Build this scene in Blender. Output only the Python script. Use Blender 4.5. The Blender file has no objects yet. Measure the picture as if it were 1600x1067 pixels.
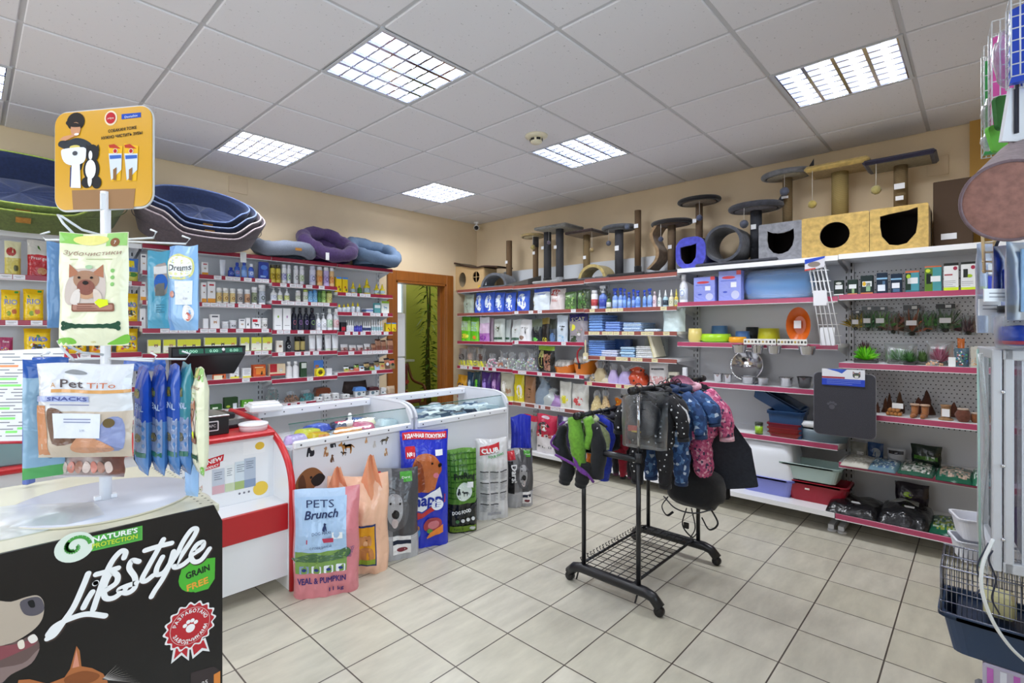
import bpy, bmesh, math, random
from mathutils import Vector, Matrix, geometry
from math import sin, cos, pi, radians
R = random.Random(7)
SC = bpy.context.scene
COL = SC.collection

# ---------------------------------------------------------------- camera, world, exposure, lights
F, YAW, PX, PY = 790.5, .8071, 774.9, 515.3
CX, CY, CZ = -4.872, -5.034, 1.456
cs, sn = cos(YAW), sin(YAW)
cam = bpy.data.cameras.new('camera'); camo = bpy.data.objects.new('camera', cam); COL.objects.link(camo)
camo.location = (CX, CY, CZ); camo.rotation_euler = (pi/2, 0, -YAW)
cam.sensor_width = 36; cam.lens = 36*F/1600; cam.clip_start = .05
cam.shift_x = (800-PX)/1600; cam.shift_y = (PY-533.5)/1600
SC.camera = camo
SC.view_settings.view_transform = 'Standard'; SC.view_settings.look = 'None'
SC.view_settings.exposure = -.85; SC.view_settings.gamma = 1; SC.view_settings.use_curve_mapping = False
w = bpy.data.worlds.new('world'); SC.world = w; w.use_nodes = True
w.node_tree.nodes['Background'].inputs[0].default_value = (.93, .97, 1, 1)
w.node_tree.nodes['Background'].inputs[1].default_value = 2.6
CEIL = 2.904
X0, Y0 = -2.90, -3.56                                     # origin of the 0.6 m ceiling grid
LIGHTS = [(-1, 1), (2, -2), (2, 1), (-1, 4), (2, 4), (-4, 4), (-4, 1), (-1, -2), (-4, -2), (-6, 1), (-6, 4)]
TUBE_W = 7.8                                              # watts per tube
for (i, j) in LIGHTS:
    for k in range(4):
        l = bpy.data.lights.new('tube_light', 'AREA'); l.shape = 'RECTANGLE'; l.size = .56; l.size_y = .022
        l.energy = TUBE_W*{(2,-2): 1.6,(2,1): 1.6,(2,4): 1.4,(-1,-2): .2,(-4,-2): .3,(-1,1): .85,(-1,4): .95}.get((i,j),.6);l.color = (.93,.96,1)
        o = bpy.data.objects.new('tube_light', l); COL.objects.link(o)
        o.location = (X0+.6*i+.3, Y0+.6*j+.09+.14*k, CEIL+.038)

for (lx, ly, rz_, sx_, en) in ((-4.85, -6.08, 0, 3.7, 105), (-7.82, -2.6, -pi/2, 2.7, 85)):   # area lamps added outside two unseen windows to brighten walls and shelves
    l = bpy.data.lights.new('added_daylight', 'AREA'); l.shape = 'RECTANGLE'; l.size = sx_; l.size_y = 1.5; l.energy = en; l.color = (.86, .93, 1)
    o = bpy.data.objects.new('added_daylight', l); COL.objects.link(o); o.location = (lx, ly, 1.68); o.rotation_euler = (pi/2, 0, rz_)
# ---------------------------------------------------------------- pixel <-> place helpers (measuring)
def ray(px, py):
    a = (px-PX)/F; b = -(py-PY)/F
    return Vector((sn+a*cs, cs-a*sn, b))
def onX(px, py, x): v = ray(px, py); t = (x-CX)/v.x; return Vector((x, CY+v.y*t, CZ+v.z*t))
def onY(px, py, y): v = ray(px, py); t = (y-CY)/v.y; return Vector((CX+v.x*t, y, CZ+v.z*t))
def onZ(px, py, z): v = ray(px, py); t = (z-CZ)/v.z; return Vector((CX+v.x*t, CY+v.y*t, z))
def at(px, py, d): v = ray(px, py); return Vector((CX+v.x*d, CY+v.y*d, CZ+v.z*d))
def depth(p): return (p[0]-CX)*sn+(p[1]-CY)*cs

# ---------------------------------------------------------------- materials
def lin(c): c /= 255; return c/12.92 if c <= .04045 else ((c+.055)/1.055)**2.4
def rgb(h): return tuple(lin(int(h[i:i+2], 16)) for i in (1, 3, 5))
_m = {}
def M(spec):
    if spec in _m: return _m[spec]
    h, _, kind = spec.partition('|'); kind = {'m': 'matte', 'f': 'film', 'b': 'fab', 's': 'sat'}.get(kind, kind)
    m = bpy.data.materials.new((kind or 'plain')+'_'+h[1:]); m.use_nodes = True
    nt = m.node_tree; b = nt.nodes['Principled BSDF']; c = (*rgb(h), 1)
    b.inputs['Base Color'].default_value = c; b.inputs['Roughness'].default_value = .5
    def node(t, **k):
        n = nt.nodes.new(t)
        for a, v in k.items(): n.inputs[a.replace('_', ' ')].default_value = v
        return n
    def noise_col(scale, amt, detail=3, bump=0, coord='Object'):
        tc = nt.nodes.new('ShaderNodeTexCoord'); n = node('ShaderNodeTexNoise', Scale=scale, Detail=detail)
        nt.links.new(tc.outputs[coord], n.inputs['Vector'])
        mr = node('ShaderNodeMapRange'); mr.inputs[3].default_value = 1-amt; mr.inputs[4].default_value = 1+amt*.5
        mr.inputs[1].default_value = .3; mr.inputs[2].default_value = .7
        nt.links.new(n.outputs['Fac'], mr.inputs[0])
        mx = nt.nodes.new('ShaderNodeMix'); mx.data_type = 'RGBA'; mx.blend_type = 'MULTIPLY'; mx.inputs[0].default_value = 1
        mx.inputs[6].default_value = c; nt.links.new(mr.outputs[0], mx.inputs[7]); nt.links.new(mx.outputs[2], b.inputs['Base Color'])
        if bump:
            bp = node('ShaderNodeBump', Strength=bump, Distance=.004); nt.links.new(n.outputs['Fac'], bp.inputs['Height'])
            nt.links.new(bp.outputs[0], b.inputs['Normal'])
        return n
    if kind == 'fab': b.inputs['Roughness'].default_value = .9; noise_col(60, .25, 4, .35); b.inputs['Sheen Weight'].default_value = .15
    elif kind == 'knit': b.inputs['Roughness'].default_value = .9; noise_col(220, .3, 2, .3)
    elif kind == 'fur': b.inputs['Roughness'].default_value = .95; noise_col(28, .3, 6, .9); b.inputs['Sheen Weight'].default_value = .3
    elif kind == 'rope':
        b.inputs['Roughness'].default_value = .9
        tc = nt.nodes.new('ShaderNodeTexCoord'); wv = node('ShaderNodeTexWave', Scale=45, Distortion=1.0); wv.bands_direction = 'Z'
        nt.links.new(tc.outputs['Object'], wv.inputs['Vector'])
        bp = node('ShaderNodeBump',Strength=.6,Distance=.003);nt.links.new(wv.outputs['Fac'],bp.inputs['Height']);nt.links.new(bp.outputs[0],b.inputs['Normal'])
        mr = node('ShaderNodeMapRange');mr.inputs[3].default_value = .7;mr.inputs[4].default_value = 1.05;nt.links.new(wv.outputs['Fac'],mr.inputs[0])
        mx = nt.nodes.new('ShaderNodeMix'); mx.data_type = 'RGBA'; mx.blend_type = 'MULTIPLY'; mx.inputs[0].default_value = 1
        mx.inputs[6].default_value = c; nt.links.new(mr.outputs[0], mx.inputs[7]); nt.links.new(mx.outputs[2], b.inputs['Base Color'])
    elif kind == 'wood':
        b.inputs['Roughness'].default_value = .35
        tc = nt.nodes.new('ShaderNodeTexCoord'); mp = nt.nodes.new('ShaderNodeMapping'); mp.inputs['Scale'].default_value = (14, 14, 1.2)
        n = node('ShaderNodeTexNoise',Scale=3,Detail=5);nt.links.new(tc.outputs['Object'],mp.inputs[0]);nt.links.new(mp.outputs[0],n.inputs['Vector'])
        mr = node('ShaderNodeMapRange');mr.inputs[3].default_value = .6;mr.inputs[4].default_value = 1.2;nt.links.new(n.outputs['Fac'],mr.inputs[0])
        mx = nt.nodes.new('ShaderNodeMix'); mx.data_type = 'RGBA'; mx.blend_type = 'MULTIPLY'; mx.inputs[0].default_value = 1
        mx.inputs[6].default_value = c; nt.links.new(mr.outputs[0], mx.inputs[7]); nt.links.new(mx.outputs[2], b.inputs['Base Color'])
    elif kind == 'film':                                   # glossy plastic packaging, softly creased
        b.inputs['Roughness'].default_value = .22
        tc = nt.nodes.new('ShaderNodeTexCoord');n = node('ShaderNodeTexNoise',Scale=14,Detail=2,Distortion=.8);nt.links.new(tc.outputs['Object'],n.inputs['Vector'])
        bp = node('ShaderNodeBump',Strength=.45,Distance=.02);nt.links.new(n.outputs['Fac'],bp.inputs['Height']);nt.links.new(bp.outputs[0],b.inputs['Normal'])
    elif kind == 'gloss': b.inputs['Roughness'].default_value = .15
    elif kind == 'sat': b.inputs['Roughness'].default_value = .3
    elif kind == 'matte': b.inputs['Roughness'].default_value = .85
    elif kind in ('pinkprint', 'blueprint', 'dots'):        # printed cloth
        b.inputs['Roughness'].default_value = .8
        tc = nt.nodes.new('ShaderNodeTexCoord');vo = nt.nodes.new('ShaderNodeTexVoronoi');vo.inputs['Scale'].default_value = 34 if kind == 'dots' else (80 if kind == 'pinkprint' else 46)
        nt.links.new(tc.outputs['Object'], vo.inputs['Vector']); cr = nt.nodes.new('ShaderNodeValToRGB'); cr.color_ramp.interpolation = 'CONSTANT'
        if kind == 'dots': nt.links.new(vo.outputs['Distance'],cr.inputs[0]);st = [(0,'#e6e6ea'),(.2,h)];vo.inputs['Randomness'].default_value = .45
        else:
            sp_ = nt.nodes.new('ShaderNodeSeparateColor');nt.links.new(vo.outputs['Color'],sp_.inputs[0]);nt.links.new(sp_.outputs[0],cr.inputs[0])
            st = [(0,'#d0608c'),(.3,'#e08cac'),(.45,'#4a3a5c'),(.58,'#b84878'),(.75,'#f0b8cc'),(.85,'#c45080')] if kind == 'pinkprint' else [(0,'#2c4c80'),(.45,'#3c649c'),(.62,'#223c68'),(.8,'#5a82b4'),(.93,'#c4d4e8')]
        while len(cr.color_ramp.elements) < len(st): cr.color_ramp.elements.new(.5)
        for el, (p_, c_) in zip(cr.color_ramp.elements, st): el.position = p_; el.color = (*rgb(c_), 1)
        nt.links.new(cr.outputs[0], b.inputs['Base Color'])
        n = node('ShaderNodeTexNoise',Scale=18,Detail=2);nt.links.new(tc.outputs['Object'],n.inputs['Vector']);bp = node('ShaderNodeBump',Strength=.7,Distance=.02);nt.links.new(n.outputs['Fac'],bp.inputs['Height']);nt.links.new(bp.outputs[0],b.inputs['Normal'])
    elif kind == 'chrome': b.inputs['Metallic'].default_value = 1; b.inputs['Roughness'].default_value = .12
    elif kind == 'steel': b.inputs['Metallic'].default_value = 1; b.inputs['Roughness'].default_value = .3
    elif kind == 'wall':
        b.inputs['Roughness'].default_value = .8; noise_col(2.5, .05, 4, .05)
    elif kind == 'emit':
        b.inputs['Emission Color'].default_value = c; b.inputs['Emission Strength'].default_value = 11
    elif kind == 'led':
        b.inputs['Emission Color'].default_value = c; b.inputs['Emission Strength'].default_value = .5
    elif kind in ('clear', 'glass', 'haze'):               # thin transparent film / thin pane / cloudy film
        nt.nodes.remove(b); out = nt.nodes['Material Output']
        tr = node('ShaderNodeBsdfTransparent'); tr.inputs[0].default_value = c
        gl = node('ShaderNodeBsdfGlossy', Roughness=.03 if kind == 'glass' else .38); gl.inputs[0].default_value = (1, 1, 1, 1)
        mx = nt.nodes.new('ShaderNodeMixShader'); lw = node('ShaderNodeLayerWeight', Blend=.25 if kind == 'glass' else .4)
        if kind == 'haze':
            tc = nt.nodes.new('ShaderNodeTexCoord');n = node('ShaderNodeTexNoise',Scale=9,Detail=1,Distortion=1.2);nt.links.new(tc.outputs['Object'],n.inputs['Vector'])
            bp = node('ShaderNodeBump', Strength=.5, Distance=.02); nt.links.new(n.outputs['Fac'], bp.inputs['Height'])
            nt.links.new(bp.outputs[0], gl.inputs['Normal'])
        nt.links.new(lw.outputs['Fresnel' if kind == 'glass' else 'Facing'],mx.inputs[0]);nt.links.new(tr.outputs[0],mx.inputs[1]);nt.links.new(gl.outputs[0],mx.inputs[2])
        last = mx
        if kind == 'haze':
            df = node('ShaderNodeBsdfDiffuse'); df.inputs[0].default_value = (.85, .87, .9, 1)
            m2 = nt.nodes.new('ShaderNodeMixShader'); m2.inputs[0].default_value = .14
            nt.links.new(mx.outputs[0], m2.inputs[1]); nt.links.new(df.outputs[0], m2.inputs[2]); last = m2
        nt.links.new(last.outputs[0], out.inputs[0])
    _m[spec] = m
    return m

# ---------------------------------------------------------------- mesh builder
_tc = {}
def glyphs(s):
    if s not in _tc:
        cu = bpy.data.curves.new('lettering', 'FONT'); cu.body = s; cu.resolution_u = 2
        ob = bpy.data.objects.new('lettering', cu); me = ob.to_mesh()
        vs = [(v.co.x, v.co.y) for v in me.vertices]; fs = [tuple(p.vertices) for p in me.polygons]
        ob.to_mesh_clear(); bpy.data.objects.remove(ob); bpy.data.curves.remove(cu)
        wd = max([v[0] for v in vs] or [1])
        _tc[s] = (vs, fs, wd)
    return _tc[s]
def smooth_loop(pts, n=4):
    out = []; L = len(pts)
    for i in range(L):
        p0, p1, p2, p3 = (Vector(pts[(i+k) % L][:2]) for k in (-1, 0, 1, 2))
        for j in range(n):
            t = j/n
            q = .5*((2*p1)+(p2-p0)*t+(2*p0-5*p1+4*p2-p3)*t*t+(3*p1-p0-3*p2+p3)*t**3)
            out.append((q.x, q.y))
    return out
def ell(cx, cy, rx, ry=None, n=20, a=0):
    ry = ry or rx
    return [(cx+rx*cos(t)*cos(a)-ry*sin(t)*sin(a), cy+rx*cos(t)*sin(a)+ry*sin(t)*cos(a)) for t in (2*pi*k/n for k in range(n))]
def rect(x0, y0, x1, y1): return [(x0, y0), (x1, y0), (x1, y1), (x0, y1)]
def rrect(x0, y0, x1, y1, r, n=4):
    o = []
    for cx, cy, a in ((x1-r, y0+r, -90), (x1-r, y1-r, 0), (x0+r, y1-r, 90), (x0+r, y0+r, 180)):
        for k in range(n+1): t = radians(a+90*k/n); o.append((cx+r*cos(t), cy+r*sin(t)))
    return o
def plane(o, u, v, off=0.0):
    o, u, v = Vector(o), Vector(u), Vector(v); n = u.cross(v).normalized()
    return lambda a, b, k=0: o+u*a+v*b+n*(off+k)
def catmull(pts, n=6):
    P = [Vector(p) for p in pts]; P = [2*P[0]-P[1]]+P+[2*P[-1]-P[-2]]; out = []
    for i in range(1, len(P)-2):
        for j in range(n):
            t = j/n; a, b, c, d = P[i-1:i+3]
            out.append(.5*((2*b)+(c-a)*t+(2*a-5*b+4*c-d)*t*t+(3*b-a-3*c+d)*t**3))
    return out+[P[-2]]
class MB:
    def __init__(s): s.v = []; s.f = []; s.fm = []; s.fs = []; s.ms = []; s.T = Matrix()
    def mi(s, m):
        if m not in s.ms: s.ms.append(m)
        return s.ms.index(m)
    def add(s, vs, fs, m, sm=False):
        n = len(s.v); s.v += [s.T @ Vector(v) for v in vs]
        for k, f in enumerate(fs):
            s.f.append(tuple(n+i for i in f)); s.fm.append(s.mi(m if isinstance(m, str) else m[k])); s.fs.append(sm)
        return s
    def box(s, c, d, m, b=0, rz=0):
        c = Vector(c); hx, hy, hz = d[0]/2, d[1]/2, d[2]/2; Rm = Matrix.Rotation(rz, 3, 'Z')
        if not b:
            vs = [(x, y, z) for z in (-hz, hz) for y in (-hy, hy) for x in (-hx, hx)]
            fs = [(0, 2, 3, 1), (4, 5, 7, 6), (0, 1, 5, 4), (2, 6, 7, 3), (0, 4, 6, 2), (1, 3, 7, 5)]
            return s.add([c+Rm@Vector(v) for v in vs], fs, m)
        b = min(b, hx*.9, hy*.9, hz*.9); vs = []; idx = {}
        for x in (-1, 1):
            for y in (-1, 1):
                for z in (-1, 1):
                    for a in range(3):
                        p = [x*(hx-(b if a != 0 else 0)), y*(hy-(b if a != 1 else 0)), z*(hz-(b if a != 2 else 0))]
                        idx[x, y, z, a] = len(vs); vs.append(c+Rm@Vector(p))
        fs = []
        for a in range(3):
            o1, o2 = [q for q in range(3) if q != a]
            for sg in (-1, 1):
                q = []
                for p1, p2 in ((-1, -1), (1, -1), (1, 1), (-1, 1)):
                    k = [0, 0, 0]; k[a] = sg; k[o1] = p1; k[o2] = p2; q.append(idx[k[0], k[1], k[2], a])
                if (sg > 0) == (a == 1): q.reverse()
                fs.append(tuple(q))
            for p1 in (-1, 1):
                for p2 in (-1, 1):
                    k = [0, 0, 0]; k[o1] = p1; k[o2] = p2; k2 = list(k); k[a] = -1; k2[a] = 1
                    fs.append((idx[(*k, o1)], idx[(*k2, o1)], idx[(*k2, o2)], idx[(*k, o2)]))
        for x in (-1, 1):
            for y in (-1, 1):
                for z in (-1, 1): fs.append(tuple(idx[x, y, z, a] for a in range(3)))
        return s.add(vs, fs, m)
    def lathe(s, prof, m, seg=20, c=(0, 0, 0), sx=1, sy=1, sm=True, axis='Z'):
        c = Vector(c); vs = []; fs = []; mm = []
        Q = {'Z': Matrix.Identity(3), 'X': Matrix.Rotation(pi/2, 3, 'Y'), 'Y': Matrix.Rotation(-pi/2, 3, 'X')}[axis]
        for p in prof:
            for k in range(seg): t = 2*pi*k/seg; vs.append(c+Q@Vector((p[0]*cos(t)*sx, p[0]*sin(t)*sy, p[1])))
        for i in range(len(prof)-1):
            for k in range(seg):
                a, b = i*seg+k, i*seg+(k+1) % seg
                fs.append((a, b, b+seg, a+seg)); mm.append(prof[i][2] if len(prof[i]) > 2 else m)
        for e in (0, len(prof)-1):
            if prof[e][0] > 1e-5:
                q = [e*seg+k for k in range(seg)]
                fs.append(tuple(q if e else q[::-1])); mm.append(prof[e-(1 if e else 0)][2] if len(prof[0]) > 2 else m)
        return s.add(vs, fs, mm, sm)
    def tube(s, pts, r, m, seg=8, closed=False, flat=1.0):
        P = [Vector(p) for p in pts]; n = len(P); vs = []; fs = []
        rr = r if isinstance(r, (list, tuple)) else [r]*n; up = None
        for i in range(n):
            d = (P[(i+1) % n]-P[i-1]) if closed else (P[min(i+1, n-1)]-P[max(i-1, 0)])
            d.normalize()
            if up is None: up = Vector((0, 0, 1)) if abs(d.z) < .9 else Vector((1, 0, 0))
            a = d.cross(up); a.normalize(); b = a.cross(d); up = b
            for k in range(seg): t = 2*pi*k/seg; vs.append(P[i]+(a*cos(t)+b*sin(t)*flat)*rr[i])
        for i in range(n if closed else n-1):
            for k in range(seg):
                a, b = i*seg+k, i*seg+(k+1) % seg; c, d = ((i+1) % n)*seg+k, ((i+1) % n)*seg+(k+1) % seg
                fs.append((a, b, d, c))
        if not closed: fs += [tuple(range(seg))[::-1], tuple((n-1)*seg+k for k in range(seg))]
        return s.add(vs, fs, m, True)
    def sphere(s, c, r, m, nu=14, nv=9, fn=None):
        rx, ry, rz = (r, r, r) if not isinstance(r, (tuple, list)) else r; c = Vector(c); vs = []; fs = []
        for i in range(nv+1):
            for j in range(nu):
                p = Vector((sin(pi*i/nv)*cos(2*pi*j/nu), sin(pi*i/nv)*sin(2*pi*j/nu), cos(pi*i/nv)))
                k = fn(p) if fn else 1
                vs.append(c+Vector((p.x*rx*k, p.y*ry*k, p.z*rz*k)))
        for i in range(nv):
            for j in range(nu): fs.append((i*nu+j, (i+1)*nu+j, (i+1)*nu+(j+1) % nu, i*nu+(j+1) % nu))
        return s.add(vs, fs, m, True)
    def grid(s, fn, nu, nv, m, sm=True, wrap=False):
        W = nu if wrap else nu+1
        vs = [fn(i/nu, j/nv) for j in range(nv+1) for i in range(W)]; fs = []; mm = []
        for j in range(nv):
            for i in range(nu):
                i2 = (i+1) % W if wrap else i+1
                fs.append((j*W+i, j*W+i2, (j+1)*W+i2, (j+1)*W+i)); mm.append(m((i+.5)/nu, (j+.5)/nv) if callable(m) else m)
        return s.add(vs, fs, mm, sm)
    def poly(s, pts, fn, m, k=0.0, mx=0):                 # decal polygon in (u,v) mapped by fn
        P = [Vector((p[0], p[1], 0)) for p in pts]
        tr = [tuple(t) for t in geometry.tessellate_polygon([P])]
        if mx:
            out = []; st = [tuple(P[i] for i in t) for t in tr]
            while st:
                a, b, c = st.pop(); e = sorted((((b-a).length, 0), ((c-b).length, 1), ((a-c).length, 2)))[-1]
                if e[0] > mx:
                    if e[1] == 0: q = (a+b)/2; st += [(a, q, c), (q, b, c)]
                    elif e[1] == 1: q = (b+c)/2; st += [(a, b, q), (a, q, c)]
                    else: q = (a+c)/2; st += [(a, b, q), (q, b, c)]
                else: out.append((a, b, c))
            vs = [p for t in out for p in t]; fs = [(3*i, 3*i+1, 3*i+2) for i in range(len(out))]
        else: vs = P; fs = tr
        fs = [f if (vs[f[1]]-vs[f[0]]).cross(vs[f[2]]-vs[f[0]]).z > 0 else f[::-1] for f in fs]
        return s.add([fn(p.x, p.y, k) for p in vs], fs, m)
    def text(s, t, fn, u, v, h, m, al='C', k=0.0006, rot=0, wd=None, shear=0, bold=0):
        vs, fs, W = glyphs(t); sc = h/.72; sx = sc if not wd else wd/max(W, 1e-6)
        ox = {'C': -W/2, 'L': 0, 'R': -W}[al]; ca, sa = cos(rot), sin(rot)
        for b in ([(0, 0)] if not bold else [(-bold, 0), (bold, 0), (0, bold), (0, -bold)]):
            q = []
            for x, y in vs:
                x, y = (x+ox)*sx+y*sc*shear+b[0]*h, y*sc+b[1]*h
                q.append(fn(u+x*ca-y*sa, v+x*sa+y*ca, k+(b[0]+b[1]*2)*.0001))
            s.add(q, fs, m)
        return s
    def prism(s, pts, fn, th, m, m2=None):                 # extruded polygon, front at fn(.,.,0), back at -th
        n = len(pts); s.poly(pts, fn, m)
        P = [Vector((p[0], p[1], 0)) for p in pts]; tr = geometry.tessellate_polygon([P])
        s.add([fn(p.x, p.y, -th) for p in P], [tuple(t) for t in tr], m2 or m)
        vs = [fn(p[0], p[1], 0) for p in pts]+[fn(p[0], p[1], -th) for p in pts]
        return s.add(vs, [(i, (i+1) % n, n+(i+1) % n, n+i) for i in range(n)], m2 or m)
    def mesh(s, name):
        me = bpy.data.meshes.new(name); me.from_pydata([tuple(v) for v in s.v], [], s.f)
        for m in s.ms: me.materials.append(M(m))
        me.polygons.foreach_set('material_index', s.fm); me.polygons.foreach_set('use_smooth', s.fs); me.update()
        return me
    def build(s, name, parent=None, loc=None, rz=0, **tags):
        o = bpy.data.objects.new(name, s.mesh(name)); COL.objects.link(o)
        if parent: o.parent = parent
        if loc is not None: o.location = loc
        if rz: o.rotation_euler = (0, 0, rz)
        tag(o, **tags)
        return o
def tag(o, label=None, cat=None, group=None, kind=None):
    if label: o['label'] = label
    if cat: o['category'] = cat
    if group: o['group'] = group
    if kind: o['kind'] = kind
    return o
def empty(name, loc, rz=0, **t):
    o = bpy.data.objects.new(name, None); o.empty_display_size = .05; COL.objects.link(o); o.location = loc; o.rotation_euler = (0, 0, rz)
    return tag(o, **t)
def copy_tree(o, parent=None):
    c = o.copy(); COL.objects.link(c); c.parent = parent
    for ch in list(o.children): copy_tree(ch, c)
    return c
FACE_A, FACE_B = 0.0, -pi/2                               # goods on the left wall face -Y, on the right wall -X
ORD = ['first','second','third','fourth','fifth','sixth','seventh','eighth','ninth','tenth','eleventh','twelfth','thirteenth','fourteenth','fifteenth']

# ---------------------------------------------------------------- the room
def struct(mb, name, **k): return mb.build(name, kind='structure', **k)
def floor_material():
    m = bpy.data.materials.new('ceramic_floor'); m.use_nodes = True; nt = m.node_tree; b = nt.nodes['Principled BSDF']
    tc = nt.nodes.new('ShaderNodeTexCoord');mp = nt.nodes.new('ShaderNodeMapping');mp.inputs['Location'].default_value = (2.747+.333*20,2.730+.333*20,0)
    br = nt.nodes.new('ShaderNodeTexBrick'); br.offset = 0; br.squash = 1
    for k,v in (('Scale',1),('Mortar Size',.0034),('Mortar Smooth',.1),('Bias',0),('Brick Width',.333),('Row Height',.333)): br.inputs[k].default_value = v
    br.inputs['Color1'].default_value = (*rgb('#cfcabb'),1);br.inputs['Color2'].default_value = (*rgb('#c7c2b0'),1);br.inputs['Mortar'].default_value = (*rgb('#574f47'),1)
    nt.links.new(tc.outputs['Object'], mp.inputs[0]); nt.links.new(mp.outputs[0], br.inputs[0])
    m2 = nt.nodes.new('ShaderNodeMapping');m2.inputs['Scale'].default_value = (1.0,3.2,1);m2.inputs['Rotation'].default_value = (0,0,.25);nt.links.new(tc.outputs['Object'],m2.inputs[0])
    n = nt.nodes.new('ShaderNodeTexNoise');n.inputs['Scale'].default_value = 3.5;n.inputs['Detail'].default_value = 7;n.inputs['Roughness'].default_value = .6;nt.links.new(m2.outputs[0],n.inputs[0])
    mr = nt.nodes.new('ShaderNodeMapRange');mr.inputs[1].default_value = .3;mr.inputs[2].default_value = .7;mr.inputs[3].default_value = .80;mr.inputs[4].default_value = 1.04;nt.links.new(n.outputs['Fac'],mr.inputs[0])
    mx = nt.nodes.new('ShaderNodeMix'); mx.data_type = 'RGBA'; mx.blend_type = 'MULTIPLY'; mx.inputs[0].default_value = 1
    nt.links.new(br.outputs['Color'], mx.inputs[6]); nt.links.new(mr.outputs[0], mx.inputs[7]); nt.links.new(mx.outputs[2], b.inputs['Base Color'])
    b.inputs['Roughness'].default_value = .32
    bp = nt.nodes.new('ShaderNodeBump'); bp.inputs['Strength'].default_value = .25; bp.inputs['Distance'].default_value = .003; bp.invert = True
    nt.links.new(br.outputs['Fac'], bp.inputs['Height']); nt.links.new(bp.outputs[0], b.inputs['Normal'])
    _m['floor'] = m
def ceiling_material():
    m = bpy.data.materials.new('mineral_tile');m.use_nodes = True;nt = m.node_tree;b = nt.nodes['Principled BSDF'];b.inputs['Roughness'].default_value = .9
    tc = nt.nodes.new('ShaderNodeTexCoord');n = nt.nodes.new('ShaderNodeTexNoise');n.inputs['Scale'].default_value = 75;n.inputs['Detail'].default_value = 2;nt.links.new(tc.outputs['Object'],n.inputs[0])
    cr = nt.nodes.new('ShaderNodeValToRGB');cr.color_ramp.elements[0].position = .25;cr.color_ramp.elements[0].color = (*rgb('#aaaaae'),1);cr.color_ramp.elements[1].position = .31;cr.color_ramp.elements[1].color = (*rgb('#e2e1e6'),1)
    nt.links.new(n.outputs['Fac'], cr.inputs[0]); nt.links.new(cr.outputs[0], b.inputs['Base Color']); _m['ceil'] = m
floor_material(); ceiling_material()
XL, YF = -7.7, -5.96
a = MB(); a.box((-3.2, -1.6, -.05), (9.2, 8.8, .1), 'floor'); struct(a, 'floor')
# ceiling: lay-in tiles with the cells of the lamps left open, on a T-bar grid
a = MB(); g = MB()
i0, i1, j0, j1 = -8, 5, -4, 6
for i in range(i0, i1):
    for j in range(j0, j1):
        x0, x1 = X0+.6*i, X0+.6*i+.6; y0, y1 = Y0+.6*j, Y0+.6*j+.6
        x1 = min(x1, 0); y1 = min(y1, 0); x0 = max(x0, XL); y0 = max(y0, YF)
        if x1-x0 < .02 or y1-y0 < .02 or (i, j) in LIGHTS: continue
        e = .011
        a.box(((x0+x1)/2, (y0+y1)/2, CEIL+.01), (x1-x0-2*e, y1-y0-2*e, .02), 'ceil', b=.004)
for i in range(i0, i1+1):
    x = X0+.6*i
    if XL < x < 0: g.box((x, YF/2, CEIL+.012), (.024, -YF, .006), '#c6c6ca|m')
for j in range(j0, j1+1):
    y = Y0+.6*j
    if YF < y < 0: g.box((XL/2, y, CEIL+.0105), (-XL, .024, .006), '#c6c6ca|m')
a.box((XL/2, YF/2, CEIL+.12), (-XL+.4, -YF+.4, .04), '#8a8a8a|m')
struct(a, 'ceiling'); struct(g, 'trim_1')
# walls
WALL = '#e3cdaa|wall'
OX0, OX1, OZ = -1.35, -.565, 2.045                        # doorway opening
a = MB()
a.box(((XL+OX0)/2, .06, 1.47), (OX0-XL, .12, 2.94), WALL); a.box((OX1/2+.06, .06, 1.47), (-OX1+.12, .12, 2.94), WALL)
a.box(((OX0+OX1)/2, .06, (OZ+2.94)/2), (OX1-OX0, .12, 2.94-OZ), WALL); struct(a, 'wall_back')
a = MB(); a.box((.06, YF/2, 1.47), (.12, -YF, 2.94), WALL); struct(a, 'wall_right')
a = MB(); a.box((-.03, (YF-4.98)/2, 1.47), (.058, -4.98-YF, 2.93), '#b98f45|wall'); struct(a, 'wall_pilaster')
a = MB();a.box((XL-.06,YF/2,.45),(.12,-YF,.9),WALL);a.box((XL-.06,YF/2,2.7),(.12,-YF,.5),WALL);a.box((XL-.06,-.6,1.68),(.12,1.2,1.56),WALL);a.box((XL-.06,(YF-4.0)/2,1.68),(.12,-YF-4.0,1.56),WALL);struct(a,'wall_left')
a = MB()
for y in (-3.97, -3.05, -2.15, -1.23): a.box((XL-.03, y, 1.68), (.06, .06, 1.5), '#f2f2f2|s')
for z in (.93, 2.42): a.box((XL-.03, -2.6, z), (.06, 2.8, .06), '#f2f2f2|s')
struct(a, 'window_added')  # unseen window, added so that light reaches the right-hand shelves
a = MB()                                                  # front wall, behind the camera, with an unseen window enlarged for its light
a.box((XL/2, YF-.06, .45), (-XL, .12, .9), WALL); a.box((XL/2, YF-.06, 2.7), (-XL, .12, .5), WALL)
a.box((-7.2, YF-.06, 1.7), (1.0, .12, 1.6), WALL); a.box((-1.5, YF-.06, 1.7), (3.0, .12, 1.6), WALL); struct(a, 'wall_front')
a = MB()
for x in (-6.7, -5.5, -4.25, -3.0): a.box((x, YF-.03, 1.68), (.06, .06, 1.55), '#f2f2f2|s')
for z in (.92, 2.43): a.box((-4.85, YF-.03, z), (3.76, .06, .06), '#f2f2f2|s')
wn = struct(a, 'window_1'); a = MB(); a.box((-4.85, YF-.05, 1.68), (3.7, .006, 1.5), '#f4fbff|glass'); struct(a, 'pane', parent=wn)
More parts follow.
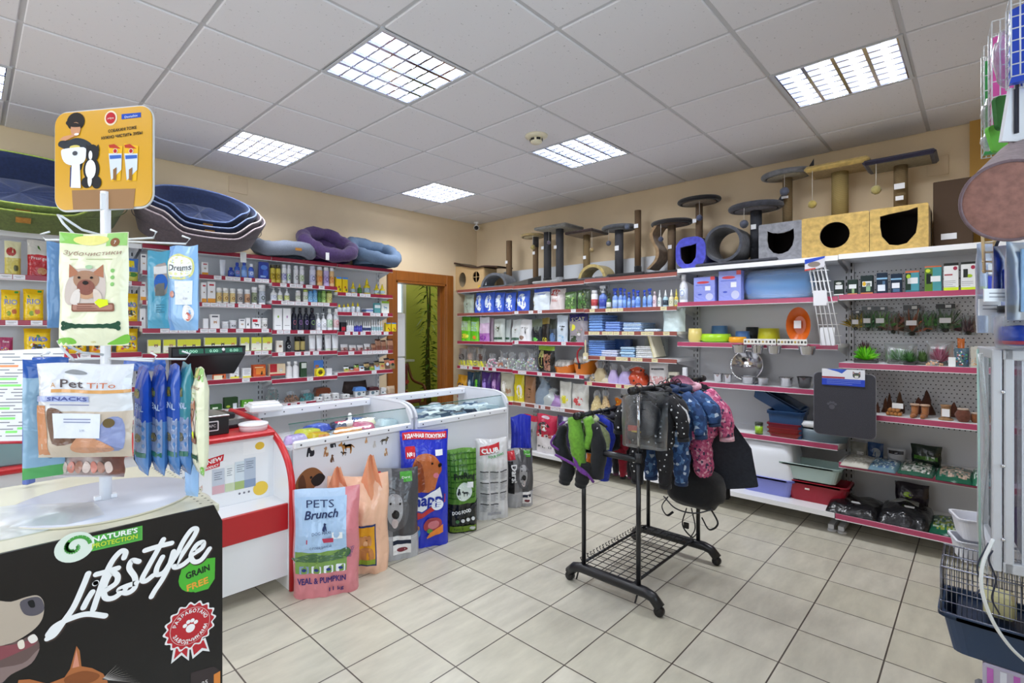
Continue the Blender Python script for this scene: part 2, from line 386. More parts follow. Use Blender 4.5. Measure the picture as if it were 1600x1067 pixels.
# cover plates on the walls
a = MB(); p = onY(372, 290, 0); a.box((p.x, -.004, p.z), (.17, .008, .15), '#dcc5a3|wall', b=.003); struct(a, 'trim_2')
a = MB(); p = onX(1474, 258, 0); a.box((-.004, p.y+.03, p.z), (.008, .12, .14), '#dcc5a3|wall', b=.003); struct(a, 'trim_3')
# doorway trim
W = '#9a5a22|wood'
a = MB()
for x0, x1 in ((OX0-.12, OX0), (OX1, OX1+.12)): a.box(((x0+x1)/2, -.012, OZ/2+.06), (x1-x0, .024, OZ+.12), W, b=.006)
a.box(((OX0+OX1)/2, -.0125, OZ+.06), (OX1-OX0, .025, .12), W, b=.006)
for x in (OX0+.012, OX1-.012): a.box((x, .06, OZ/2), (.024, .16, OZ), W, b=.003); a.box((x+(.02 if x < -1 else -.02), .07, OZ/2), (.02, .03, OZ), W)
a.box(((OX0+OX1)/2, .06, OZ-.012), (OX1-OX0, .16, .024), W); struct(a, 'door_1')
# back room seen through the doorway
GRN = '#c3c95f|wall'
BX0, BX1, BY = -2.2, 1.35, 1.75
a = MB(); wz0, wz1, wx0, wx1 = .98, 2.5, -1.4, .09
a.box(((BX0+wx0)/2, BY+.06, 1.47), (wx0-BX0, .12, 2.94), GRN); a.box(((BX1+wx1)/2, BY+.06, 1.47), (BX1-wx1, .12, 2.94), GRN)
a.box(((wx0+wx1)/2,BY+.06,wz0/2),(wx1-wx0,.12,wz0),GRN);a.box(((wx0+wx1)/2,BY+.06,(wz1+2.94)/2),(wx1-wx0,.12,2.94-wz1),GRN);struct(a,'wall_storeroom_back')
a = MB(); a.box((BX1+.06, BY/2+.125, 1.47), (.12, BY-.01, 2.94), GRN); struct(a, 'wall_storeroom_right')
a = MB(); a.box((BX0-.06, BY/2+.125, 1.47), (.12, BY-.01, 2.94), GRN); struct(a, 'wall_storeroom_left')
a = MB(); a.box((BX1/2+.06, .13, 1.47), (BX1-.12, .02, 2.94), GRN); struct(a, 'wall_storeroom_front')
a = MB(); a.box(((BX0+BX1)/2, BY/2+.1, 2.9), (BX1-BX0+.2, BY+.05, .06), '#e8e6d8|m'); struct(a, 'ceiling_storeroom')
a = MB()
for x in (wx0+.03, -.62, wx1-.03): a.box((x, BY+.03, (wz0+wz1)/2), (.06, .06, wz1-wz0), '#f4f4f0|s')
for z in (wz0+.03, wz1-.03): a.box(((wx0+wx1)/2, BY+.031, z), (wx1-wx0, .06, .06), '#f4f4f0|s')
a.box(((wx0+wx1)/2, BY-.06, wz0-.02), (wx1-wx0+.1, .22, .035), '#f6f6f2|s', b=.008)
wn = struct(a,'window_2');a = MB();a.box(((wx0+wx1)/2,BY+.04,(wz0+wz1)/2),(wx1-wx0-.1,.006,wz1-wz0-.1),'#f4fbff|glass');struct(a,'pane',parent=wn)
l = bpy.data.lights.new('storeroom_area_light', 'AREA'); l.size = .35; l.energy = 14; l.color = (1, .97, .86)
o = bpy.data.objects.new('storeroom_area_light', l); COL.objects.link(o); o.location = (.3, .8, 2.85)  # area light below the storeroom ceiling, no fixture built
# fridge, plant and chair in the store room
e = empty('refrigerator', (-1.16, .62, 0), label='tall white refrigerator seen through the doorway', cat='refrigerator')
a = MB(); a.box((0, 0, .85), (.42, .5, 1.66), '#eef1f6|s', b=.02); a.build('body', e)
a = MB();a.box((0,-.265,1.39),(.42,.03,.56),'#f4f6fa|s',b=.01);dd = a.build('door',e);a = MB();a.box((-.17,-.295,1.25),(.02,.03,.2),'#c8ccd4|s',b=.006);a.build('handle',dd)
a = MB();a.box((0,-.265,.58),(.42,.03,1.02),'#f4f6fa|s',b=.01);dd = a.build('door',e);a = MB();a.box((-.17,-.295,.95),(.02,.03,.2),'#c8ccd4|s',b=.006);a.build('handle',dd)
e = empty('potted_plant', (.20, 1.3, 0), label='tall leggy houseplant with thin leaves inside the doorway', cat='plant')
a = MB(); a.lathe([(.11, 0), (.15, .28), (.16, .3), (.14, .3), (.135, .27), (0, .27)], '#8a5a3a|m'); a.build('pot', e)
a = MB()
for k in range(4): a.tube(catmull([(.03*k-.05,0,.25),(.02*k-.04,.02,1.0),(.03*sin(k*2),0,1.7),(.05*cos(k),.02,2.35)]),.011,'#5a5a2a|m',6)
a.build('stem', e)
a = MB()
for k in range(150):
    z = .5+1.9*(k/150); t = k*2.4; L = .10+.05*R.random(); w_ = .016 if z > 1.3 else .03
    if z > 1.3: L *= 1.9
    b0 = Vector((.03*cos(t), .03*sin(t), z)); d = Vector((cos(t), sin(t), .5-.9*R.random())).normalized(); sd = Vector((-sin(t), cos(t), .2))*w_
    a.add([b0, b0+d*L*.5+sd, b0+d*L-Vector((0, 0, .3*L)), b0+d*L*.5-sd], [(0, 1, 2, 3)], ['#5b7a1e|s', '#3f5c18|s', '#7c9230|s'][k % 3])
a.build('foliage', e)
e = empty('armchair', (-.45, 1.1, 0), 0, label='wooden armchair with red floral cushion in the room beyond the doorway', cat='chair')
a = MB(); a.box((-.05, 0, .44), (.5, .45, .1), '#7b3030|b', b=.03); a.build('seat', e)
a = MB(); a.box((0, .2, .70), (.46, .09, .48), '#7b3030|b', b=.03)
fn = plane((0, .153, .70), (1, 0, 0), (0, 0, 1), .001)
for k in range(26): a.poly(ell(R.uniform(-.2,.2),R.uniform(-.2,.2),R.uniform(.012,.035),n=8),fn,R.choice(['#b9a04a|b','#5d6b2c|b','#b84a3a|b']),k*2e-5)
a.build('backrest', e)
for sx in (-.26, .26):
    a = MB();a.tube(catmull([(sx,-.22,0),(sx,-.2,.4),(sx,-.18,.62),(sx,.1,.7),(sx,.24,.95)]),.02,'#6b3a18|wood',8);a.build('arm',e)
for sx in (-.2, .2):
    a = MB(); a.box((sx, .2, .2), (.035, .035, .4), '#6b3a18|wood', b=.004); a.build('leg', e)

# ceiling lamps
def make_lamp():
    e = empty('ceiling_light', (0, 0, 0), cat='ceiling light', group='ceiling lights with mirror louvres')
    a = MB()
    for sx,sy,dx,dy in ((0,-.288,.6,.018),(0,.288,.6,.018),(-.288,0,.018,.6),(.288,0,.018,.6)): a.box((sx,sy,.0045),(dx,dy,.007),'#c9ccd2|s')
    a.box((0, 0, .085), (.594, .594, .01), '#d8dde8|s')
    for sx,sy,dx,dy in ((0,-.295,.594,.004),(0,.295,.594,.004),(-.295,0,.004,.594),(.295,0,.004,.594)): a.box((sx,sy,.045),(dx,dy,.08),'#e8ecf4|s')
    a.build('housing', e)
    a = MB()
    for k in range(5):
        y = -.28+.14*k;a.add([(-.28,y-.009,.002),(.28,y-.009,.002),(.28,y,.024),(-.28,y,.024),(-.28,y+.009,.002),(.28,y+.009,.002)],[(0,1,2,3),(3,2,5,4),(0,4,5,1)],'#d8dcf0|chrome')
    for k in range(8):
        x = -.28+.08*k;a.add([(x-.006,-.28,.004),(x-.006,.28,.004),(x,.28,.013),(x,-.28,.013),(x+.006,-.28,.004),(x+.006,.28,.004)],[(0,1,2,3),(3,2,5,4),(0,4,5,1)],'#d8dcf0|chrome')
    a.build('louvre', e)
    for k in range(4):
        a = MB();a.lathe([(0,-.285),(.013,-.285),(.013,.285),(0,.285)],'#f4f8ff|emit',10,c=(0,-.21+.14*k,.06),axis='X');a.build('tube',e)
    return e
L0 = make_lamp();where = {(-1,1): 'largest and nearest, above the middle of the shop floor',(2,-2): 'brightest, above the far right shelving',(2,1): 'beside the round smoke detector',(-1,4): 'close to the back wall above the dog beds',(2,4): 'smallest, near the corner with the camera',(-4,4): 'cut off by the left edge of the photo'}
for n, (i, j) in enumerate(LIGHTS):
    e = L0 if n == 0 else copy_tree(L0)
    e.location = (X0+.6*i+.3, Y0+.6*j+.3, CEIL)
    e['label'] = 'square ceiling light with mirror louvre, '+where[i,j] if (i,j) in where else 'square ceiling light with mirror louvre outside the frame'
p = onZ(838, 212, CEIL)
e = empty('smoke_detector', (p.x, p.y, CEIL), label='round cream smoke detector on the ceiling beside a lamp', cat='smoke detector')
a = MB(); a.lathe([(.085, 0), (.082, -.012), (.05, -.018), (0, -.018)], '#e9e2c8|s', 24); a.build('base', e)
a = MB(); a.lathe([(.046, -.018), (.044, -.05), (.03, -.06), (0, -.06)], '#e9e2c8|s', 24)
for k in range(6): t = k*pi/3; a.box((.0445*cos(t), .0445*sin(t), -.034), (.006, .03, .016), '#1a1a1a', rz=t)
a.build('sensor_head', e)
e = empty('security_camera', (-.14, -.14, CEIL), -pi/4, label='small white dome camera in the ceiling corner', cat='camera')
a = MB(); a.lathe([(.035, 0), (.035, -.02), (.012, -.025), (.012, -.05), (0, -.05)], '#eceaea|s'); a.build('mount', e)
a = MB(); a.sphere((0, 0, -.075), .04, '#eceaea|s'); a.build('housing', e)
a = MB();a.lathe([(.028,0),(.024,.012),(0,.014)],'#101014|gloss',16,c=(0,-.034,-.085),axis='Y');a.T = Matrix();o = a.build('lens',e);o.scale = (1,-1,1);o.location = (0,-.075,0)

# ---------------------------------------------------------------- shelving units
PINK = '#b24468|s'; RED = '#9c2840|s'; BRN = '#94524a|s'; GREYP = '#cfd0d5|s'; WHT = '#f0f1f4|s'
def unit(name_label,wall,x0,x1,shelves,depth_,base_depth,ztop,tags=.4,peg=False,rails=None,bk=GREYP,tagcol='#e9e9ee|m',lip=True,plain=()):
    """a run of gondola shelving: local x along the wall, local -y out of it"""
    loc = (x0, 0, 0) if wall == 'A' else (0, -x0, 0)
    e = empty('shelving_unit', loc, FACE_A if wall == 'A' else FACE_B, label=name_label, cat='shelving'); L = x1-x0
    yb = -.06
    a = MB(); a.box((L/2, yb, ztop/2+.02), (L-.03, .02, ztop-.06), bk)
    if peg:
        fn = plane((0, yb-.0105, 0), (1, 0, 0), (0, 0, 1))
        for r_ in range(int((peg[1]-peg[0])/.028)):
            for c_ in range(int(L/.028)):
                x = .02+c_*.028+(.014 if r_ % 2 else 0); z = peg[0]+r_*.028
                a.poly(rect(x, z, x+.0075, z+.0075), fn, '#4a4a50|m')
    a.build('back_panel', e)
    for x in (.0, L):
        a = MB(); a.box((x+(.016 if x == 0 else -.016), yb-.02, ztop/2), (.03, .03, ztop), bk)
        fn = plane((x+(.016 if x == 0 else -.016), yb-.0355, 0), (1, 0, 0), (0, 0, 1))
        for k in range(int(ztop/.05)): a.poly(rect(-.004, .05*k, .004, .05*k+.028), fn, '#1c1c20|m')
        a.build('upright', e)
    for x in (.03, L-.03):
        a = MB();a.box((x,-base_depth/2,.045),(.035,base_depth-.06,.03),'#b9bbc0|s');a.lathe([(.03,0),(.03,.012),(.012,.016),(.012,.04),(0,.04)],'#d5d6da|s',12,c=(x,-base_depth+.08,0));a.build('foot',e)
    for n, z in enumerate(shelves):
        d = base_depth if n == len(shelves)-1 else depth_; st = z+.018
        a = MB(); a.box((L/2, -(d+.05)/2, st-.0125), (L-.004, d-.05, .025), WHT)
        for x in (.012, L-.012):
            if n < len(shelves)-1: a.add([(x, -.08, st-.025), (x, -d+.02, st-.025), (x, -d+.06, st-.045), (x, -.08, st-.10)], [(0, 1, 2, 3)], bk)
        sh = a.build('shelf', e)
        if n in plain:
            a = MB(); a.box((L/2, -d-.003, z), (L-.004, .006, .036), WHT); a.build('front_edge', sh); continue
        rc = (rails or {}).get(n, RED if wall == 'A' else PINK)
        a = MB(); a.box((L/2, -d-.004, z), (L-.006, .008, .036), rc, b=.002); a.box((L/2, -d-.006, z-.0195), (L-.006, .012, .004), '#efeff2|s')
        fn = plane((0, -d-.0085, z), (1, 0, 0), (0, 0, 1)); x = R.uniform(.02, .1)
        dens = tags if not isinstance(tags, dict) else tags.get(n, .0)
        while x < L-.08 and dens > 0:
            w_ = R.choice((.06, .06, .065))
            if R.random() < dens:
                a.poly(rect(x,-.015,x+w_,.0155),fn,tagcol);a.poly(rect(x+.008,.003,x+w_-.008,.005),fn,'#77757c|m',4e-4);a.poly(rect(x+.014,-.004,x+w_-.02,-.002),fn,'#77757c|m',4e-4)
            x += w_+R.choice((.002, .004, .03))
        a.build('price_rail', sh)
    return e
ZA = {'D': [2.105,1.82,1.62,1.42,1.217,1.005,.735],'C': [2.107,1.873,1.708,1.436,1.23,.981,.75],'B': [2.108,1.90,1.668,1.449,1.251,1.013,.752],'A': [2.10,1.811,1.504,1.267,1.0,.75]}
XA = {'A': (-4.93, -3.94), 'B': (-3.94, -2.95), 'C': (-2.95, -2.294), 'D': (-2.294, -1.63)}
for k,lab in (('A','grey gondola shelving with yellow bird food, at the left edge'),('B','grey gondola shelving of medicines under the stacked grey dog beds'),('C','narrow gondola shelving with tall spray cans and shampoos'),('D','narrow gondola shelving with yellow bottles right beside the doorway')):
    unit(lab,'A',*XA[k],ZA[k]+[.12],.35,.45,2.13,tags={0: 0,1: .7,2: .75,3: .6,4: .75,5: .35,6: .3,7: 0} if k != 'A' else {1: .8,2: .1,3: .6},rails=None if k != 'A' else {0: RED},plain=(0,) if k == 'A' else ())
ZB = {1: [1.95,1.65,1.295,.98,.60,.11],2: [1.945,1.655,1.31,.97,.605,.11],3: [1.955,1.65,1.423,1.175,.91,.56,.11],4: [1.98,1.682,1.33,.99,.60,.14],5: [1.985,1.692,1.20,.845,.482,.14]}
XB = {1: (.16, 1.12), 2: (1.12, 2.105), 3: (2.105, 3.085), 4: (3.085, 4.29), 5: (4.29, 5.40)}
CREAM = '#e6dcae|m'
unit('shelving with animal litter and pouches in the room corner','B',*XB[1],ZB[1],.5,.62,1.98,tags={3: .6},rails={0: BRN,1: BRN,2: RED,3: RED,4: RED,5: RED})
unit('shelving with silver and orange pouches, second from the corner','B',*XB[2],ZB[2],.5,.62,1.98,tags={1: .25,2: .35,3: .45,4: .4},rails={0: BRN,1: BRN,2: '#a82a4a|s',3: '#a82a4a|s',4: BRN},plain=(5,))
unit('shelving with blue spray bottles and folded pads','B',*XB[3],ZB[3],.5,.62,1.98,tags={1: .6,2: .6,3: .6,4: .4},tagcol=CREAM,rails={0: BRN,1: BRN,2: BRN,3: BRN,4: RED},plain=(6,))
unit('white shelving with bowls and litter trays', 'B', *XB[4], ZB[4], .5, .62, 2.0, tags=0, plain=(0, 5))
unit('perforated shelving with aquarium goods on the right', 'B', *XB[5], ZB[5], .5, .62, 2.0, tags=0, peg=(.75, 1.95), plain=(0,))
# upper rear boards of the right-hand gondolas
for x0, x1, h, lab in ((.6, 3.08, .2, 'long pale board standing on the right shelving behind the scratching posts'),):
    a = MB(); a.box((-.09, -(x0+x1)/2, 2.0+h/2), (.012, x1-x0, h), '#dfe3e8|s'); a.build('backing_board', label=lab, cat='board')

# ---------------------------------------------------------------- printed pictures (flat artwork on packs and posters)
def dog_face(a, fn, x, y, s, fur='#8a5a30', muz='#c8a070', nose='#181414', ear=None, k=.0008, mx=0):
    ear = ear or fur
    a.poly(smooth_loop([(x-.95*s, y+.1*s), (x-.75*s, y+.75*s), (x-.35*s, y+.6*s), (x-.5*s, y-.5*s), (x-.85*s, y-.6*s)]), fn, ear, k, mx)
    a.poly(smooth_loop([(x+.95*s, y+.1*s), (x+.75*s, y+.75*s), (x+.35*s, y+.6*s), (x+.5*s, y-.5*s), (x+.85*s, y-.6*s)]), fn, ear, k, mx)
    a.poly(ell(x, y, .62*s, .78*s), fn, fur, k+.0003, mx); a.poly(ell(x, y-.35*s, .36*s, .38*s), fn, muz, k+.0006, mx)
    a.poly(ell(x, y-.18*s, .15*s, .11*s, 10), fn, nose, k+.0009, mx); a.poly(ell(x, y-.52*s, .14*s, .13*s, 10), fn, '#c46a6a', k+.0009, mx)
    for d in (-.26, .26): a.poly(ell(x+d*s, y+.16*s, .08*s, n=8), fn, nose, k+.0009, mx)
def cat_face(a, fn, x, y, s, fur='#8c8c8c', muz='#f2f2f2', k=.0008, mx=0, eye='#9ab84a'):
    for d in (-1, 1):
        a.poly([(x+d*.75*s, y+.15*s), (x+d*.7*s, y+1.0*s), (x+d*.15*s, y+.5*s)], fn, fur, k, mx)
        a.poly([(x+d*.66*s, y+.35*s), (x+d*.63*s, y+.8*s), (x+d*.32*s, y+.5*s)], fn, '#d9a6a0', k+.0002, mx)
    a.poly(ell(x, y, .76*s, .64*s), fn, fur, k+.0003, mx); a.poly(ell(x, y-.28*s, .38*s, .28*s), fn, muz, k+.0006, mx)
    for d in (-.3,.3): a.poly(ell(x+d*s,y+.1*s,.13*s,.1*s,8),fn,eye,k+.0009,mx);a.poly(ell(x+d*s,y+.1*s,.05*s,.09*s,6),fn,'#101010',k+.0012,mx)
    a.poly([(x-.09*s, y-.12*s), (x, y-.23*s), (x+.09*s, y-.12*s)], fn, '#b0605a', k+.0009, mx)
DOG = [(-1,.35),(-.92,.5),(-.72,.55),(-.62,.75),(-.5,.6),(-.45,.35),(-.1,.3),(.5,.32),(.75,.2),(1.05,-.1),(1.0,-.2),(.72,.02),(.72,-.3),(.62,-.75),(.48,-.75),(.5,-.35),(.38,-.12),(-.2,-.12),(-.25,-.4),(-.25,-.75),(-.38,-.75),(-.42,-.3),(-.5,0),(-.62,.22),(-.85,.25)]
SIT = [(-.35,.95),(-.15,1.05),(.0,.9),(.2,.8),(.22,.6),(.05,.5),(.2,.1),(.3,-.4),(.35,-.9),(.15,-.95),(.05,-.5),(-.1,-.6),(-.1,-.95),(-.6,-.95),(-.75,-.5),(-.6,0),(-.4,.4),(-.42,.75)]
BIRD = [(-.5, .6), (-.2, .9), (.1, .75), (.25, .4), (.4, 0), (.55, -.5), (.7, -1), (.35, -.8), (.1, -.5), (-.2, -.3), (-.35, .1), (-.32, .45)]
def shape(a, fn, pts, x, y, s, m, k=.0008, mx=0, flip=1): a.poly(smooth_loop([(x+flip*p[0]*s, y+p[1]*s) for p in pts], 3), fn, m, k, mx)
def lines(a, fn, x0, x1, y, n, dy, m='#6a6a74', h=.0025, k=.0008, mx=0):
    for i in range(n): a.poly(rect(x0, y-i*dy-h/2, x1-(x1-x0)*(.25 if i % 3 == 2 else 0), y-i*dy+h/2), fn, m, k, mx)

# ---------------------------------------------------------------- packaging
def bagfn(w, h, t, lean=0, seed=0, top=.32, wrk=1.0, bulge=4, nip=.05):
    r = random.Random(seed); ph = [r.uniform(0, 6) for _ in range(6)]
    def T(U, V):
        e = max(0, 1-abs(U)**bulge)**.5; v = min(1, max(0, (1-V)/top))**.75; b = .82+.18*min(1, V/.12)
        return t/2*e*v*b+t*.03*wrk*e*v*(sin(7*U+5*V+ph[0])+.8*sin(13*V+4*U+ph[1])+.6*sin(17*U-9*V+ph[2]))
    def P(x, z, side, k=0):
        U = 2*x/w; V = z/h; V = max(0, min(1, V))
        wf = 1-nip*(min(1, max(0, (1-V)/top)))*1.0+.012*wrk*sin(11*V+ph[3])
        return Vector((x*wf, side*(T(U, V)+k)+lean*V*h, z+.008*wrk*h*sin(3*U+ph[4])*V))
    return P
def bag_mesh(a, w, h, t, col, back=None, nu=12, nv=14, **kw):
    P = bagfn(w, h, t, **kw); c = col if callable(col) else (lambda u, v: col)
    a.grid(lambda u, v: P((u-.5)*w, v*h, -1), nu, nv, lambda u, v: c(u*2-1, v))
    a.grid(lambda u, v: P((.5-u)*w, v*h, 1), nu, nv, lambda u, v: (back or c(-.99, v)))
    a.grid(lambda u, v: (P((u-.5)*w, 0, -1)*(1-v)+P((u-.5)*w, 0, 1)*v), nu, 2, back or c(0, .01), sm=False)
    return lambda x, z, k=0: P(x, z, -1, k)
def bands(*bs):                                            # ((v_to, colour), ...) from the bottom up
    def f(u, v):
        for b, c in bs:
            if v < b: return c
        return bs[-1][1]
    return f
def mk_pouch(w, h, st, seed=0):
    t = st.get('t', .3)*w; a = MB(); b = st['b']; col = bands(*b) if isinstance(b, tuple) else b
    fn = bag_mesh(a, w, h, t, col, seed=seed, nu=10, nv=12, wrk=st.get('wrk', 1), lean=st.get('lean', 0), top=st.get('top', .35))
    mx = w/5
    for p in st.get('art', ()):
        k = p[0]
        if k == 'cat': cat_face(a, fn, p[1]*w, p[2]*h, p[3]*w, *p[4:], mx=mx)
        elif k == 'dog': dog_face(a, fn, p[1]*w, p[2]*h, p[3]*w, *p[4:], mx=mx)
        elif k == 'ell': a.poly(ell(p[1]*w, p[2]*h, p[3]*w, p[4]*h), fn, p[5], .0005+.0002*(p[6] if len(p) > 6 else 0), mx)
        elif k == 'rect': a.poly(rect(p[1]*w, p[2]*h, p[3]*w, p[4]*h), fn, p[5], .0005, mx)
        elif k == 'text': a.text(p[1], fn, p[2]*w, p[3]*h, p[4]*h, p[5], k=.0022, wd=(p[6]*w if len(p) > 6 else None))
        elif k == 'sil': shape(a, fn, p[1], p[2]*w, p[3]*h, p[4]*w, p[5], .0007, mx)
        elif k == 'bits':
            r = random.Random(p[7])
            for q in range(p[6]): a.poly(ell(r.uniform(p[1],p[3])*w,r.uniform(p[2],p[4])*h,.06*w*r.uniform(.6,1.3),n=6),fn,r.choice(p[5]),.0006+q*2e-5,mx)
    return a, []
def mk_box(w, h, st, seed=0):
    d = st.get('d', .6)*w; a = MB(); a.box((0, d/2, h/2), (w, d, h), st['b'], b=min(.002, w*.05)); fn = plane((0, -.0004, 0), (1, 0, 0), (0, 0, 1))
    for p in st.get('art', ()):
        k = p[0]
        if k == 'cat': cat_face(a, fn, p[1]*w, p[2]*h, p[3]*w, *p[4:])
        elif k == 'dog': dog_face(a, fn, p[1]*w, p[2]*h, p[3]*w, *p[4:])
        elif k == 'ell': a.poly(ell(p[1]*w, p[2]*h, p[3]*w, p[4]*h), fn, p[5], .0002+.0002*(p[6] if len(p) > 6 else 0))
        elif k == 'rect': a.poly(rect(p[1]*w, p[2]*h, p[3]*w, p[4]*h), fn, p[5], p[6] if len(p) > 6 else .0002)
        elif k == 'text': a.text(p[1], fn, p[2]*w, p[3]*h, p[4]*h, p[5], k=.0022, wd=(p[6]*w if len(p) > 6 else None))
        elif k == 'sil': shape(a, fn, p[1], p[2]*w, p[3]*h, p[4]*w, p[5], .0007)
        elif k == 'lines': lines(a, fn, p[1]*w, p[2]*w, p[3]*h, p[4], .012, p[5])
    return a, []
def mk_bottle(w, h, st, seed=0):
    """st: b body, c cap, l label, kind: round|pump|spray|can|tube|dropper"""
    r = w/2; k = st.get('kind', 'round'); B, Cc, L = st['b'], st.get('c', '#f2f2f4|s'), st.get('l')
    cap = MB(); a = MB(); sy = st.get('sy', 1)
    if k == 'can':
        hb = h*.84; a.lathe([(r*.96, 0), (r, .004), (r, hb*.25), (r, hb*.92), (r*.7, hb), (0, hb)], B, 14)
        cap.lathe([(r*.86, hb*.97), (r*.86, h*.96), (r*.8, h), (0, h)], Cc, 14)
        if L: a.lathe([(r*1.006, hb*.2), (r*1.006, hb*.62)], L, 14)
    elif k == 'jar':
        hb = h*.8; a.lathe([(r*.93, 0), (r*.96, .004), (r*.96, hb), (0, hb)], B, 16)
        if L: a.lathe([(r*.966, hb*.12), (r*.966, hb*.85)], L, 16)
        cap.lathe([(r, hb), (r, h*.97), (r*.94, h), (0, h)], Cc, 16)
    elif k == 'tube':
        a.grid(lambda u, v: Vector((r*cos(2*pi*u)*(.85+.15*v), r*.75*sin(2*pi*u)*(1-v)**.6+0, h*.14+v*h*.86)), 14, 6, B, wrap=True)
        cap.lathe([(r*.8, 0), (r*.8, h*.14), (0, h*.14)], Cc, 14, sy=.75)
        if L: a.poly(rect(-r*.7, h*.3, r*.7, h*.75), plane((0, -r*.62, 0), (1, 0, 0), (0, .32, 1)), L)
    else:
        nk = .38 if k in ('pump', 'spray', 'dropper') else .42
        hb = h*{'pump': .72, 'spray': .66, 'dropper': .62}.get(k, .80)
        a.lathe([(r*.92, 0), (r, h*.02), (r, hb*.72), (r*.85, hb*.86), (r*nk, hb*.96), (r*nk, hb), (0, hb)], B, 16, sy=sy)
        if L: a.lathe([(r*1.008, hb*.14), (r*1.008, hb*.62)], L, 16, sy=sy)
        if k == 'round': cap.lathe([(r*nk*1.35, hb*.985), (r*nk*1.3, h*.99), (r*nk, h), (0, h)], Cc, 14)
        elif k == 'dropper': cap.lathe([(r*.5, hb*.97), (r*.5, hb*1.12), (r*.2, h*.9), (r*.1, h), (0, h)], Cc, 12)
        elif k == 'pump':
            cap.lathe([(r*.45,hb),(r*.42,hb*1.12),(r*.14,hb*1.14),(r*.14,h*.95),(r*.3,h*.955),(r*.3,h),(0,h)],Cc,12);cap.box((-r*.45,0,h*.975),(r*.9,r*.3,h*.035),Cc)
        elif k == 'spray':
            cap.lathe([(r*.5,hb),(r*.45,hb*1.14),(r*.2,hb*1.18),(r*.2,h*.86),(0,h*.86)],Cc,12);cap.box((-r*.12,0,h*.92),(r*1.5,r*.5,h*.12),Cc,b=.003)
            cap.add([(-r*.6, -.004, h*.86), (-r*.95, 0, h*.72), (-r*.75, 0, h*.72), (-r*.3, -.004, h*.86)], [(0, 1, 2, 3)], Cc)
    if st.get('mark'): 
        fn = lambda u,v,kk=0: Vector(((r+.001+kk)*sin(u/r),-(r+.001+kk)*cos(u/r)*sy,v));a.poly(ell(0,hb*.42,r*.55,hb*.13,12),fn,st['mark'],.0006)
        a.poly(rect(-r*.6, hb*.62, r*.6, hb*.66), fn, '#4a4a58', .0006)
    return a, [(st.get('capname', 'cap'), cap)]
def mk_stack(w, h, st, seed=0):
    r = random.Random(seed); n = st.get('n', 6); d = st.get('d', .25); a = MB()
    for i in range(n):
        z = (i+.5)*h/n;a.box((r.uniform(-.004,.004),d/2+r.uniform(-.006,.003),z),(w,d,h/n*.92),st['b'] if i % 2 else st.get('b2',st['b']),b=h/n*.4)
    return a, []
def mk_sack(w, h, st, seed=0):                             # soft see-through bag, gathered at the top, filled with loose goods
    r = random.Random(seed); ph = [r.uniform(0, 6) for _ in range(4)]; a = MB(); tk = st.get('t', .75); a0 = st.get('neck', .72)
    def f(u, v):
        th = 2*pi*u
        q = min(1, v/a0); rr = (.9 if v < .05 else 1)*(1-.5*q**2.6)
        if v > a0: rr = .5+.22*((v-a0)/(1-a0))*(1+.5*sin(4*th+ph[3]))
        rr *= 1+.08*sin(2*th+ph[0]+5*v)+.06*sin(5*th+ph[1]-9*v)
        return Vector((w/2*(rr*cos(th)+.16*sin(ph[2])*v), w/2*tk*rr*sin(th)*(1-.75*max(0, v-a0*.7)), h*v*(1 if v < a0 else 1+.10*sin(2*th+ph[1]))))
    fill = st.get('fill', a0*.95)
    a.grid(f,16,14,lambda u,v: st['b'] if v < fill else st.get('top','#eef2f6|haze'),wrap=True);a.add([f(i/16,0) for i in range(16)],[tuple(range(16))],st['b'])
    for p in st.get('bits', ()):
        for q in range(p[1]):
            th = r.uniform(pi, 2*pi); v = r.uniform(.04, fill*.92); c = f(th/(2*pi), v); s_ = p[2]*w
            a.sphere(c, (s_, s_*.4, s_), p[0], 7, 5)
    return a, ([] if not st.get('tag') else [('price_tag', MB().box((0, -w/2*tk*.9, h*.3), (.05, .003, .035), '#f4f4f4|m'))])
def mk_bowl(w, h, st, seed=0):
    r = w/2; a = MB(); sy = st.get('sy', 1)
    a.lathe([(r*.8,0),(r,h*.25 if st.get('flare') else h),(r*.9,h),(r*.84,h),(r*.7,h*.25),(0,h*.2)] if not st.get('steel') else [(r*.62,0),(r*.72,h*.1),(r*.92,h*.93),(r,h),(r*.98,h*1.02),(r*.9,h*.94),(r*.68,h*.12),(0,h*.08)],st['b'],24,sy=sy)
    return a, []
def mk_tray(w, h, st, seed=0):                             # rectangular litter tray with rolled rim
    d = st.get('d', .7)*w; a = MB(); n = 8
    def ring(k, z): return [Vector((x*k[0], y*k[1], z)) for x, y in rrect(-1, -1, 1, 1, .25, 4)]
    R_ = [((w*.40,d*.40),0),((w*.47,d*.46),h*.95),((w*.5,d*.5),h*.97),((w*.5,d*.5),h*.88),((w*.5,d*.5),h),((w*.46,d*.45),h),((w*.39,d*.39),h*.08)]
    rs = [ring(k, z) for k, z in R_]; m = len(rs[0]); vs = [p for q in rs for p in q]; fs = []
    for i in range(len(rs)-1): fs += [(i*m+j, i*m+(j+1) % m, (i+1)*m+(j+1) % m, (i+1)*m+j) for j in range(m)]
    fs += [tuple(range(m)), tuple((len(rs)-1)*m+j for j in range(m))]; a.add(vs, fs, st['b'])
    for v in range(len(a.v)): a.v[v].y += d/2
    return a, []
MK = {'pouch': mk_pouch, 'box': mk_box, 'bottle': mk_bottle, 'stack': mk_stack, 'sack': mk_sack, 'bowl': mk_bowl, 'tray': mk_tray}
_proto = {}
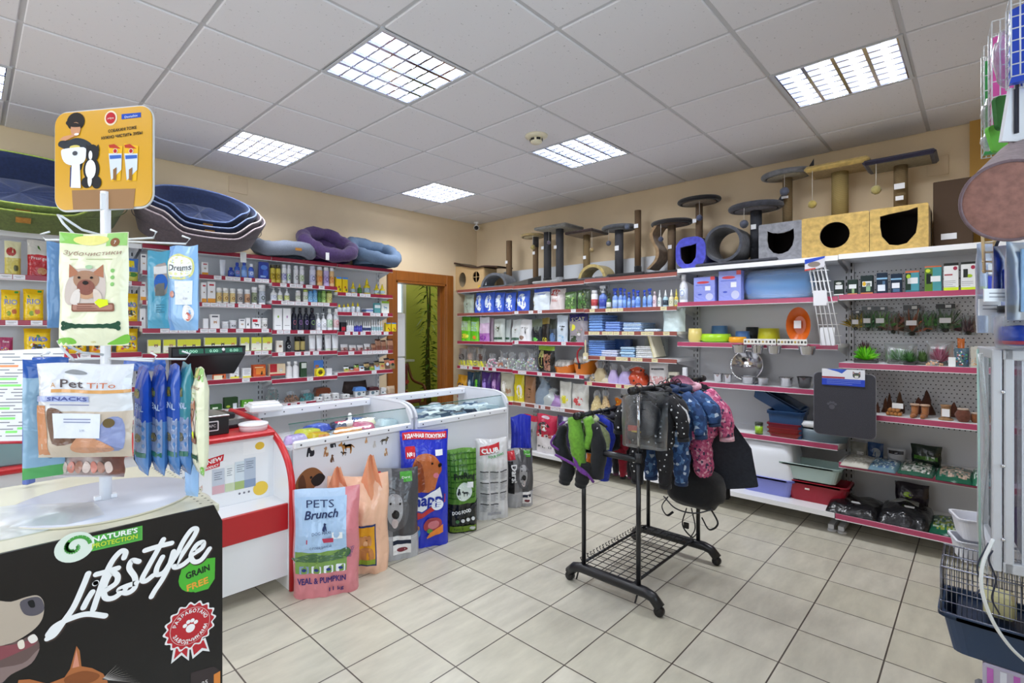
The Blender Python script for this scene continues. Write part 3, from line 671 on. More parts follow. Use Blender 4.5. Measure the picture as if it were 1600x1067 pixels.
def goods(kind, w, h, st, seed=0, name=None):
    q = (lambda v: round(v/.012)*.012)                     # sizes on a 12 mm grid so look-alikes share a mesh
    key = (kind, max(.012, q(w)), max(.012, q(h)), repr(st), seed % 4)
    if key not in _proto:
        a, parts = MK[kind](key[1], key[2], st, seed); _proto[key] = (a.mesh(name or kind), [(n, p.mesh(n)) for n, p in parts if p.v])
    me, parts = _proto[key]
    o = bpy.data.objects.new(name or kind, me); COL.objects.link(o)
    for n, pm in parts: p = bpy.data.objects.new(n, pm); COL.objects.link(p); p.parent = o
    return o
def row(wall, z, org, items, where, front=None, plural=None):
    """items: (x0, x1, ytop, kind, object name, category, short description, style[, extra depth]) in the measuring frame org=(ox, oy, scale)"""
    front = front if front is not None else (.315 if wall == 'A' else .455)
    ox, oy, sc = org; z += .0185; cnt = {}; tot = {}
    for it in items: tot[it[6]] = tot.get(it[6], 0)+1
    for n, it in enumerate(items):
        x0, x1, yt, kind, nm, cat, desc, st = it[:8]; dd = it[8] if len(it) > 8 else 0
        f = front-dd; pf = (lambda px, py: onY(px, py, -f)) if wall == 'A' else (lambda px, py: onX(px, py, -f))
        p0, p1 = pf(ox+x0/sc, 500), pf(ox+x1/sc, 500); pc = pf(ox+(x0+x1)/2/sc, oy+yt/sc)
        wd = (p1-p0).length*.95; h = max(.02, pc.z-z)
        # allow for the side that shows: a deep thing covers more of the frame than its width
        if kind in ('box', 'stack', 'tray'): wd *= .93 if wall == 'A' else .9
        o = goods(kind, wd, h, st, n, nm)
        rad = wd/2 if kind in ('bottle', 'bowl') else (wd*.3 if kind == 'sack' else (st.get('t', .3)*wd/2 if kind == 'pouch' else 0))
        if wall == 'A': o.location = (pc.x, -f+rad, z)
        else: o.location = (-f+rad, pc.y, z)
        o.rotation_euler = (st.get('rx',0),0,(FACE_A if wall == 'A' else FACE_B)+st.get('rz',0)+(R.uniform(-.06,.06) if kind != 'box' else R.uniform(-.02,.02)))
        cnt[desc] = cnt.get(desc, 0)+1; o['category'] = cat
        lb = f'{desc}, {ORD[cnt[desc]-1]} from the left {where}' if tot[desc] > 1 else f'{desc} {where}'
        if tot[desc] > 1: o['group'] = f'{cat}s {where}'[:70]
        if len(lb.split()) > 16: lb = lb.replace(' the ', ' ')
        if len(lb.split()) > 16: lb = lb.replace(' from left', '')
        o['label'] = lb

# ---------------------------------------------------------------- goods on the left wall
G3 = (300, 380, 4.103); G1 = (0, 330, 3.953); G7 = (230, 500, 7.62)
def bot(b, c='#f4f4f6|s', l=None, kind='round', **k): return dict(b=b, c=c, l=l, kind=kind, **k)
wh = '#eef0f4|s'
catbox = dict(b='#f0f0f2|m',d=.5,art=[('rect',-.5,0,.5,.2,'#e8a040|m'),('cat',0,.5,.2,'#8a6a50','#f4f0ec'),('rect',-.3,.8,.3,.88,'#c03a4a|m')])
catbox2 = dict(b='#f2f2f4|m', d=.5, art=[('cat', 0, .42, .24, '#c0906a', '#ffffff'), ('rect', -.36, .8, .3, .9, '#5a5a68|m')])
row('A', 1.90, G3, [
 (60, 108, 120, 'box', 'medicine_box', 'box', 'white box with cat face', catbox),
 (181, 224, 102, 'bottle', 'shampoo_tube', 'tube', 'upright white and blue tube', bot('#e6eaf4|s', '#e8ecf2|s', '#3a50a8|s', 'tube')),
 (238, 273, 152, 'bottle', 'shampoo_bottle', 'bottle', 'smallest blue shampoo bottle', bot('#2c48a8|s', '#2a44b0|s', mark='#9fb6e6|s')),
 (275,318,118,'bottle','shampoo_bottle','bottle','blue shampoo bottle with red mark',bot('#3c62c4|s','#2a44b0|s','#7fa4e0|s',mark='#d24a4a|s',sy=.6)),
 (320, 363, 118, 'bottle', 'shampoo_bottle', 'bottle', 'pale blue shampoo bottle', bot('#5c86d4|s', '#2a4ab8|s', '#8fb4ea|s', sy=.6)),
 (367,404,130,'bottle','shampoo_bottle','bottle','blue bottle with white cap',bot('#3a5cc0|s','#eef0f6|s','#88a4e0|s',mark='#f0f0f4|s',sy=.6)),
 (428,496,120,'box','shampoo_pack','box','broad dark blue pack with oval',dict(b='#2a3f9c|s',d=.35,art=[('ell',0,.68,.36,.14,'#5a8ade|s'),('ell',.15,.35,.28,.2,'#3e62c8|s'),('rect',-.38,.1,.2,.2,'#9fc0ee|s')]))],'on the highest shelf under the grey dog beds')
jarA = bot('#f0efe9|s', '#f4f4f2|s', '#e2c88a|s', 'jar', mark='#a07838|s')
row('A', 1.668, G3, [
 (60,96,252,'box','medicine_box','box','tall box with orange foot',dict(catbox,d=.8)),(98,154,246,'box','medicine_box','box','wide tall box with orange foot',dict(catbox,d=.6)),
 (158,197,287,'bottle','vitamin_jar','jar','white jar with tan label',jarA),(202,240,290,'bottle','vitamin_jar','jar','white jar with tan label',jarA),(246,285,291,'bottle','vitamin_jar','jar','white jar with tan label',jarA),(292,335,292,'bottle','vitamin_jar','jar','white jar with dark label',bot('#f0f0f2|s',wh,'#b0a8a4|s','jar',mark='#3a3438|s')),(340,382,292,'bottle','vitamin_jar','jar','white jar with brown label',bot('#f0f0f2|s',wh,'#c89c78|s','jar',mark='#5a4038|s')),(386,426,281,'bottle','vitamin_jar','jar','taller jar with green label',bot('#f0f0f2|s',wh,'#8a9478|s','jar',mark='#38443a|s')),(434,478,264,'bottle','vitamin_jar','jar','tallest white jar, at the right end',bot('#f2f2f4|s',wh,'#b8c0cc|s','jar',mark='#3a4a3a|s'))],
 'on the second shelf under the grey dog beds')
row('A', 1.449, G3, [
 (72,108,482,'box','medicine_box','box','plain white box',dict(b='#f0f0f4|m',d=.8)),(113,185,460,'box','medicine_box','box','white box with drawn cat face',catbox2),
 (194,244,505,'bottle','ointment_tub','tub','low white tub',bot('#f0f0f2|s',wh,'#d8dade|s','jar')),(245,291,498,'bottle','ointment_tub','tub','low tub with black cat print',bot('#e6e6ea|s',wh,'#d2d2d8|s','jar',mark='#1a1a1e|s')),
 (303,342,482,'box','medicine_box','box','small box with tabby cat',dict(catbox2,d=.5)),(344,377,482,'box','medicine_box','box','small box with black cat',dict(b='#f4f4f6|m',d=.8,art=[('sil',SIT,0,.4,.3,'#1c1c20|m')])),(385,445,482,'box','medicine_box','box','wide box with red flash',dict(b='#f2f2f4|m',d=.5,art=[('rect',-.5,.62,.1,.86,'#d0283c|m'),('sil',DOG,0,.35,.3,'#202024|m')])),(448,490,478,'bottle','vitamin_jar','jar','short jar with black print',bot('#f0f0f0|s','#f0f0f0|s','#dddcd8|s','jar',mark='#202020|s'))],
 'on the third shelf under the grey dog beds')
YG = '#e6ea7a|m'
foodbox = lambda c: dict(b='#eef0dc|m',d=.45,art=[('rect',-.5,.55,.5,1,'#dfe24a|m'),('rect',-.5,0,.5,.03,'#9cc04a|m',),('cat',.12,.55,.2,c,'#f2e6da'),('text','pet',-.2,.12,.1,'#b84a6a|m')])
row('A', 1.251, G7, [
 (5,170,228,'box','food_box','box','yellow box with brown kitten',foodbox('#8a6a50')),(190,345,230,'box','food_box','box','yellow box with sand kitten',foodbox('#c8a070')),(348,655,222,'box','food_box','box','wide yellow box behind the till display',dict(b='#eef0dc|m',d=.2,art=[('rect',-.5,.5,.5,1,'#dfe24a|m'),('cat',-.2,.5,.09,'#8a6a50'),('cat',.2,.5,.09,'#5a4a40')])),
 (668,1092,212,'box','food_box','box','widest yellow box behind the till display',dict(b='#eef0dc|m',d=.15,art=[('rect',-.5,.5,.5,1,'#dfe24a|m'),('cat',-.25,.5,.07,'#1c1c1c'),('cat',.05,.5,.07,'#2c2420'),('cat',.38,.5,.07,'#d89030')])),(1104,1228,206,'box','food_box','box','yellow green box with white kitten',foodbox('#e0dcd0'))],
 'on the fourth shelf under the grey dog beds')
row('A',1.251,G3,[(381,447,603,'box','food_box','box','yellow green box with pale cat',foodbox('#d8d4cc')),(449,519,603,'box','food_box','box','yellow green box with ginger cat',foodbox('#d8924a'))],'at the right end of the fourth shelf')
row('A', 1.013, G3, [
 (138,221,800,'box','food_box','box','orange and green box with black cat',dict(b='#d86a3a|m',d=.5,art=[('rect',-.5,.72,.5,1,'#7a9c34|m'),('rect',-.5,0,.2,.35,'#f0e6c8|m'),('sil',SIT,.28,.25,.13,'#161616|m')])),(243,304,798,'box','medicine_box','box','white box with yellow foot',dict(b='#ecedf0|m',d=.5,art=[('rect',-.5,0,.5,.16,'#e2d84a|m'),('lines',-.35,.35,.8,4,'#7a7a88|m'),('ell',.1,.2,.12,.07,'#7a4a2a|m')])),(320,385,796,'box','medicine_box','box','white box with yellow base',dict(b='#ecedf0|m',d=.5,art=[('rect',-.5,0,.5,.16,'#e2d84a|m'),('lines',-.35,.35,.8,4,'#7a7a88|m')])),
 (388,480,776,'box','food_box','box','red orange box with black kitten',dict(b='#cf5a2c|m',d=.55,art=[('rect',-.3,.2,.45,.7,'#e88a3a|m'),('sil',SIT,.2,.3,.16,'#2a2018|m'),('rect',-.4,.75,.3,.82,'#f2d8a0|m')])),(494,606,770,'box','food_box','box','red and cream box with cat',dict(b='#e8d2b0|m',d=.4,art=[('rect',-.5,.3,-.05,1,'#b82c34|m'),('cat',.2,.45,.16,'#e0d8cc'),('rect',-.5,0,.5,.15,'#c8323c|m')])),
 ], 'on the fifth shelf, right of the scale')
row('A', .752, G3, [
 (118,200,1030,'box','seed_box','box','dark green box with pale stripes',dict(b='#2c5a28|m',d=.5,art=[('rect',-.4,.2,.1,.5,'#e8eee0|m')])),(206,301,992,'box','seed_box','box','tallest dark green box',dict(b='#24421f|m',d=.5,art=[('rect',.1,0,.4,.45,'#d8dce4|m'),('ell',-.25,.2,.15,.12,'#a0b83a|m')])),(318,396,1006,'box','seed_box','box','bright green box',dict(b='#5aa02c|m',d=.5,art=[('rect',-.35,0,.4,.4,'#eef2ea|m'),('ell',-.2,.62,.1,.12,'#e8f0d8|m')])),(400,470,1018,'box','seed_box','box','lime green box',dict(b='#78b83a|m',d=.5,art=[('rect',-.35,0,.4,.3,'#eef2ea|m')])),(490,561,1002,'box','info_card','card','pale card with black picture',dict(b='#dcdce6|m',d=.1,art=[('rect',-.1,.1,.4,.5,'#1c1c24|m')]))],
 'on the low shelf behind the till counter')
# C: spray cans and shampoos
can = lambda b, cap, band, mark: bot(b, cap, band, 'can', mark=mark)
row('A',1.873,G3,[(507,538,138,'bottle','spray_can','spray can','yellow spray can with dark cap',can('#d8c452|s','#4a4430|s','#c8ac38|s','#3a3a20|s')),(541,574,138,'bottle','spray_can','spray can','yellow spray can with dark cap',can('#d8c452|s','#4a4430|s','#c8ac38|s','#3a3a20|s')),(580,612,138,'bottle','spray_can','spray can','white spray can with violet band',can(wh,'#d8dae2|s','#c8c8ec|s','#4a4a9c|s')),(613,639,142,'bottle','spray_can','spray can','white spray can with violet band',can(wh,'#d8dae2|s','#d8ecc8|s','#4a4a9c|s')),
 (655,691,144,'bottle','spray_can','spray can','white can with black square',can('#e8e8ec|s','#dcdee6|s',None,'#2a2a34|s')),(693,728,144,'bottle','spray_can','spray can','white can with green slash',can('#e8e8ec|s','#dcdee6|s','#dfe8d0|s','#8aa84a|s')),
 (762,800,148,'bottle','spray_can','spray can','lilac can with blue top',can('#dcdcf0|s','#c4c8dc|s','#cfd0f0|s','#20203a|s')),(807,845,152,'bottle','spray_can','spray can','orange spray can',can('#e8b87a|s','#e0e0e4|s','#e8a860|s','#e06a20|s')),(850,886,152,'bottle','spray_can','spray can','purple spray can',can('#c8b8e4|s','#e0e0e4|s','#b8a4dc|s','#3a1c4a|s')),(888,916,156,'bottle','spray_can','spray can','amber spray can',can('#e8c08a|s','#e0e0e4|s','#e8a860|s','#b85a20|s'))],
 'on the first shelf left of the yellow bottles')
row('A',1.708,G3,[(511,552,286,'bottle','pump_bottle','bottle','white pump bottle with blue label',bot(wh,wh,'#dfe4f0|s','pump',mark='#2c3c6c|s')),(553,589,286,'bottle','pump_bottle','bottle','white pump bottle with yellow label',bot(wh,wh,'#e2e6b0|s','pump',mark='#2c3c6c|s')),(597,634,286,'bottle','pump_bottle','bottle','white pump bottle with lime label',bot(wh,wh,'#e0e690|s','pump',mark='#2c3c6c|s')),
 (670,705,300,'bottle','spray_can','spray can','pale can with grey mark',can('#e4e4e0|s',wh,'#d8dcc8|s','#6a7a5a|s')),(719,749,300,'bottle','spray_can','spray can','pale can with green mark',can('#e4e4e0|s','#b8c860|s','#d8dcc8|s','#6a8a4a|s')),(750,779,304,'bottle','spray_can','spray can','sky blue spray can',can('#7ab4e0|s','#5a94cc|s','#90c4ea|s','#20304a|s')),(780,809,304,'bottle','spray_can','spray can','sky blue spray can',can('#7ab4e0|s','#5a94cc|s','#90c4ea|s','#20304a|s')),(811,833,304,'bottle','spray_can','spray can','dark green spray can',can('#4a7a3a|s','#2c5a2c|s','#5a9048|s','#18301a|s')),(835,866,304,'bottle','spray_can','spray can','light green spray can',can('#a8cc7a|s','#8ab85a|s','#a0c870|s','#20401a|s')),(869,906,304,'bottle','spray_can','spray can','straw yellow spray can',can('#d8d890|s','#6a7a20|s','#d4d484|s','#8a3a20|s'))],
 'on the second shelf left of the yellow bottles')
leaf = lambda c: dict(b='#f0f1f3|m',d=.5,art=[('sil',[(0,.9),(.5,.3),(.3,-.4),(0,-.8),(-.3,-.4),(-.5,.3)],0,.6,.22,c),('rect',-.3,.2,.3,.22,'#8a8a8e|m')])
row('A',1.436,G3,[(524,582,415,'box','shampoo_box','box','white box with green leaf',leaf('#8cb83a|m')),(584,636,415,'box','shampoo_box','box','white box with mauve leaf',leaf('#b890b8|m'))]+
 [(x,x+36,412,'bottle','shampoo_bottle','bottle','black bottle with '+c[0],bot('#16182c|gloss','#20222c|gloss','#1c1e38|gloss',mark=c[1])) for x,c in ((643,('red lettering','#a04a5a|s')),(682,('mauve lettering','#8a5a9a|s')),(721,('lilac seal','#a88ad0|s')),(760,('green seal','#7aa84a|s')))]+
 [(800,831,446,'bottle','pump_bottle','bottle','white pump bottle with blue crest',bot(wh,wh,'#e6e8ee|s','pump',mark='#7a98c8|s')),(834,869,446,'bottle','pump_bottle','bottle','white pump bottle with grey crest',bot(wh,wh,'#e6e8ee|s','pump',mark='#8a8a98|s')),(872,909,421,'bottle','shampoo_bottle','bottle','white bottle with green band',bot(wh,'#f0f4f0|s','#cfe4d0|s',mark='#3a9a4a|s')),(915,949,421,'bottle','shampoo_bottle','bottle','white bottle with red band',bot(wh,'#f4eef0|s','#ecccd0|s',mark='#c8283c|s'))],
 'on the third shelf left of the yellow bottles')
row('A',1.23,G3,[(540,588,625,'box','medicine_box','box','cream box with brown dog',dict(b='#ece6dc|m',d=.6,art=[('dog',.05,.5,.24,'#8a5a40')])),(607,641,596,'bottle','shampoo_bottle','bottle','black bottle with white print',bot('#14161e|gloss','#20222c|gloss','#1c1e28|gloss',mark='#c8ccd4|s')),(664,697,596,'bottle','balm_jar','jar','black jar with gold bands',bot('#1a1814|gloss','#1a1814|gloss','#b8a868|s','jar')),(699,732,596,'bottle','balm_jar','jar','black jar with gold bands',bot('#1a1814|gloss','#1a1814|gloss','#b8a868|s','jar')),
 (758,802,592,'bottle','cream_tube','tube','white tube with red fruit',bot(wh,'#d8c8cc|s','#e8b0b0|s','tube')),(804,846,592,'bottle','cream_tube','tube','white tube with pink fruit',bot(wh,'#d8c8cc|s','#d87880|s','tube')),(860,905,588,'bottle','cream_tube','tube','white tube with green fruit',bot(wh,'#dce4d0|s','#a8c088|s','tube')),(907,949,588,'bottle','cream_tube','tube','white tube with mixed fruit',bot(wh,'#dcdcd0|s','#c8a060|s','tube'))],
 'on the fourth shelf left of the foil snack bags')
row('A',.981,G3,[(608,650,756,'bottle','milk_bottle','bottle','long necked white bottle',bot('#f0f0f2|s','#f2f2f4|s')),(652,690,756,'bottle','milk_bottle','bottle','long necked white bottle',bot('#f0f0f2|s','#f2f2f4|s')),(697,738,762,'box','medicine_box','box','dark green box with pale top',dict(b='#2c4a30|m',d=.6,art=[('rect',-.4,.6,.4,.95,'#d8e0d8|m')])),(779,847,748,'box','toy_card','toy card','blue and yellow card with dog face',dict(b='#4a7ac8|m',d=.1,art=[('rect',-.5,0,.5,.5,'#d8b838|m'),('dog',-.2,.62,.2,'#b86a30')])),(858,902,800,'box','medicine_box','box','small white carton',dict(b='#e8e8ec|m',d=.8))],
 'on the fifth shelf above the glass counter')
e = empty('yellow_ring_toy',onY(500.5,582,-.33),label='yellow ring toy in front of the blue dog card',cat='toy');a = MB();a.tube([(.035*cos(t),0,.035*sin(t)) for t in (k*pi/9 for k in range(18))],.014,'#e8d820|s',8,closed=True);a.build('ring',e);a = MB();a.tube([(-.02,-.002,0),(.02,-.002,0)],.006,'#3a3a30|s',6);a.build('strap',e)
# D: beside the doorway
yb = bot('#e4cf28|s', '#ecd418|s', '#b8ccd8|s', 'dropper', mark='#4a6a4a|s'); yb2 = bot('#5a8a2c|s', '#ecd418|s', '#4a7a30|s', 'dropper')
ybx = dict(b='#e8c818|m',d=.7,art=[('rect',-.5,.88,.5,1,'#4a8ad8|m'),('ell',0,.35,.14,.08,'#a03a20|m'),('ell',.2,.18,.14,.1,'#4a6a28|m')])
row('A',1.82,G3,[(924,962,218,'box','yellow_box','box','yellow box with blue top',ybx),(964,1001,220,'box','yellow_box','box','yellow box with blue top',ybx),(1026,1056,250,'bottle','repellent_bottle','bottle','yellow bottle with pointed cap',yb),(1068,1096,256,'bottle','repellent_bottle','bottle','green bottle with yellow cap',yb2),(1113,1153,224,'bottle','repellent_bottle','bottle','largest yellow spray bottle',yb),(1177,1209,258,'bottle','repellent_bottle','bottle','small yellow bottle',yb),(1213,1246,264,'bottle','repellent_bottle','bottle','small yellow bottle',yb)],
 'on the first shelf beside the doorway')
row('A',1.62,G3,[(x,x+27,y,'bottle','repellent_bottle','bottle','white bottle with yellow pointed cap',bot('#dfe4ea|s','#ecd418|s','#c8d2dc|s','dropper')) for x,y in ((938,390),(968,390),(994,384),(1025,375),(1057,377))]+
 [(1118,1166,418,'stack','wipes_pack','pack','flat blue and white pack',dict(b='#7a98d8|f',b2='#e8ecf4|f',n=3,d=.12)),(1169,1211,380,'box','wipes_box','box','teal box',dict(b='#5aa0a4|m',d=.5,art=[('rect',-.5,.5,.5,.8,'#e4eef0|m')])),(1212,1268,374,'box','wipes_box','box','white box with green top',dict(b='#e6ece4|m',d=.5,art=[('rect',-.5,.82,.5,1,'#9ac43a|m'),('sil',DOG,0,.45,.25,'#5a8ab0|m')]))],
 'on the second shelf beside the doorway')
row('A',1.42,G3,[(958,995,508,'box','medicine_box','box','black and red box',dict(b='#20242c|s',d=.8,art=[('rect',-.5,.1,.2,.5,'#b8283a|s')]))]+
 [(x, x+w_, y, 'bottle', 'drops_bottle', 'bottle', d, s) for x, w_, y, d, s in
  [(988+13*k,12,494-3*(k % 2),'slim white bottle with pointed cap',bot(wh,wh,'#dfe4ee|s','dropper')) for k in range(4)]+[(1042+13*k,12,504-4*(k % 2),'slim blue bottle',bot('#3a3ea8|s','#e4e6f0|s','#5456c0|s','dropper')) for k in range(4)]+
  [(1098+13*k,12,502-4*(k % 2),'slim white bottle with navy label',bot(wh,wh,'#33406c|s','dropper')) for k in range(4)]+[(1153+15*k,14,490-3*(k % 2),'slim white bottle with teal label',bot(wh,wh,'#9fc4cc|s','dropper')) for k in range(5)]]+
 [(1243,1277,512,'box','yellow_box','box','low yellow box',ybx),(1279,1312,512,'box','yellow_box','box','low yellow box',ybx)],'on the third shelf beside the doorway')
foil = lambda c, l: dict(b=((.2, '#8a3040|f'), (.55, c), (1, '#d8d8dc|f')), t=.45, top=.5, lean=.18, art=[('ell', 0, .35, .3, .2, l)])
row('A',1.217,G3,[(x,x1,y,'pouch','snack_bag','bag',d,foil(c,l)) for x,x1,y,d,c,l in ((960,1008,645,'silver foil snack bag','#b8a8a4|f','#6a3a34|f'),(1014,1060,656,'silver foil snack bag','#c8b8b4|f','#7a3a3a|f'),(1064,1108,656,'silver foil snack bag','#b8a8a4|f','#6a3a34|f'),(1110,1150,646,'silver foil snack bag','#c8c0bc|f','#5a3a34|f'))]+
 [(x,x1,y,'pouch','snack_bag','bag','brown snack bag',dict(b=((.4,'#7a4a3a|f'),(.8,'#a87a60|f'),(1,'#5a3a30|f')),t=.4,lean=.16)) for x,x1,y in ((1152,1186,640),(1182,1218,612),(1216,1254,622),(1256,1300,612))],'on the fourth shelf beside the doorway')
pk = ['#c8b060|f', '#b87a5a|f', '#d06a5a|f', '#e8ecf2|f', '#2c3830|f', '#7aa03a|f', '#a8c0dc|f', '#c8a870|f', '#6a5040|f', '#8a7a58|f']
row('A',1.005,G3,[(975+33*k,1012+33*k,788-6*k+(10 if k % 2 else 0),'pouch','treat_packet','packet','small leaning packet',dict(b=((.5,pk[k]),(.8,pk[(k+3) % 10]),(1,'#2a2c30|f')),t=.25,lean=.25,art=[('ell',0,.45,.28,.14,pk[(k+5) % 10])])) for k in range(10)],'on the fifth shelf beside the doorway')
# toys and bird houses on the lowest visible shelf
def bird_house(px0, px1, pyt, wall, roof, name, lab, y=-.36, z=.755):
    p0, p1, pt = onY(px0, 600, y), onY(px1, 600, y), onY((px0+px1)/2, pyt, y); w_ = (p1.x-p0.x)*.8; h = pt.z-z
    e = empty(name, (pt.x, y+w_*.35, z), -.25, label=lab, cat='pet house')
    a = MB(); a.box((0, 0, h*.32), (w_*.86, w_*.66, h*.64), wall, b=.003); fn = plane((0, -w_*.332, 0), (1, 0, 0), (0, 0, 1))
    a.poly(ell(-w_*.12, h*.33, w_*.15, w_*.15), fn, '#6a8090|m'); a.poly(ell(w_*.25, h*.45, w_*.07, w_*.07), fn, '#3a4a58|m'); a.build('walls', e)
    a = MB();a.prism([(-w_*.5,h*.6),(w_*.5,h*.6),(w_*.4,h*.95),(w_*.1,h),(-w_*.4,h*.95)],plane((0,-w_*.38,0),(1,0,0),(0,0,1)),w_*.76,roof);a.build('roof',e)
bird_house(300+1045/4.103,300+1130/4.103,380+922/4.103,'#e4e8ec|s','#5a90dc|s','hamster_house','small white house with a light blue roof beside the doorway')
bird_house(300+1136/4.103, 300+1212/4.103, 380+920/4.103, '#e4e8ec|s', '#4a2028|s', 'hamster_house', 'small white house with a dark maroon roof')
bird_house(300+1212/4.103, 300+1252/4.103, 380+925/4.103, '#e4e8ec|s', '#dcdce0|s', 'hamster_house', 'smallest white house right of the maroon roof')
bird_house(300+792/4.103,300+908/4.103,380+925/4.103,'#8a4a24|wood','#6b3012|s','wooden_hut','brown wooden hut with sloping roof behind white cartons',y=-.3)
row('A',.735,G3,[(1254,1312,918,'pouch','snack_bag','bag','tan bag with curved edge',dict(b='#b8a088|f',t=.4,lean=.1))],'beside the smallest white pet house',front=.36)
row('A',.735,(300,380,4.103),[(975,1170,885,'bowl','hanging_basket','bowl','dark shallow bowl',dict(b='#4a3c38|m',flare=1))],'behind the blue roofed pet house',front=.16)
row('A',.75,G3,[(483,562,930,'sack','net_ball','toy','teal net ball',dict(b='#5a8a8c|haze',neck=.98,t=.9,bits=(('#3a7a7c',20,.05),))),(606,690,950,'sack','rope_toy_bag','toy','clear bag of tan rope toys',dict(b='#c8c0b8|clear',bits=(('#8a6a58|b',40,.09),))),(692,785,945,'sack','rope_toy_bag','toy','clear bag of teal rope toys',dict(b='#bcd0d0|clear',bits=(('#4a8488|b',40,.09),)))],'on the low shelf above the glass counter')
for k, (x0, x1, y0, hh) in enumerate(((802, 850, 985, 2), (850, 905, 978, 3), (905, 960, 985, 3), (965, 1030, 990, 2))):
    p = onY(300+(x0+x1)/8.206, 600, -.40); a = MB()
    for q in range(hh): a.box((.003*(q % 2), 0, .012+.022*q), ((x1-x0)/4.103*.0048, .07, .02), '#e6e7ea|s', b=.002)
    a.box((0,-.036,.03),(.012,.002,.012),'#303038');a.build('carton_pile',loc=(p.x,-.34,.755),label=f'low pile of white cartons, {ORD[k]} from the left below the brown hut',cat='carton',group='white carton piles on the low shelf')
# A: bird food at the left edge
rio = dict(b=((.1,'#d8a818|f'),(.8,'#edc81a|f'),(1,'#e0b40e|f')),t=.5,top=.25,art=[('ell',0,.56,.34,.1,'#f0d860|s'),('text','RIO',0,.52,.17,'#5a7ae0|s',.7),('ell',.2,.28,.14,.09,'#c86a3a|s'),('ell',-.1,.22,.12,.08,'#8aa83a|s'),('rect',.2,.9,.4,.97,'#3a9a3a|s'),('sil',BIRD,-.25,.75,.1,'#4a8a30|s')])
rio2 = dict(rio,art=rio['art'][:2]+[('text','RIO',.08,.5,.15,'#4a6ae0|s',.6),('sil',BIRD,.05,.62,.2,'#4a8a30|s'),('ell',0,.3,.3,.1,'#3a3a30|s'),('bits',-.35,.15,.35,.4,['#5a90d8|s','#c84a3a|s','#6aa83a|s','#e8e0c0|s'],16,5)])
row('A',1.811,G1,[(22,138,188,'pouch','bird_food_bag','bag','clear and yellow bird food bag',dict(b=((.5,'#d0c060|f'),(1,'#e4e0b8|f')),t=.4,art=[('ell',-.1,.68,.3,.13,'#b03a34|s'),('ell',.2,.2,.15,.1,'#5a5a30|s')])),(165,316,180,'pouch','bird_food_bag','bag','red bag with green parrot',dict(b=((.55,'#b8242c|f'),(1,'#d8d4cc|f')),t=.4,art=[('sil',BIRD,0,.78,.14,'#4a7a30|s'),('ell',0,.48,.4,.12,'#c8303a|s'),('text','Prestige',0,.45,.09,'#f4f0f0|s',.7),('ell',.15,.14,.22,.1,'#c89060|s')])),(340,480,240,'pouch','bird_food_bag','bag','blue bag behind the display stand',dict(b='#5a7ac0|f',t=.4)),
 (762,862,290,'pouch','bird_food_bag','bag','blue bag with yellow star',dict(b=((.4,'#c8c048|f'),(1,'#5a84cc|f')),t=.4,art=[('rect',-.3,.62,.2,.9,'#ecd820|s'),('ell',.1,.3,.3,.1,'#4a8a3a|s')]))],'on the top bird food shelf',front=.3)
row('A',1.504,G1,[(0,134,480,'pouch','bird_food_bag','bag','yellow bird food bag',rio),(137,280,482,'pouch','bird_food_bag','bag','yellow bird food bag',rio),(284,420,492,'pouch','bird_food_bag','bag','yellow bird food bag',rio),(760,860,505,'pouch','bird_food_bag','bag','yellow bird food bag',rio2)],'on the middle bird food shelf',front=.3)
row('A',1.267,G1,[(-10,82,775,'pouch','bird_food_bag','bag','magenta food bag',dict(b='#9c2454|f',t=.4,art=[('text','fine',0,.7,.14,'#f4e4ec|s'),('bits',-.3,.1,.3,.5,['#c84a8a|s','#6a8ac8|s','#d8c070|s'],12,3)])),(145,322,722,'pouch','bird_food_bag','bag','yellow bag with dark parrot',rio2),(370,545,722,'pouch','bird_food_bag','bag','yellow bag half hidden by the stand',rio2),(547,708,740,'pouch','bird_food_bag','bag','orange yellow bag behind the pole',dict(rio2,b='#d89818|f')),(714,868,722,'pouch','bird_food_bag','bag','yellow bag with green parrot',rio2)],'on the low bird food shelf',front=.3)
row('A',1.90,G1,[(872,905,262,'box','medicine_box','box','white box with brown print',catbox2)],'beside the blue star bag, above medicine shelves',front=.3)
row('A', 1.668, G1, [(868, 903, 440, 'box', 'medicine_box', 'box', 'narrow white carton', catbox)], 'left of the hanging teal pack', front=.3)
row('A',1.449,G1,[(862,904,605,'box','medicine_box','box','white carton with black cat',dict(b='#f0f0f2|m',d=.8,art=[('sil',SIT,0,.5,.3,'#1c1c20|m')]))],'lower left of the hanging teal pack',front=.3)

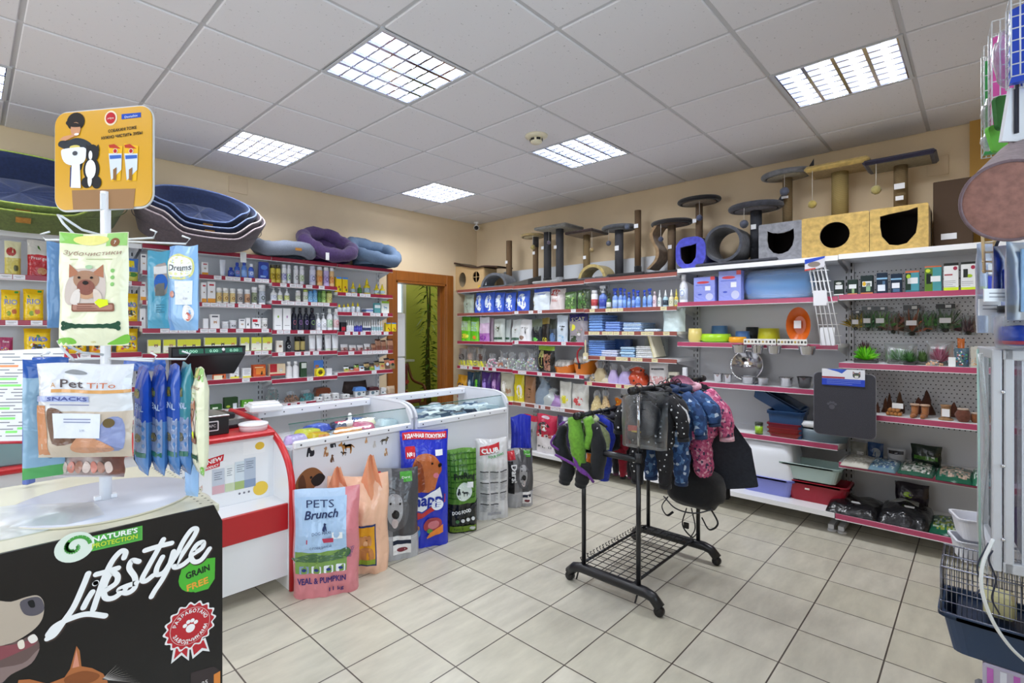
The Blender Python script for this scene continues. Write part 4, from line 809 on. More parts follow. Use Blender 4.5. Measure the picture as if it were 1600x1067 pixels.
# ---------------------------------------------------------------- goods on the right wall
K1 = (700,380,5.927);K2 = (700,540,5.927);K3 = (880,440,5.927);C6 = (1050,400,5.334);C7 = (1300,390,4.64);CA = (1100,560,3.811);CB = (1290,580,3.81);C2 = (700,440,4.2105)
lit = lambda *art, **k: dict(dict(t=.42, top=.45, wrk=1.8, art=list(art)), **k)
blu = lit(('ell',-.05,.55,.3,.34,'#dce8f4|f'),('rect',-.42,.02,.05,.24,'#2c46b8|s'),('ell',.15,.3,.2,.22,'#eef2f8|f',1),b='#3c62cc|f')
row('B',1.65,K1,[(125,226,476,'pouch','litter_bag','bag','crumpled silver green bag',lit(('cat',0,.42,.2,'#4a5a44','#c8ccc8'),b='#a8b4a4|f'))]+
 [(x,x1,y,'pouch','litter_bag','bag','blue and white bag',dict(blu,lean=.08)) for x,x1,y in ((232,320,458),(316,412,450),(412,506,458),(504,608,455),(612,736,442))]+
 [(765,926,420,'pouch','litter_bag','bag','large white bag with blue top',lit(('rect',-.3,.72,.3,.75,'#4a6ac8|s'),('ell',-.38,.25,.1,.2,'#d8c060|f'),b=((.8,'#dfe9f2|f'),(1,'#3a5cc8|f')))),(915,1062,415,'pouch','litter_bag','bag','crumpled red and white bag',lit(('ell',-.1,.8,.35,.16,'#b83a34|f'),('rect',-.3,.4,.3,.5,'#c89c98|s'),b='#d8cdcc|f',lean=.12)),
  (1062,1180,452,'pouch','hay_bag','bag','clear bag of green hay',lit(('bits',-.4,.1,.4,.8,['#4a8a30|s','#8ab850|s','#2c4a20|s','#a8c888|s'],40,2),b='#5a7848|f')),(1180,1300,432,'pouch','hay_bag','bag','clear bag of green hay',lit(('bits',-.4,.1,.4,.8,['#4a8a30|s','#c8d040|s','#2c4a20|s','#8aa870|s'],40,9),b='#4c6a3c|f'))],
 'on the upper corner shelf')
row('B',1.655,K3,[(160,242,70,'pouch','hay_bag','bag','dark green hay bag',lit(('bits',-.4,.1,.4,.8,['#3a5a28|s','#6a8848|s','#22301a|s'],30,2),b='#3a4a34|f'))],'left of the red and white cylinder')
sb = lambda c, l: bot(c, '#2c4cc0|s', l, 'spray')
row('B',1.65,K3,[(243,303,76,'bottle','litter_can','can','red and white cylinder',bot('#e8e8ea|s','#efeff2|s','#c04a4e|s','can')),(312,386,36,'bottle','spray_bottle','spray bottle','blue spray bottle with white trigger',bot('#6a86cc|s','#dfe4ea|s','#3a4cae|s','spray')),(388,432,108,'bottle','spray_bottle','spray bottle','dark green bottle with pale label',bot('#4a6a3c|s','#2a3a28|s','#d8dcd4|s','spray'))]+
 [(x,x1,y,'bottle','spray_bottle','spray bottle',d,sb(c,l)) for x,x1,y,d,c,l in ((443,495,60,'tall pale blue spray bottle','#7a9ce0|s','#a8c4ec|s'),(499,543,48,'tall pale blue spray bottle','#7a9ce0|s','#a8c4ec|s'),(545,578,58,'slim blue spray bottle','#5a84d8|s','#7aa4e4|s'),(582,620,88,'short blue spray bottle','#6a90dc|s','#8ab0e8|s'),(627,661,64,'slim blue bottle with white top','#4a6cc8|s','#8aa8e4|s'),(663,703,76,'light blue spray bottle','#8ab0ec|s','#6a94e0|s'),(725,765,76,'light blue spray bottle','#8ab0ec|s','#6a94e0|s'),(769,816,64,'light blue spray bottle','#9abcee|s','#7aa0e4|s'))]+
 [(818,858,94,'bottle','lotion_bottle','bottle','pink bottle with dark mark',bot('#e8d4dc|s','#c8b8c4|s',mark='#8a3a5a|s')),(865,904,82,'bottle','dropper_bottle','bottle','white dropper bottle',bot('#e6ecec|s','#e8ecf0|s',kind='dropper',mark='#6a9a8a|s')),(914,961,80,'bottle','dropper_bottle','bottle','pale blue dropper bottle',bot('#a8c8d8|s','#e8ecf0|s','#2c3c4c|s','dropper')),(967,1016,76,'bottle','dropper_bottle','bottle','cream dropper bottle',bot('#e0dcc4|s','#e8e8e4|s',kind='dropper',mark='#8aa04a|s')),(1018,1060,72,'bottle','dropper_bottle','bottle','yellow dropper bottle',bot('#d8c050|s','#e8d860|s','#c8d0b0|s','dropper',mark='#3a4a6a|s'))],
 'above the folded blue pads')
row('B',1.68,C6,[(48,118,150,'bottle','shampoo_jug','bottle','tall white bottle',bot('#eef1f6|s','#f0f2f6|s','#dde6f2|s',mark='#4a78c8|s'))],'beside the violet nappy packs')
nap = lambda: dict(b='#8f9ae4|f',d=.45,art=[('ell',-.05,.78,.3,.05,'#c83a44|s'),('rect',.3,.86,.5,1,'#d8484a|s'),('rect',-.4,.66,.3,.69,'#5a6ac8|s'),('rect',.05,.45,.3,.62,'#eceef4|m'),('ell',.25,.2,.18,.14,'#c4c8e8|s'),('ell',-.2,.3,.1,.03,'#3a50c0|s')])
row('B',1.68,C6,[(168,366,178,'box','nappy_pack','pack','smaller violet blue nappy pack',nap()),(370,590,124,'box','nappy_pack','pack','larger violet blue nappy pack',nap())],'on the upper white shelf')
p = onX(1050+890/5.334,400+265/5.334,-.28);e = empty('pad_roll',(-.27,p.y,1.70),FACE_B,label='light blue rolled pad pack lying on the upper white shelf',cat='roll')
a = MB();rr = .125;a.lathe([(0,-.245),(rr*.75,-.24),(rr,-.21),(rr,.21),(rr*.75,.24),(0,.245)],'#a8caf2|s',24,c=(0,0,rr),axis='X',sy=.9);a.build('roll',e)
a = MB();a.lathe([(rr*.5,-.29),(rr*.95,-.24),(rr*1.04,-.21),(rr*1.04,.21),(rr*.95,.24),(rr*.4,.30)],'#dcebf6|clear',24,c=(0,0,rr*1.03),axis='X');a.build('wrapper',e)
# second row
row('B',1.295,K1,[(112,196,682,'pouch','litter_bag','bag','lime green bag with pale label',lit(('rect',-.4,.42,.35,.8,'#b8d0b8|f'),('ell',0,.2,.4,.1,'#e8e040|s'),b=((.4,'#6ac820|f'),(.85,'#a0d060|f'),(1,'#5aa030|f')),top=.2)),(198,276,682,'pouch','litter_bag','bag','lime green bag with pale label',lit(('rect',-.4,.42,.35,.8,'#a8d4c8|f'),('ell',.1,.15,.3,.08,'#e88030|s'),b=((.4,'#6ac820|f'),(.85,'#a0d060|f'),(1,'#5aa030|f')),top=.2)),
 (276,368,688,'pouch','litter_bag','bag','lilac bag with white top',lit(('ell',.0,.15,.3,.12,'#8a3aa0|f'),b=((.35,'#b070b8|f'),(.75,'#dcc0dc|f'),(1,'#e8e8f2|f')))),(350,412,690,'pouch','litter_bag','bag','pinkish bag tucked behind',lit(b='#d4b8cc|f'),.08),
 (404,512,700,'pouch','litter_bag','bag','silver bag with cat eye',lit(('cat',0,.55,.22,'#4a5840','#c8ccc4'),('rect',-.4,.1,.4,.2,'#3a5a48|f'),b='#c4ccc6|f')),(508,574,705,'pouch','litter_bag','bag','narrow silver bag',lit(('rect',-.4,.1,.4,.2,'#3a5a48|f'),b='#bcc4c2|f'),.06),(566,664,702,'pouch','litter_bag','bag','silver bag with green foot',lit(('cat',0,.5,.2,'#8a8c8a','#e4e6e4'),('rect',-.4,.08,.4,.2,'#3a5a48|f'),b='#ccd2d2|f',lean=.1)),
 (636,762,700,'pouch','litter_bag','bag','white bag with black tree print',lit(('ell',0,.62,.35,.04,'#1c2024|s'),('ell',.1,.5,.06,.16,'#1c2024|s'),('ell',-.2,.2,.2,.1,'#8a7060|f'),b='#e4e4e6|f',lean=.08)),
 (755,866,700,'pouch','litter_bag','bag','dark bag with green foot',lit(('ell',-.1,.12,.3,.1,'#6ac050|f'),('ell',.1,.6,.25,.2,'#5a625a|f'),b=((.7,'#20242a|f'),(1,'#5a6450|f')))),(860,934,690,'pouch','litter_bag','bag','dark bag with yellow foot',lit(('ell',-.05,.12,.35,.1,'#d8d040|f'),b=((.75,'#24201c|f'),(1,'#7a6a30|f')))),(925,1004,700,'pouch','litter_bag','bag','dark bag with blue foot',lit(('ell',0,.22,.35,.2,'#5a7aa8|f'),b=((.6,'#38424e|f'),(1,'#2a3028|f')))),
 (990,1098,662,'pouch','litter_bag','bag','pale blue bag with cat print',lit(('ell',.1,.6,.25,.03,'#20242c|s'),('ell',0,.15,.35,.14,'#8ab8dc|f'),('cat',.1,.48,.15,'#3a4048','#dfe4ea'),b='#ccd8e4|f')),
 (1100,1284,650,'pouch','litter_bag','bag','purple bag with grey cat',lit(('text','SiCAT',.05,.76,.12,'#e8e4a8|s',.7),('ell',-.25,.55,.16,.12,'#d8d430|s'),('cat',.12,.35,.24,'#9a9496','#dcd8d8'),('ell',-.2,.15,.25,.12,'#3a4a34|f'),b=((.72,'#9a949c|f'),(1,'#2a2468|f')),top=.15,t=.3))],
 'on the second corner shelf')
pads = lambda c, c2, n=8: dict(b=c, b2=c2, n=n, d=.3)
row('B',1.423,K3,[(218,372,305,'stack','pad_stack','stack','tall light blue folded pads',pads('#7aa4e4|b','#88b0ea|b',6)),(374,530,372,'stack','pad_stack','stack','medium blue folded pads',pads('#7a9ce4|b','#8cacec|b',4)),(533,735,385,'stack','pad_stack','stack','pale blue folded pads',pads('#c4d8f0|b','#aac6ea|b',5)),(736,893,432,'stack','pad_stack','stack','single white folded pad',pads('#dde6ee|b','#d0dce8|b',1)),
 (893,1110,246,'pouch','pad_bag','bag','pillowy white plastic bag',dict(b='#d6e8ea|f',t=.6,top=.12,bulge=8,wrk=1.5,nip=.02))],'below the spray bottles')
row('B',1.175,K3,[(217,395,545,'stack','pad_stack','stack','deep blue folded pads',pads('#6a94dc|b','#7aa4e4|b',7)),(340,508,640,'stack','pad_stack','stack','lilac white folded pads',pads('#d4d8ec|b','#c8d0ea|b',3)),(510,666,607,'stack','pad_stack','stack','pale aqua folded pads',pads('#bcd8ee|b','#9cc4e8|b',4)),(655,852,596,'stack','pad_stack','stack','white folded pads',pads('#e4e6e6|b','#d4d8dc|b',6)),(462,632,530,'box','pad_pack','pack','dark blue pack at the back',dict(b='#2c4c80|f',d=.3),.22),(735,960,520,'box','pad_pack','pack','grey translucent pack at the back',dict(b='#9aa09c|f',d=.3),.22)],
 'on the pad shelf with the leaning book')
p = onX(880+860/5.927,440+625/5.927,-.44);a = MB();a.box((0,0,.11),(.03,.2,.23),'#e8e2c8|f',b=.003);a.box((-.0155,0,.11),(.002,.2,.226),'#d8cc30|s');o = a.build('pad_pack',loc=(-.36,p.y,1.205),label='yellow edged pack leaning on the white folded pads',cat='pack');o.rotation_euler = (.28,0,pi/2);o.rotation_euler = (0,-.3,FACE_B)
# third row (corner side) and fourth rows
hm = lambda c, top: lit(('rect', -.5, 0, .5, .3, c), ('ell', 0, .5, .32, .2, top), b='#c8c4c0|haze', t=.4)
row('B',.98,K2,[(84,166,25,'pouch','treat_bag','bag','clear bag with yellow foot',hm('#d8d440|f','#3a3430|f')),(160,250,12,'pouch','treat_bag','bag','clear bag with yellow foot',hm('#d8d440|f','#b0988a|f')),(250,340,25,'pouch','treat_bag','bag','clear bag with yellow foot',hm('#d8d440|f','#5a4038|f'))]+
 [(x,x1,y,'sack','treat_sack','bag',d,dict(b='#e8e8ea|haze',fill=.7,bits=tuple((c,14,.07) for c in cc))) for x,x1,y,d,cc in ((336,432,80,'clear sack with pink pieces',('#d88aa8','#e8e0e4')),(428,545,60,'clear sack with pale pieces',('#dcdcd8','#b87a60')),(536,622,70,'clear sack with mint pieces',('#9cb8a4','#d8dcd0')),(618,706,80,'clear sack with green pieces',('#a8c0a0','#c4c8d4')),(704,808,62,'clear sack with mixed pieces',('#a0b0d8','#b8d0b0','#d8b8b8')))],
 'on the third corner shelf')
row('B',.97,K2,[(810,975,5,'pouch','chew_bag','bag','tall black and lime bag of chews',lit(('ell',-.2,.5,.18,.36,'#b0b068|f'),('rect',-.05,.05,.35,.7,'#9a6a54|f'),('bits',-.02,.08,.33,.68,['#7a4a3a|f','#b88a70|f','#8a5a48|f'],20,4),b=((.86,'#1e1c1a|f'),(.97,'#9ac040|f'),(1,'#1c1c1c|f')),t=.35))],'on the third shelf beside the orange baskets')
for x0,x1,lab in ((925,1110,'low orange plastic pet basket with a white cushion beside the tall chew bag'),(1108,1300,'deeper orange plastic pet basket with a white cushion, right one')):
    p0, p1 = onX(700+x0/5.927, 580, -.46), onX(700+x1/5.927, 580, -.46); wd = abs(p0.y-p1.y); big = x0 > 1000; h = .16 if big else .1
    e = empty('pet_basket', (-.30, (p0.y+p1.y)/2, .9885), FACE_B, label=lab, cat='pet basket')
    a = MB();a.grid(lambda u,v: Vector((wd/2*(.8+.2*v)*cos(2*pi*u),.15*(.8+.2*v)*sin(2*pi*u),v*h*(1-.35*max(0,-sin(2*pi*u))**2))),28,4,'#d87a20|s',wrap=True);a.add([(wd*.4*cos(t),.12*sin(t),.004) for t in (k*pi/8 for k in range(16))],[tuple(range(16))],'#d87a20|s');a.build('basket',e)
    a = MB()
    for k in range(7): a.sphere((wd*(-.3+.1*k), .02*(k % 2)-.02, h*.85), (wd*.11, .09, .05), '#e6e2dc|fur', 10, 7, fn=lambda p: 1+.1*sin(9*p.x+7*p.z))
    a.build('cushion', e)
e = empty('litter_scoop',onX(880+205/5.927,440+650/5.927,-.545),FACE_B,label='cream slotted litter scoop hanging from the shelf edge over orange baskets',cat='scoop')
a = MB();a.prism(rrect(-.03,-.09,.03,-.01,.015),plane((0,0,0),(1,0,0),(0,0,1)),.006,'#d8cca8|s');a.prism([(-.008,-.01),(.008,-.01),(.006,.12),(-.006,.12)],plane((0,0,0),(1,0,0),(0,0,1)),.006,'#d8cca8|s');a.build('blade',e)
a = MB(); a.box((0, -.008, -.06), (.035, .002, .03), '#f0f0f0|m'); a.build('price_tag', e)
e = empty('litter_scoop', onX(880+145/5.927, 440+700/5.927, -.53), FACE_B, label='dark red scoop hanging beside the cream scoop', cat='scoop')
a = MB();a.tube(catmull([(0.03,0,.1),(-.01,0,.06),(-.02,0,0),(-.0,0,-.06)]),.009,'#9c1c28|s');a.build('handle',e);a = MB();a.box((.005,0,-.09),(.03,.006,.06),'#2a1c1c|s',b=.002);a.build('blade',e)
row('B',.91,K3,[(228,305,858,'sack','grain_sack','bag','small clear bag of grain',dict(b='#c8b898|haze',bits=(('#b8a070',20,.08),))),(262,396,758,'sack','grain_sack','bag','tall clear bag of grain',dict(b='#c0b08c|f',fill=.7)),(330,442,864,'sack','grain_sack','bag','squat clear bag of grain',dict(b='#cabfa4|f',fill=.6)),
 (396,496,770,'sack','crystal_sack','bag','lilac bag with tied corners',dict(b='#c0b0dc|f',fill=.75)),(484,624,790,'sack','crystal_sack','bag','larger lilac bag with tied corners',dict(b='#b8aad8|f',fill=.75)),(572,776,800,'sack','chip_sack','bag','glossy red orange bag',dict(b='#b84424|f',fill=.95,bits=(('#2a1410',5,.05),('#e8c090',3,.03)))),
 (775,966,757,'pouch','litter_bag','bag','white bag with pink foot',lit(('rect',-.35,.72,.35,.8,'#5a5a60|s'),('rect',-.45,.05,.45,.45,'#d0a0a0|f'),('rect',-.4,.1,-.15,.35,'#e8e8ea|m'),b='#dcdadc|f',t=.3,top=.12)),(968,1062,842,'box','feeder_box','box','cream box with blurred print',dict(b='#dcd8c8|m',d=.5,art=[('rect',-.4,.6,.2,.8,'#3a3a3a|m'),('ell',0,.3,.14,.2,'#d8a030|m')])),(1100,1142,790,'box','feeder_box','box','narrow white carton',dict(b='#e2e4ea|m',d=.8))],
 'above the coat rail on the right')
row('B',.60,K2,[(66,166,270,'pouch','seed_bag','bag','yellow and navy bag',lit(('ell',0,.4,.35,.22,'#2c3450|f'),b=((.25,'#e0b020|f'),(1,'#d89c20|f')))),(166,228,245,'pouch','seed_bag','bag','dark blue bag with white flash',lit(('ell',0,.45,.25,.22,'#b8d0e4|f'),b='#22405c|f')),(226,292,245,'pouch','seed_bag','bag','dark bag with green flash',lit(('ell',0,.5,.25,.2,'#6ac838|f'),b='#24444c|f')),(294,384,247,'pouch','seed_bag','bag','purple bag with lilac flash',lit(('ell',-.1,.45,.2,.3,'#a890e0|f'),b='#4a2c7c|f')),(380,470,248,'pouch','seed_bag','bag','purple bag with pink flash',lit(('ell',.0,.45,.22,.3,'#c8a0d8|f'),b='#583078|f')),
 (470,592,250,'pouch','seed_bag','bag','white bag with brown rabbit',lit(('ell',-.15,.5,.25,.2,'#eceae4|f'),('dog',.2,.35,.2,'#a08060'),b=((.14,'#d8d048|f'),(1,'#c8c4b0|f'))))],
 'on the fourth corner shelf')
row('B',.605,K2,[(596,694,270,'pouch','seed_bag','bag','yellow and white bag',lit(('ell',.15,.4,.28,.24,'#ece8e4|f'),('bits',-.1,.1,.4,.3,['#b8b030|f','#e8e4a0|f'],12,2),b='#d8c828|f')),(690,800,290,'pouch','seed_bag','bag','brown bag with barred print',lit(*[('rect',-.05,.2+.1*k,.25,.25+.1*k,'#3a2418|f') for k in range(4)],b='#9a7050|f')),(780,936,292,'sack','granule_sack','bag','slumped grey blue bag',dict(b='#8898a8|f',fill=.95,neck=.8)),(822,1000,400,'sack','granule_sack','bag','small white and grey bag',dict(b='#b8c0c0|f',fill=.9)),(925,1052,452,'sack','granule_sack','bag','lilac bag of crystals',dict(b='#a484b8|f',fill=.9)),
 (1018,1130,335,'pouch','flour_bag','bag','white bag with yellow print',lit(('ell',0,.32,.32,.16,'#e0d838|f'),b='#dcdcd4|f',top=.6)),(1118,1290,360,'pouch','flour_bag','bag','white bag with red print',lit(('ell',0,.32,.28,.18,'#d05050|f'),('ell',.05,.36,.12,.07,'#e8dcd8|f',2),b='#d8d8d2|f',top=.5))],
 'on the fourth shelf above the litter sacks')
row('B',.56,C2,[(930,1000,725,'sack','popcorn_sack','bag','clear bag of pale popcorn',dict(b='#d8c490|f',fill=.8,bits=(('#e8d8a8',60,.06),))),(1000,1062,725,'sack','popcorn_sack','bag','clear bag of pale popcorn',dict(b='#d0b488|f',fill=.8,bits=(('#e4cc98',60,.06),))),(1055,1175,770,'sack','snack_sack','bag','orange and dark bag',dict(b='#d87818|f',fill=.9,bits=(('#6a2010',8,.08),('#e8c030',4,.05))))],'behind the near coat rail')
# bottom row of litter sacks
row('B',.11,K2,[(650,800,655,'pouch','dog_food_sack','sack','red and silver sack with dog',lit(('dog',.1,.5,.26,'#5a5c5c','#a8a8a4'),b=((.8,'#9a9c9c|f'),(1,'#b82c44|f')),lean=.1)),
 (790,985,640,'pouch','cat_litter_sack','sack','white sack with crimson top and cat',lit(('ell',0,.62,.33,.2,'#3a2c34|f'),('cat',0,.66,.2,'#dcdcdc','#ffffff'),('rect',-.45,.42,.45,.54,'#b8283c|s'),('text','Pussy Cat',0,.45,.05,'#f0dcc8|s',.7),('ell',0,.93,.2,.04,'#c8b4c0|f'),('rect',-.35,.14,-.2,.19,'#6a6a70|s'),('rect',-.07,.14,.07,.19,'#6a6a70|s'),('rect',.2,.14,.35,.19,'#6a6a70|s'),b=((.5,'#e8e4e6|f'),(1,'#c02c4c|f')),top=.2)),
 (980,1190,658,'pouch','cat_litter_sack','sack','deep violet sack with starry print',lit(('bits',-.4,.5,.4,.9,['#8a84c8|f','#5a549c|f','#c8b0d8|f'],30,6),('rect',-.3,.78,.3,.82,'#b0a8d8|s'),('ell',0,.2,.4,.1,'#8a7aa8|f'),b='#30284c|f',top=.15))],
 'on the lowest shelf left of the coat rail', front=.58)
# bowls and scoops on the white shelf
bowl = lambda c, **k: dict(dict(b=c, flare=1), **k)
row('B',1.33,C6,[(108,230,606,'bowl','pet_bowl','bowl','brown and cream bowl',bowl('#dcc878|s')),(182,456,650,'bowl','pet_bowl','bowl','wide lime green bowl',bowl('#a6d828|s')),(300,444,586,'bowl','pet_bowl','bowl','blue and red bowl',bowl('#5a86b8|s'),.2),(446,600,680,'bowl','pet_bowl','bowl','orange bowl',bowl('#e8a018|s')),(500,636,626,'bowl','pet_bowl','bowl','blue bowl with pale base',bowl('#5a8ad0|s'),.14),(590,712,590,'bowl','pet_bowl','bowl','black bowl',bowl('#20242a|s'),.3),(680,880,602,'bowl','pet_bowl','bowl','yellow green bowl',bowl('#c8c428|s'),.12)],'on the bowl shelf')
e = empty('corner_litter_pan',onX(1050+1065/5.334,400+680/5.334,-.36),FACE_B,label='orange oval scoop shaped pan standing upright with a price tag',cat='pan');e.location.z = 1.348
a = MB(); a.grid(lambda u, v: Vector((.085*(.5+.5*v)*cos(2*pi*u), -.05*v, .145+.14*(.5+.5*v)*sin(2*pi*u))), 24, 4, '#d0641a|s', wrap=True)
a.add([(.043*cos(t), 0, .145+.07*sin(t)) for t in (k*pi/10 for k in range(20))], [tuple(range(20))], '#c85a14|s'); a.build('pan', e)
a = MB(); a.box((-.01, -.025, .15), (.05, .004, .06), '#f2f2f2|m'); a.build('price_tag', e)
a = MB()
for k, (x0, x1) in enumerate(((600, 868), (880, 1128))):
    p0, p1 = onX(1050+x0/5.334, 530, -.515), onX(1050+x1/5.334, 530, -.515)
    a = MB(); L = abs(p0.y-p1.y); a.box((0, 0, 0), (L, .004, .045), '#e9e8e2|m'); fn = plane((0, -.0025, 0), (1, 0, 0), (0, 0, 1))
    for q in range(9): a.poly(ell(-L/2+L*(q+.5)/9, 0, .008, .01, 8), fn, ['#5a5a50|m', '#b8a050|m', '#8a7a6a|m', '#3a3a3a|m'][q % 4])
    a.build('printed_strip',loc=(-.522,(p0.y+p1.y)/2,1.362),rz=FACE_B,label='white strip with small printed animals on the bowl shelf, '+('left' if k == 0 else 'right')+' one',cat='strip')
steel = dict(b='#c8c8cc|chrome', steel=1)
for k, (x0, x1, yb_) in enumerate(((490, 622, 722), (652, 762, 728), (780, 912, 722), (1040, 1202, 722))):
    p0, p1 = onX(1050+x0/5.334, 540, -.6), onX(1050+x1/5.334, 540, -.6); a, _ = mk_bowl(abs(p0.y-p1.y), .065, steel); a.T = Matrix()
    e = empty('steel_bowl',(-.58,(p0.y+p1.y)/2,1.27),FACE_B,label=f'shiny steel bowl clipped below the bowl shelf edge, {ORD[k]} from the left',cat='bowl',group='steel bowls clipped to the shelf edge')
    a.build('bowl', e); b2 = MB(); b2.tube([(.0, .07, .055), (.0, .02, .062), (0, .07, .075)], .003, '#c8c8cc|chrome', 6); b2.build('clip', e)
row('B',.99,CA,[(45,105,88,'bowl','steel_bowl','bowl','shiny steel bowl in plastic',dict(steel)),(108,160,92,'bowl','steel_bowl','bowl','shiny steel bowl in plastic',dict(steel)),(200,300,112,'bowl','steel_bowl','bowl','shiny steel bowl in plastic',dict(steel)),(300,380,112,'bowl','steel_bowl','bowl','shiny steel bowl in plastic',dict(steel)),(430,525,118,'bowl','steel_bowl','bowl','ribbed steel cup',dict(steel)),(535,640,112,'bowl','steel_bowl','bowl','dark steel bowl',dict(b='#6a6a6c|chrome',steel=1))],'on the steel bowl shelf')
p = onX(1100+255/3.811,560+70/3.811,-.2);a,_ = mk_bowl(.27,.05,steel);o = a.build('steel_dish',loc=(-.20,p.y,1.14),label='large round steel dish leaning upright on the steel bowl shelf',cat='dish');o.rotation_euler = (radians(78),0,FACE_B);o.location.x = -.16
# litter trays
row('B',.60,CA,[(350,592,448,'tray','litter_tray','litter tray','dark red tray, lowest of the stack',dict(b='#8c2c24|s',d=.7)),(350,592,420,'tray','litter_tray','litter tray','red tray in the middle of the stack',dict(b='#962c30|s',d=.7)),(350,592,392,'tray','litter_tray','litter tray','wine red tray, upper of the red stack',dict(b='#8c2438|s',d=.7)),(352,612,320,'tray','litter_tray','litter tray','navy blue tray on the red stack',dict(b='#2c4c78|s',d=.7)),(296,345,386,'bottle','litter_jar','jar','dark jar with lime bands',bot('#4a5a40|s','#3a4438|s','#9ac830|s','jar'))],'on the tray shelf',front=.5)
p = onX(1100+300/3.811,560+310/3.811,-.42);a,_ = mk_tray(.4,.1,dict(b='#30507c|s',d=.7));o = a.build('litter_tray',loc=(-.42,p.y-.12,.83),label='dark blue tray tilted against the navy tray',cat='litter tray');o.rotation_euler = (0,.5,FACE_B)
e = empty('oval_litter_tray',onX(1100+705/3.811,600,-.36),FACE_B,label='oval grey litter tray with white rim below the dark mat',cat='litter tray');e.location.z = .6185
a = MB(); a.lathe([(.0, 0), (.15, 0), (.17, .09), (.165, .09), (.145, .01), (0, .01)], '#6a7c88|s', 28, sx=1.05, sy=.8); a.build('tray', e)
a = MB();a.lathe([(.17,.085),(.2,.105),(.18,.135),(.155,.12),(.165,.088)],'#e2e6ea|s',28,sx=1.05,sy=.8);o = a.build('rim',e);o.rotation_euler = (-.12,0,0)
e = empty('covered_litter_box',(-.33,onX(1100+375/3.811,560+800/3.811,-.45).y,.1585),FACE_B,label='covered litter box with white hood and lilac base on the bottom shelf',cat='litter box')
a = MB(); t_, _ = mk_tray(.42, .14, dict(b='#8c94e0|s', d=.95)); a.v, a.f, a.fm, a.fs, a.ms = t_.v, t_.f, t_.fm, t_.fs, t_.ms
for v in a.v: v.y -= .2
a.build('base', e)
a = MB();rr = lambda w_,d_,r_: rrect(-w_,-d_,w_,d_,r_,4);ls = [(.2,.19,.05,.14),(.19,.18,.05,.30),(.17,.155,.06,.40),(.12,.11,.06,.43)]
vs = [Vector((x,y,z)) for w_,d_,r_,z in ls for x,y in rr(w_,d_,r_)];m_ = 20;a.add(vs,[(i*m_+j,i*m_+(j+1) % m_,(i+1)*m_+(j+1) % m_,(i+1)*m_+j) for i in range(3) for j in range(m_)]+[tuple(3*m_+j for j in range(m_))],'#e6eaf2|s',True);a.build('hood',e)
p = onX(1100+660/3.811, 560+850/3.811, -.50)
a,_ = mk_tray(.42,.15,dict(b='#a01c30|s',d=.62));a.box((-.05,-.002,.10),(.03,.004,.012),'#e8d8d0|m');a.build('litter_tray',loc=(-.50,p.y,.1585),rz=FACE_B,label='deep crimson litter tray on the bottom shelf beside the covered box',cat='litter tray')
a,_ = mk_tray(.44,.12,dict(b='#b4ccc8|s',d=.62));o = a.build('litter_tray',loc=(-.515,p.y+.05,.318),rz=FACE_B,label='pale mint litter tray stacked on the deep crimson tray',cat='litter tray')
e = empty('litter_mat',onX(1100+832/3.811,560+90/3.811,-.62),FACE_B,label='dark grey rounded litter mat hanging from the white shelving',cat='mat');sc_ = depth(e.location)/F
wm, hm_ = 80, 98
a = MB();fn = plane((0,0,0),(1,0,0),(0,0,1));a.prism(rrect(-wm/2*sc_,-hm_*sc_,wm/2*sc_,0,.035,6),fn,.012,'#3e3e46|knit');a.prism(rrect(-wm/2*sc_-.004,-hm_*sc_-.004,wm/2*sc_+.004,.004,.037,6),plane((0,.002,0),(1,0,0),(0,0,1)),.008,'#75757c|s')
for dx,dy,r_ in ((0,0,.018),(-.022,.02,.009),(-.008,.03,.009),(.008,.03,.009),(.022,.02,.009)): a.poly(ell(-.07+dx,-.24*1.0+dy,r_,n=12),fn,'#55555e|m',.001)
a.build('mat', e)
a = MB();fn = plane((0,-.006,0),(1,0,0),(0,0,1));a.prism(rect(-wm*.36*sc_,-.085,wm*.34*sc_,.03),fn,.004,'#e6e8f0|m');a.poly(rect(-wm*.36*sc_,-.085,wm*.34*sc_,-.038),fn,'#2a48c0|m',.0005);a.poly(rect(-wm*.36*sc_,-.036,wm*.02*sc_,-.024),fn,'#a02c40|m',.0005);a.poly([(-.1,.03),(.02,.03),(-.01,-.0),(-.03,.01)],fn,'#3a60c8|m',.0005)
cat_face(a, fn, .075, -.01, .03, '#4a4a50', '#e8e8e8'); lines(a, fn, -.1, .1, -.048, 3, .012, '#8aa0e4|m', k=.001); a.build('header_card', e)
e = empty('wire_rack',onX(1250+25,400+12,-.545),FACE_B,label='white wire hanging rack holding paper cards beside the bowls',cat='rack');sc_ = depth(e.location)/F
a = MB(); Hh = .60; sl = .10
for x in (-.06,-.03,0,.03,.06): a.tube([(x*.8,.0,0),(x+sl,-.03,-Hh)],.0022,'#eceef2|s',6);a.tube([(x*.8,.04,0),(x+sl*.9,.02,-Hh)],.0022,'#eceef2|s',6)
for k in range(7): z = -.08*k-.05;o_ = sl*(-z)/Hh;a.tube([(-.06+o_,-.0,z),(.06+o_,-.0,z),(.065+o_,.045,z),(-.055+o_,.045,z)],.0022,'#eceef2|s',6,closed=True)
a.build('frame', e)
a = MB();fn = plane((0,-.012,0),(1,0,0),(0,0,1));a.prism([(-.07,-.05),(.055,-.03),(.06,.05),(-.07,.035)],fn,.003,'#d8d8e0|m');a.poly([(-.07,-.0),(.055,.035),(.06,.05),(-.07,.035)],fn,'#3050c0|m',.0006);a.poly([(-.07,-.05),(.0,-.04),(0,-.03),(-.07,-.038)],fn,'#c84a40|m',.0006);a.poly(ell(-.01,-.005,.04,.02),fn,'#8a8078|m',.0006);a.build('header_card',e)
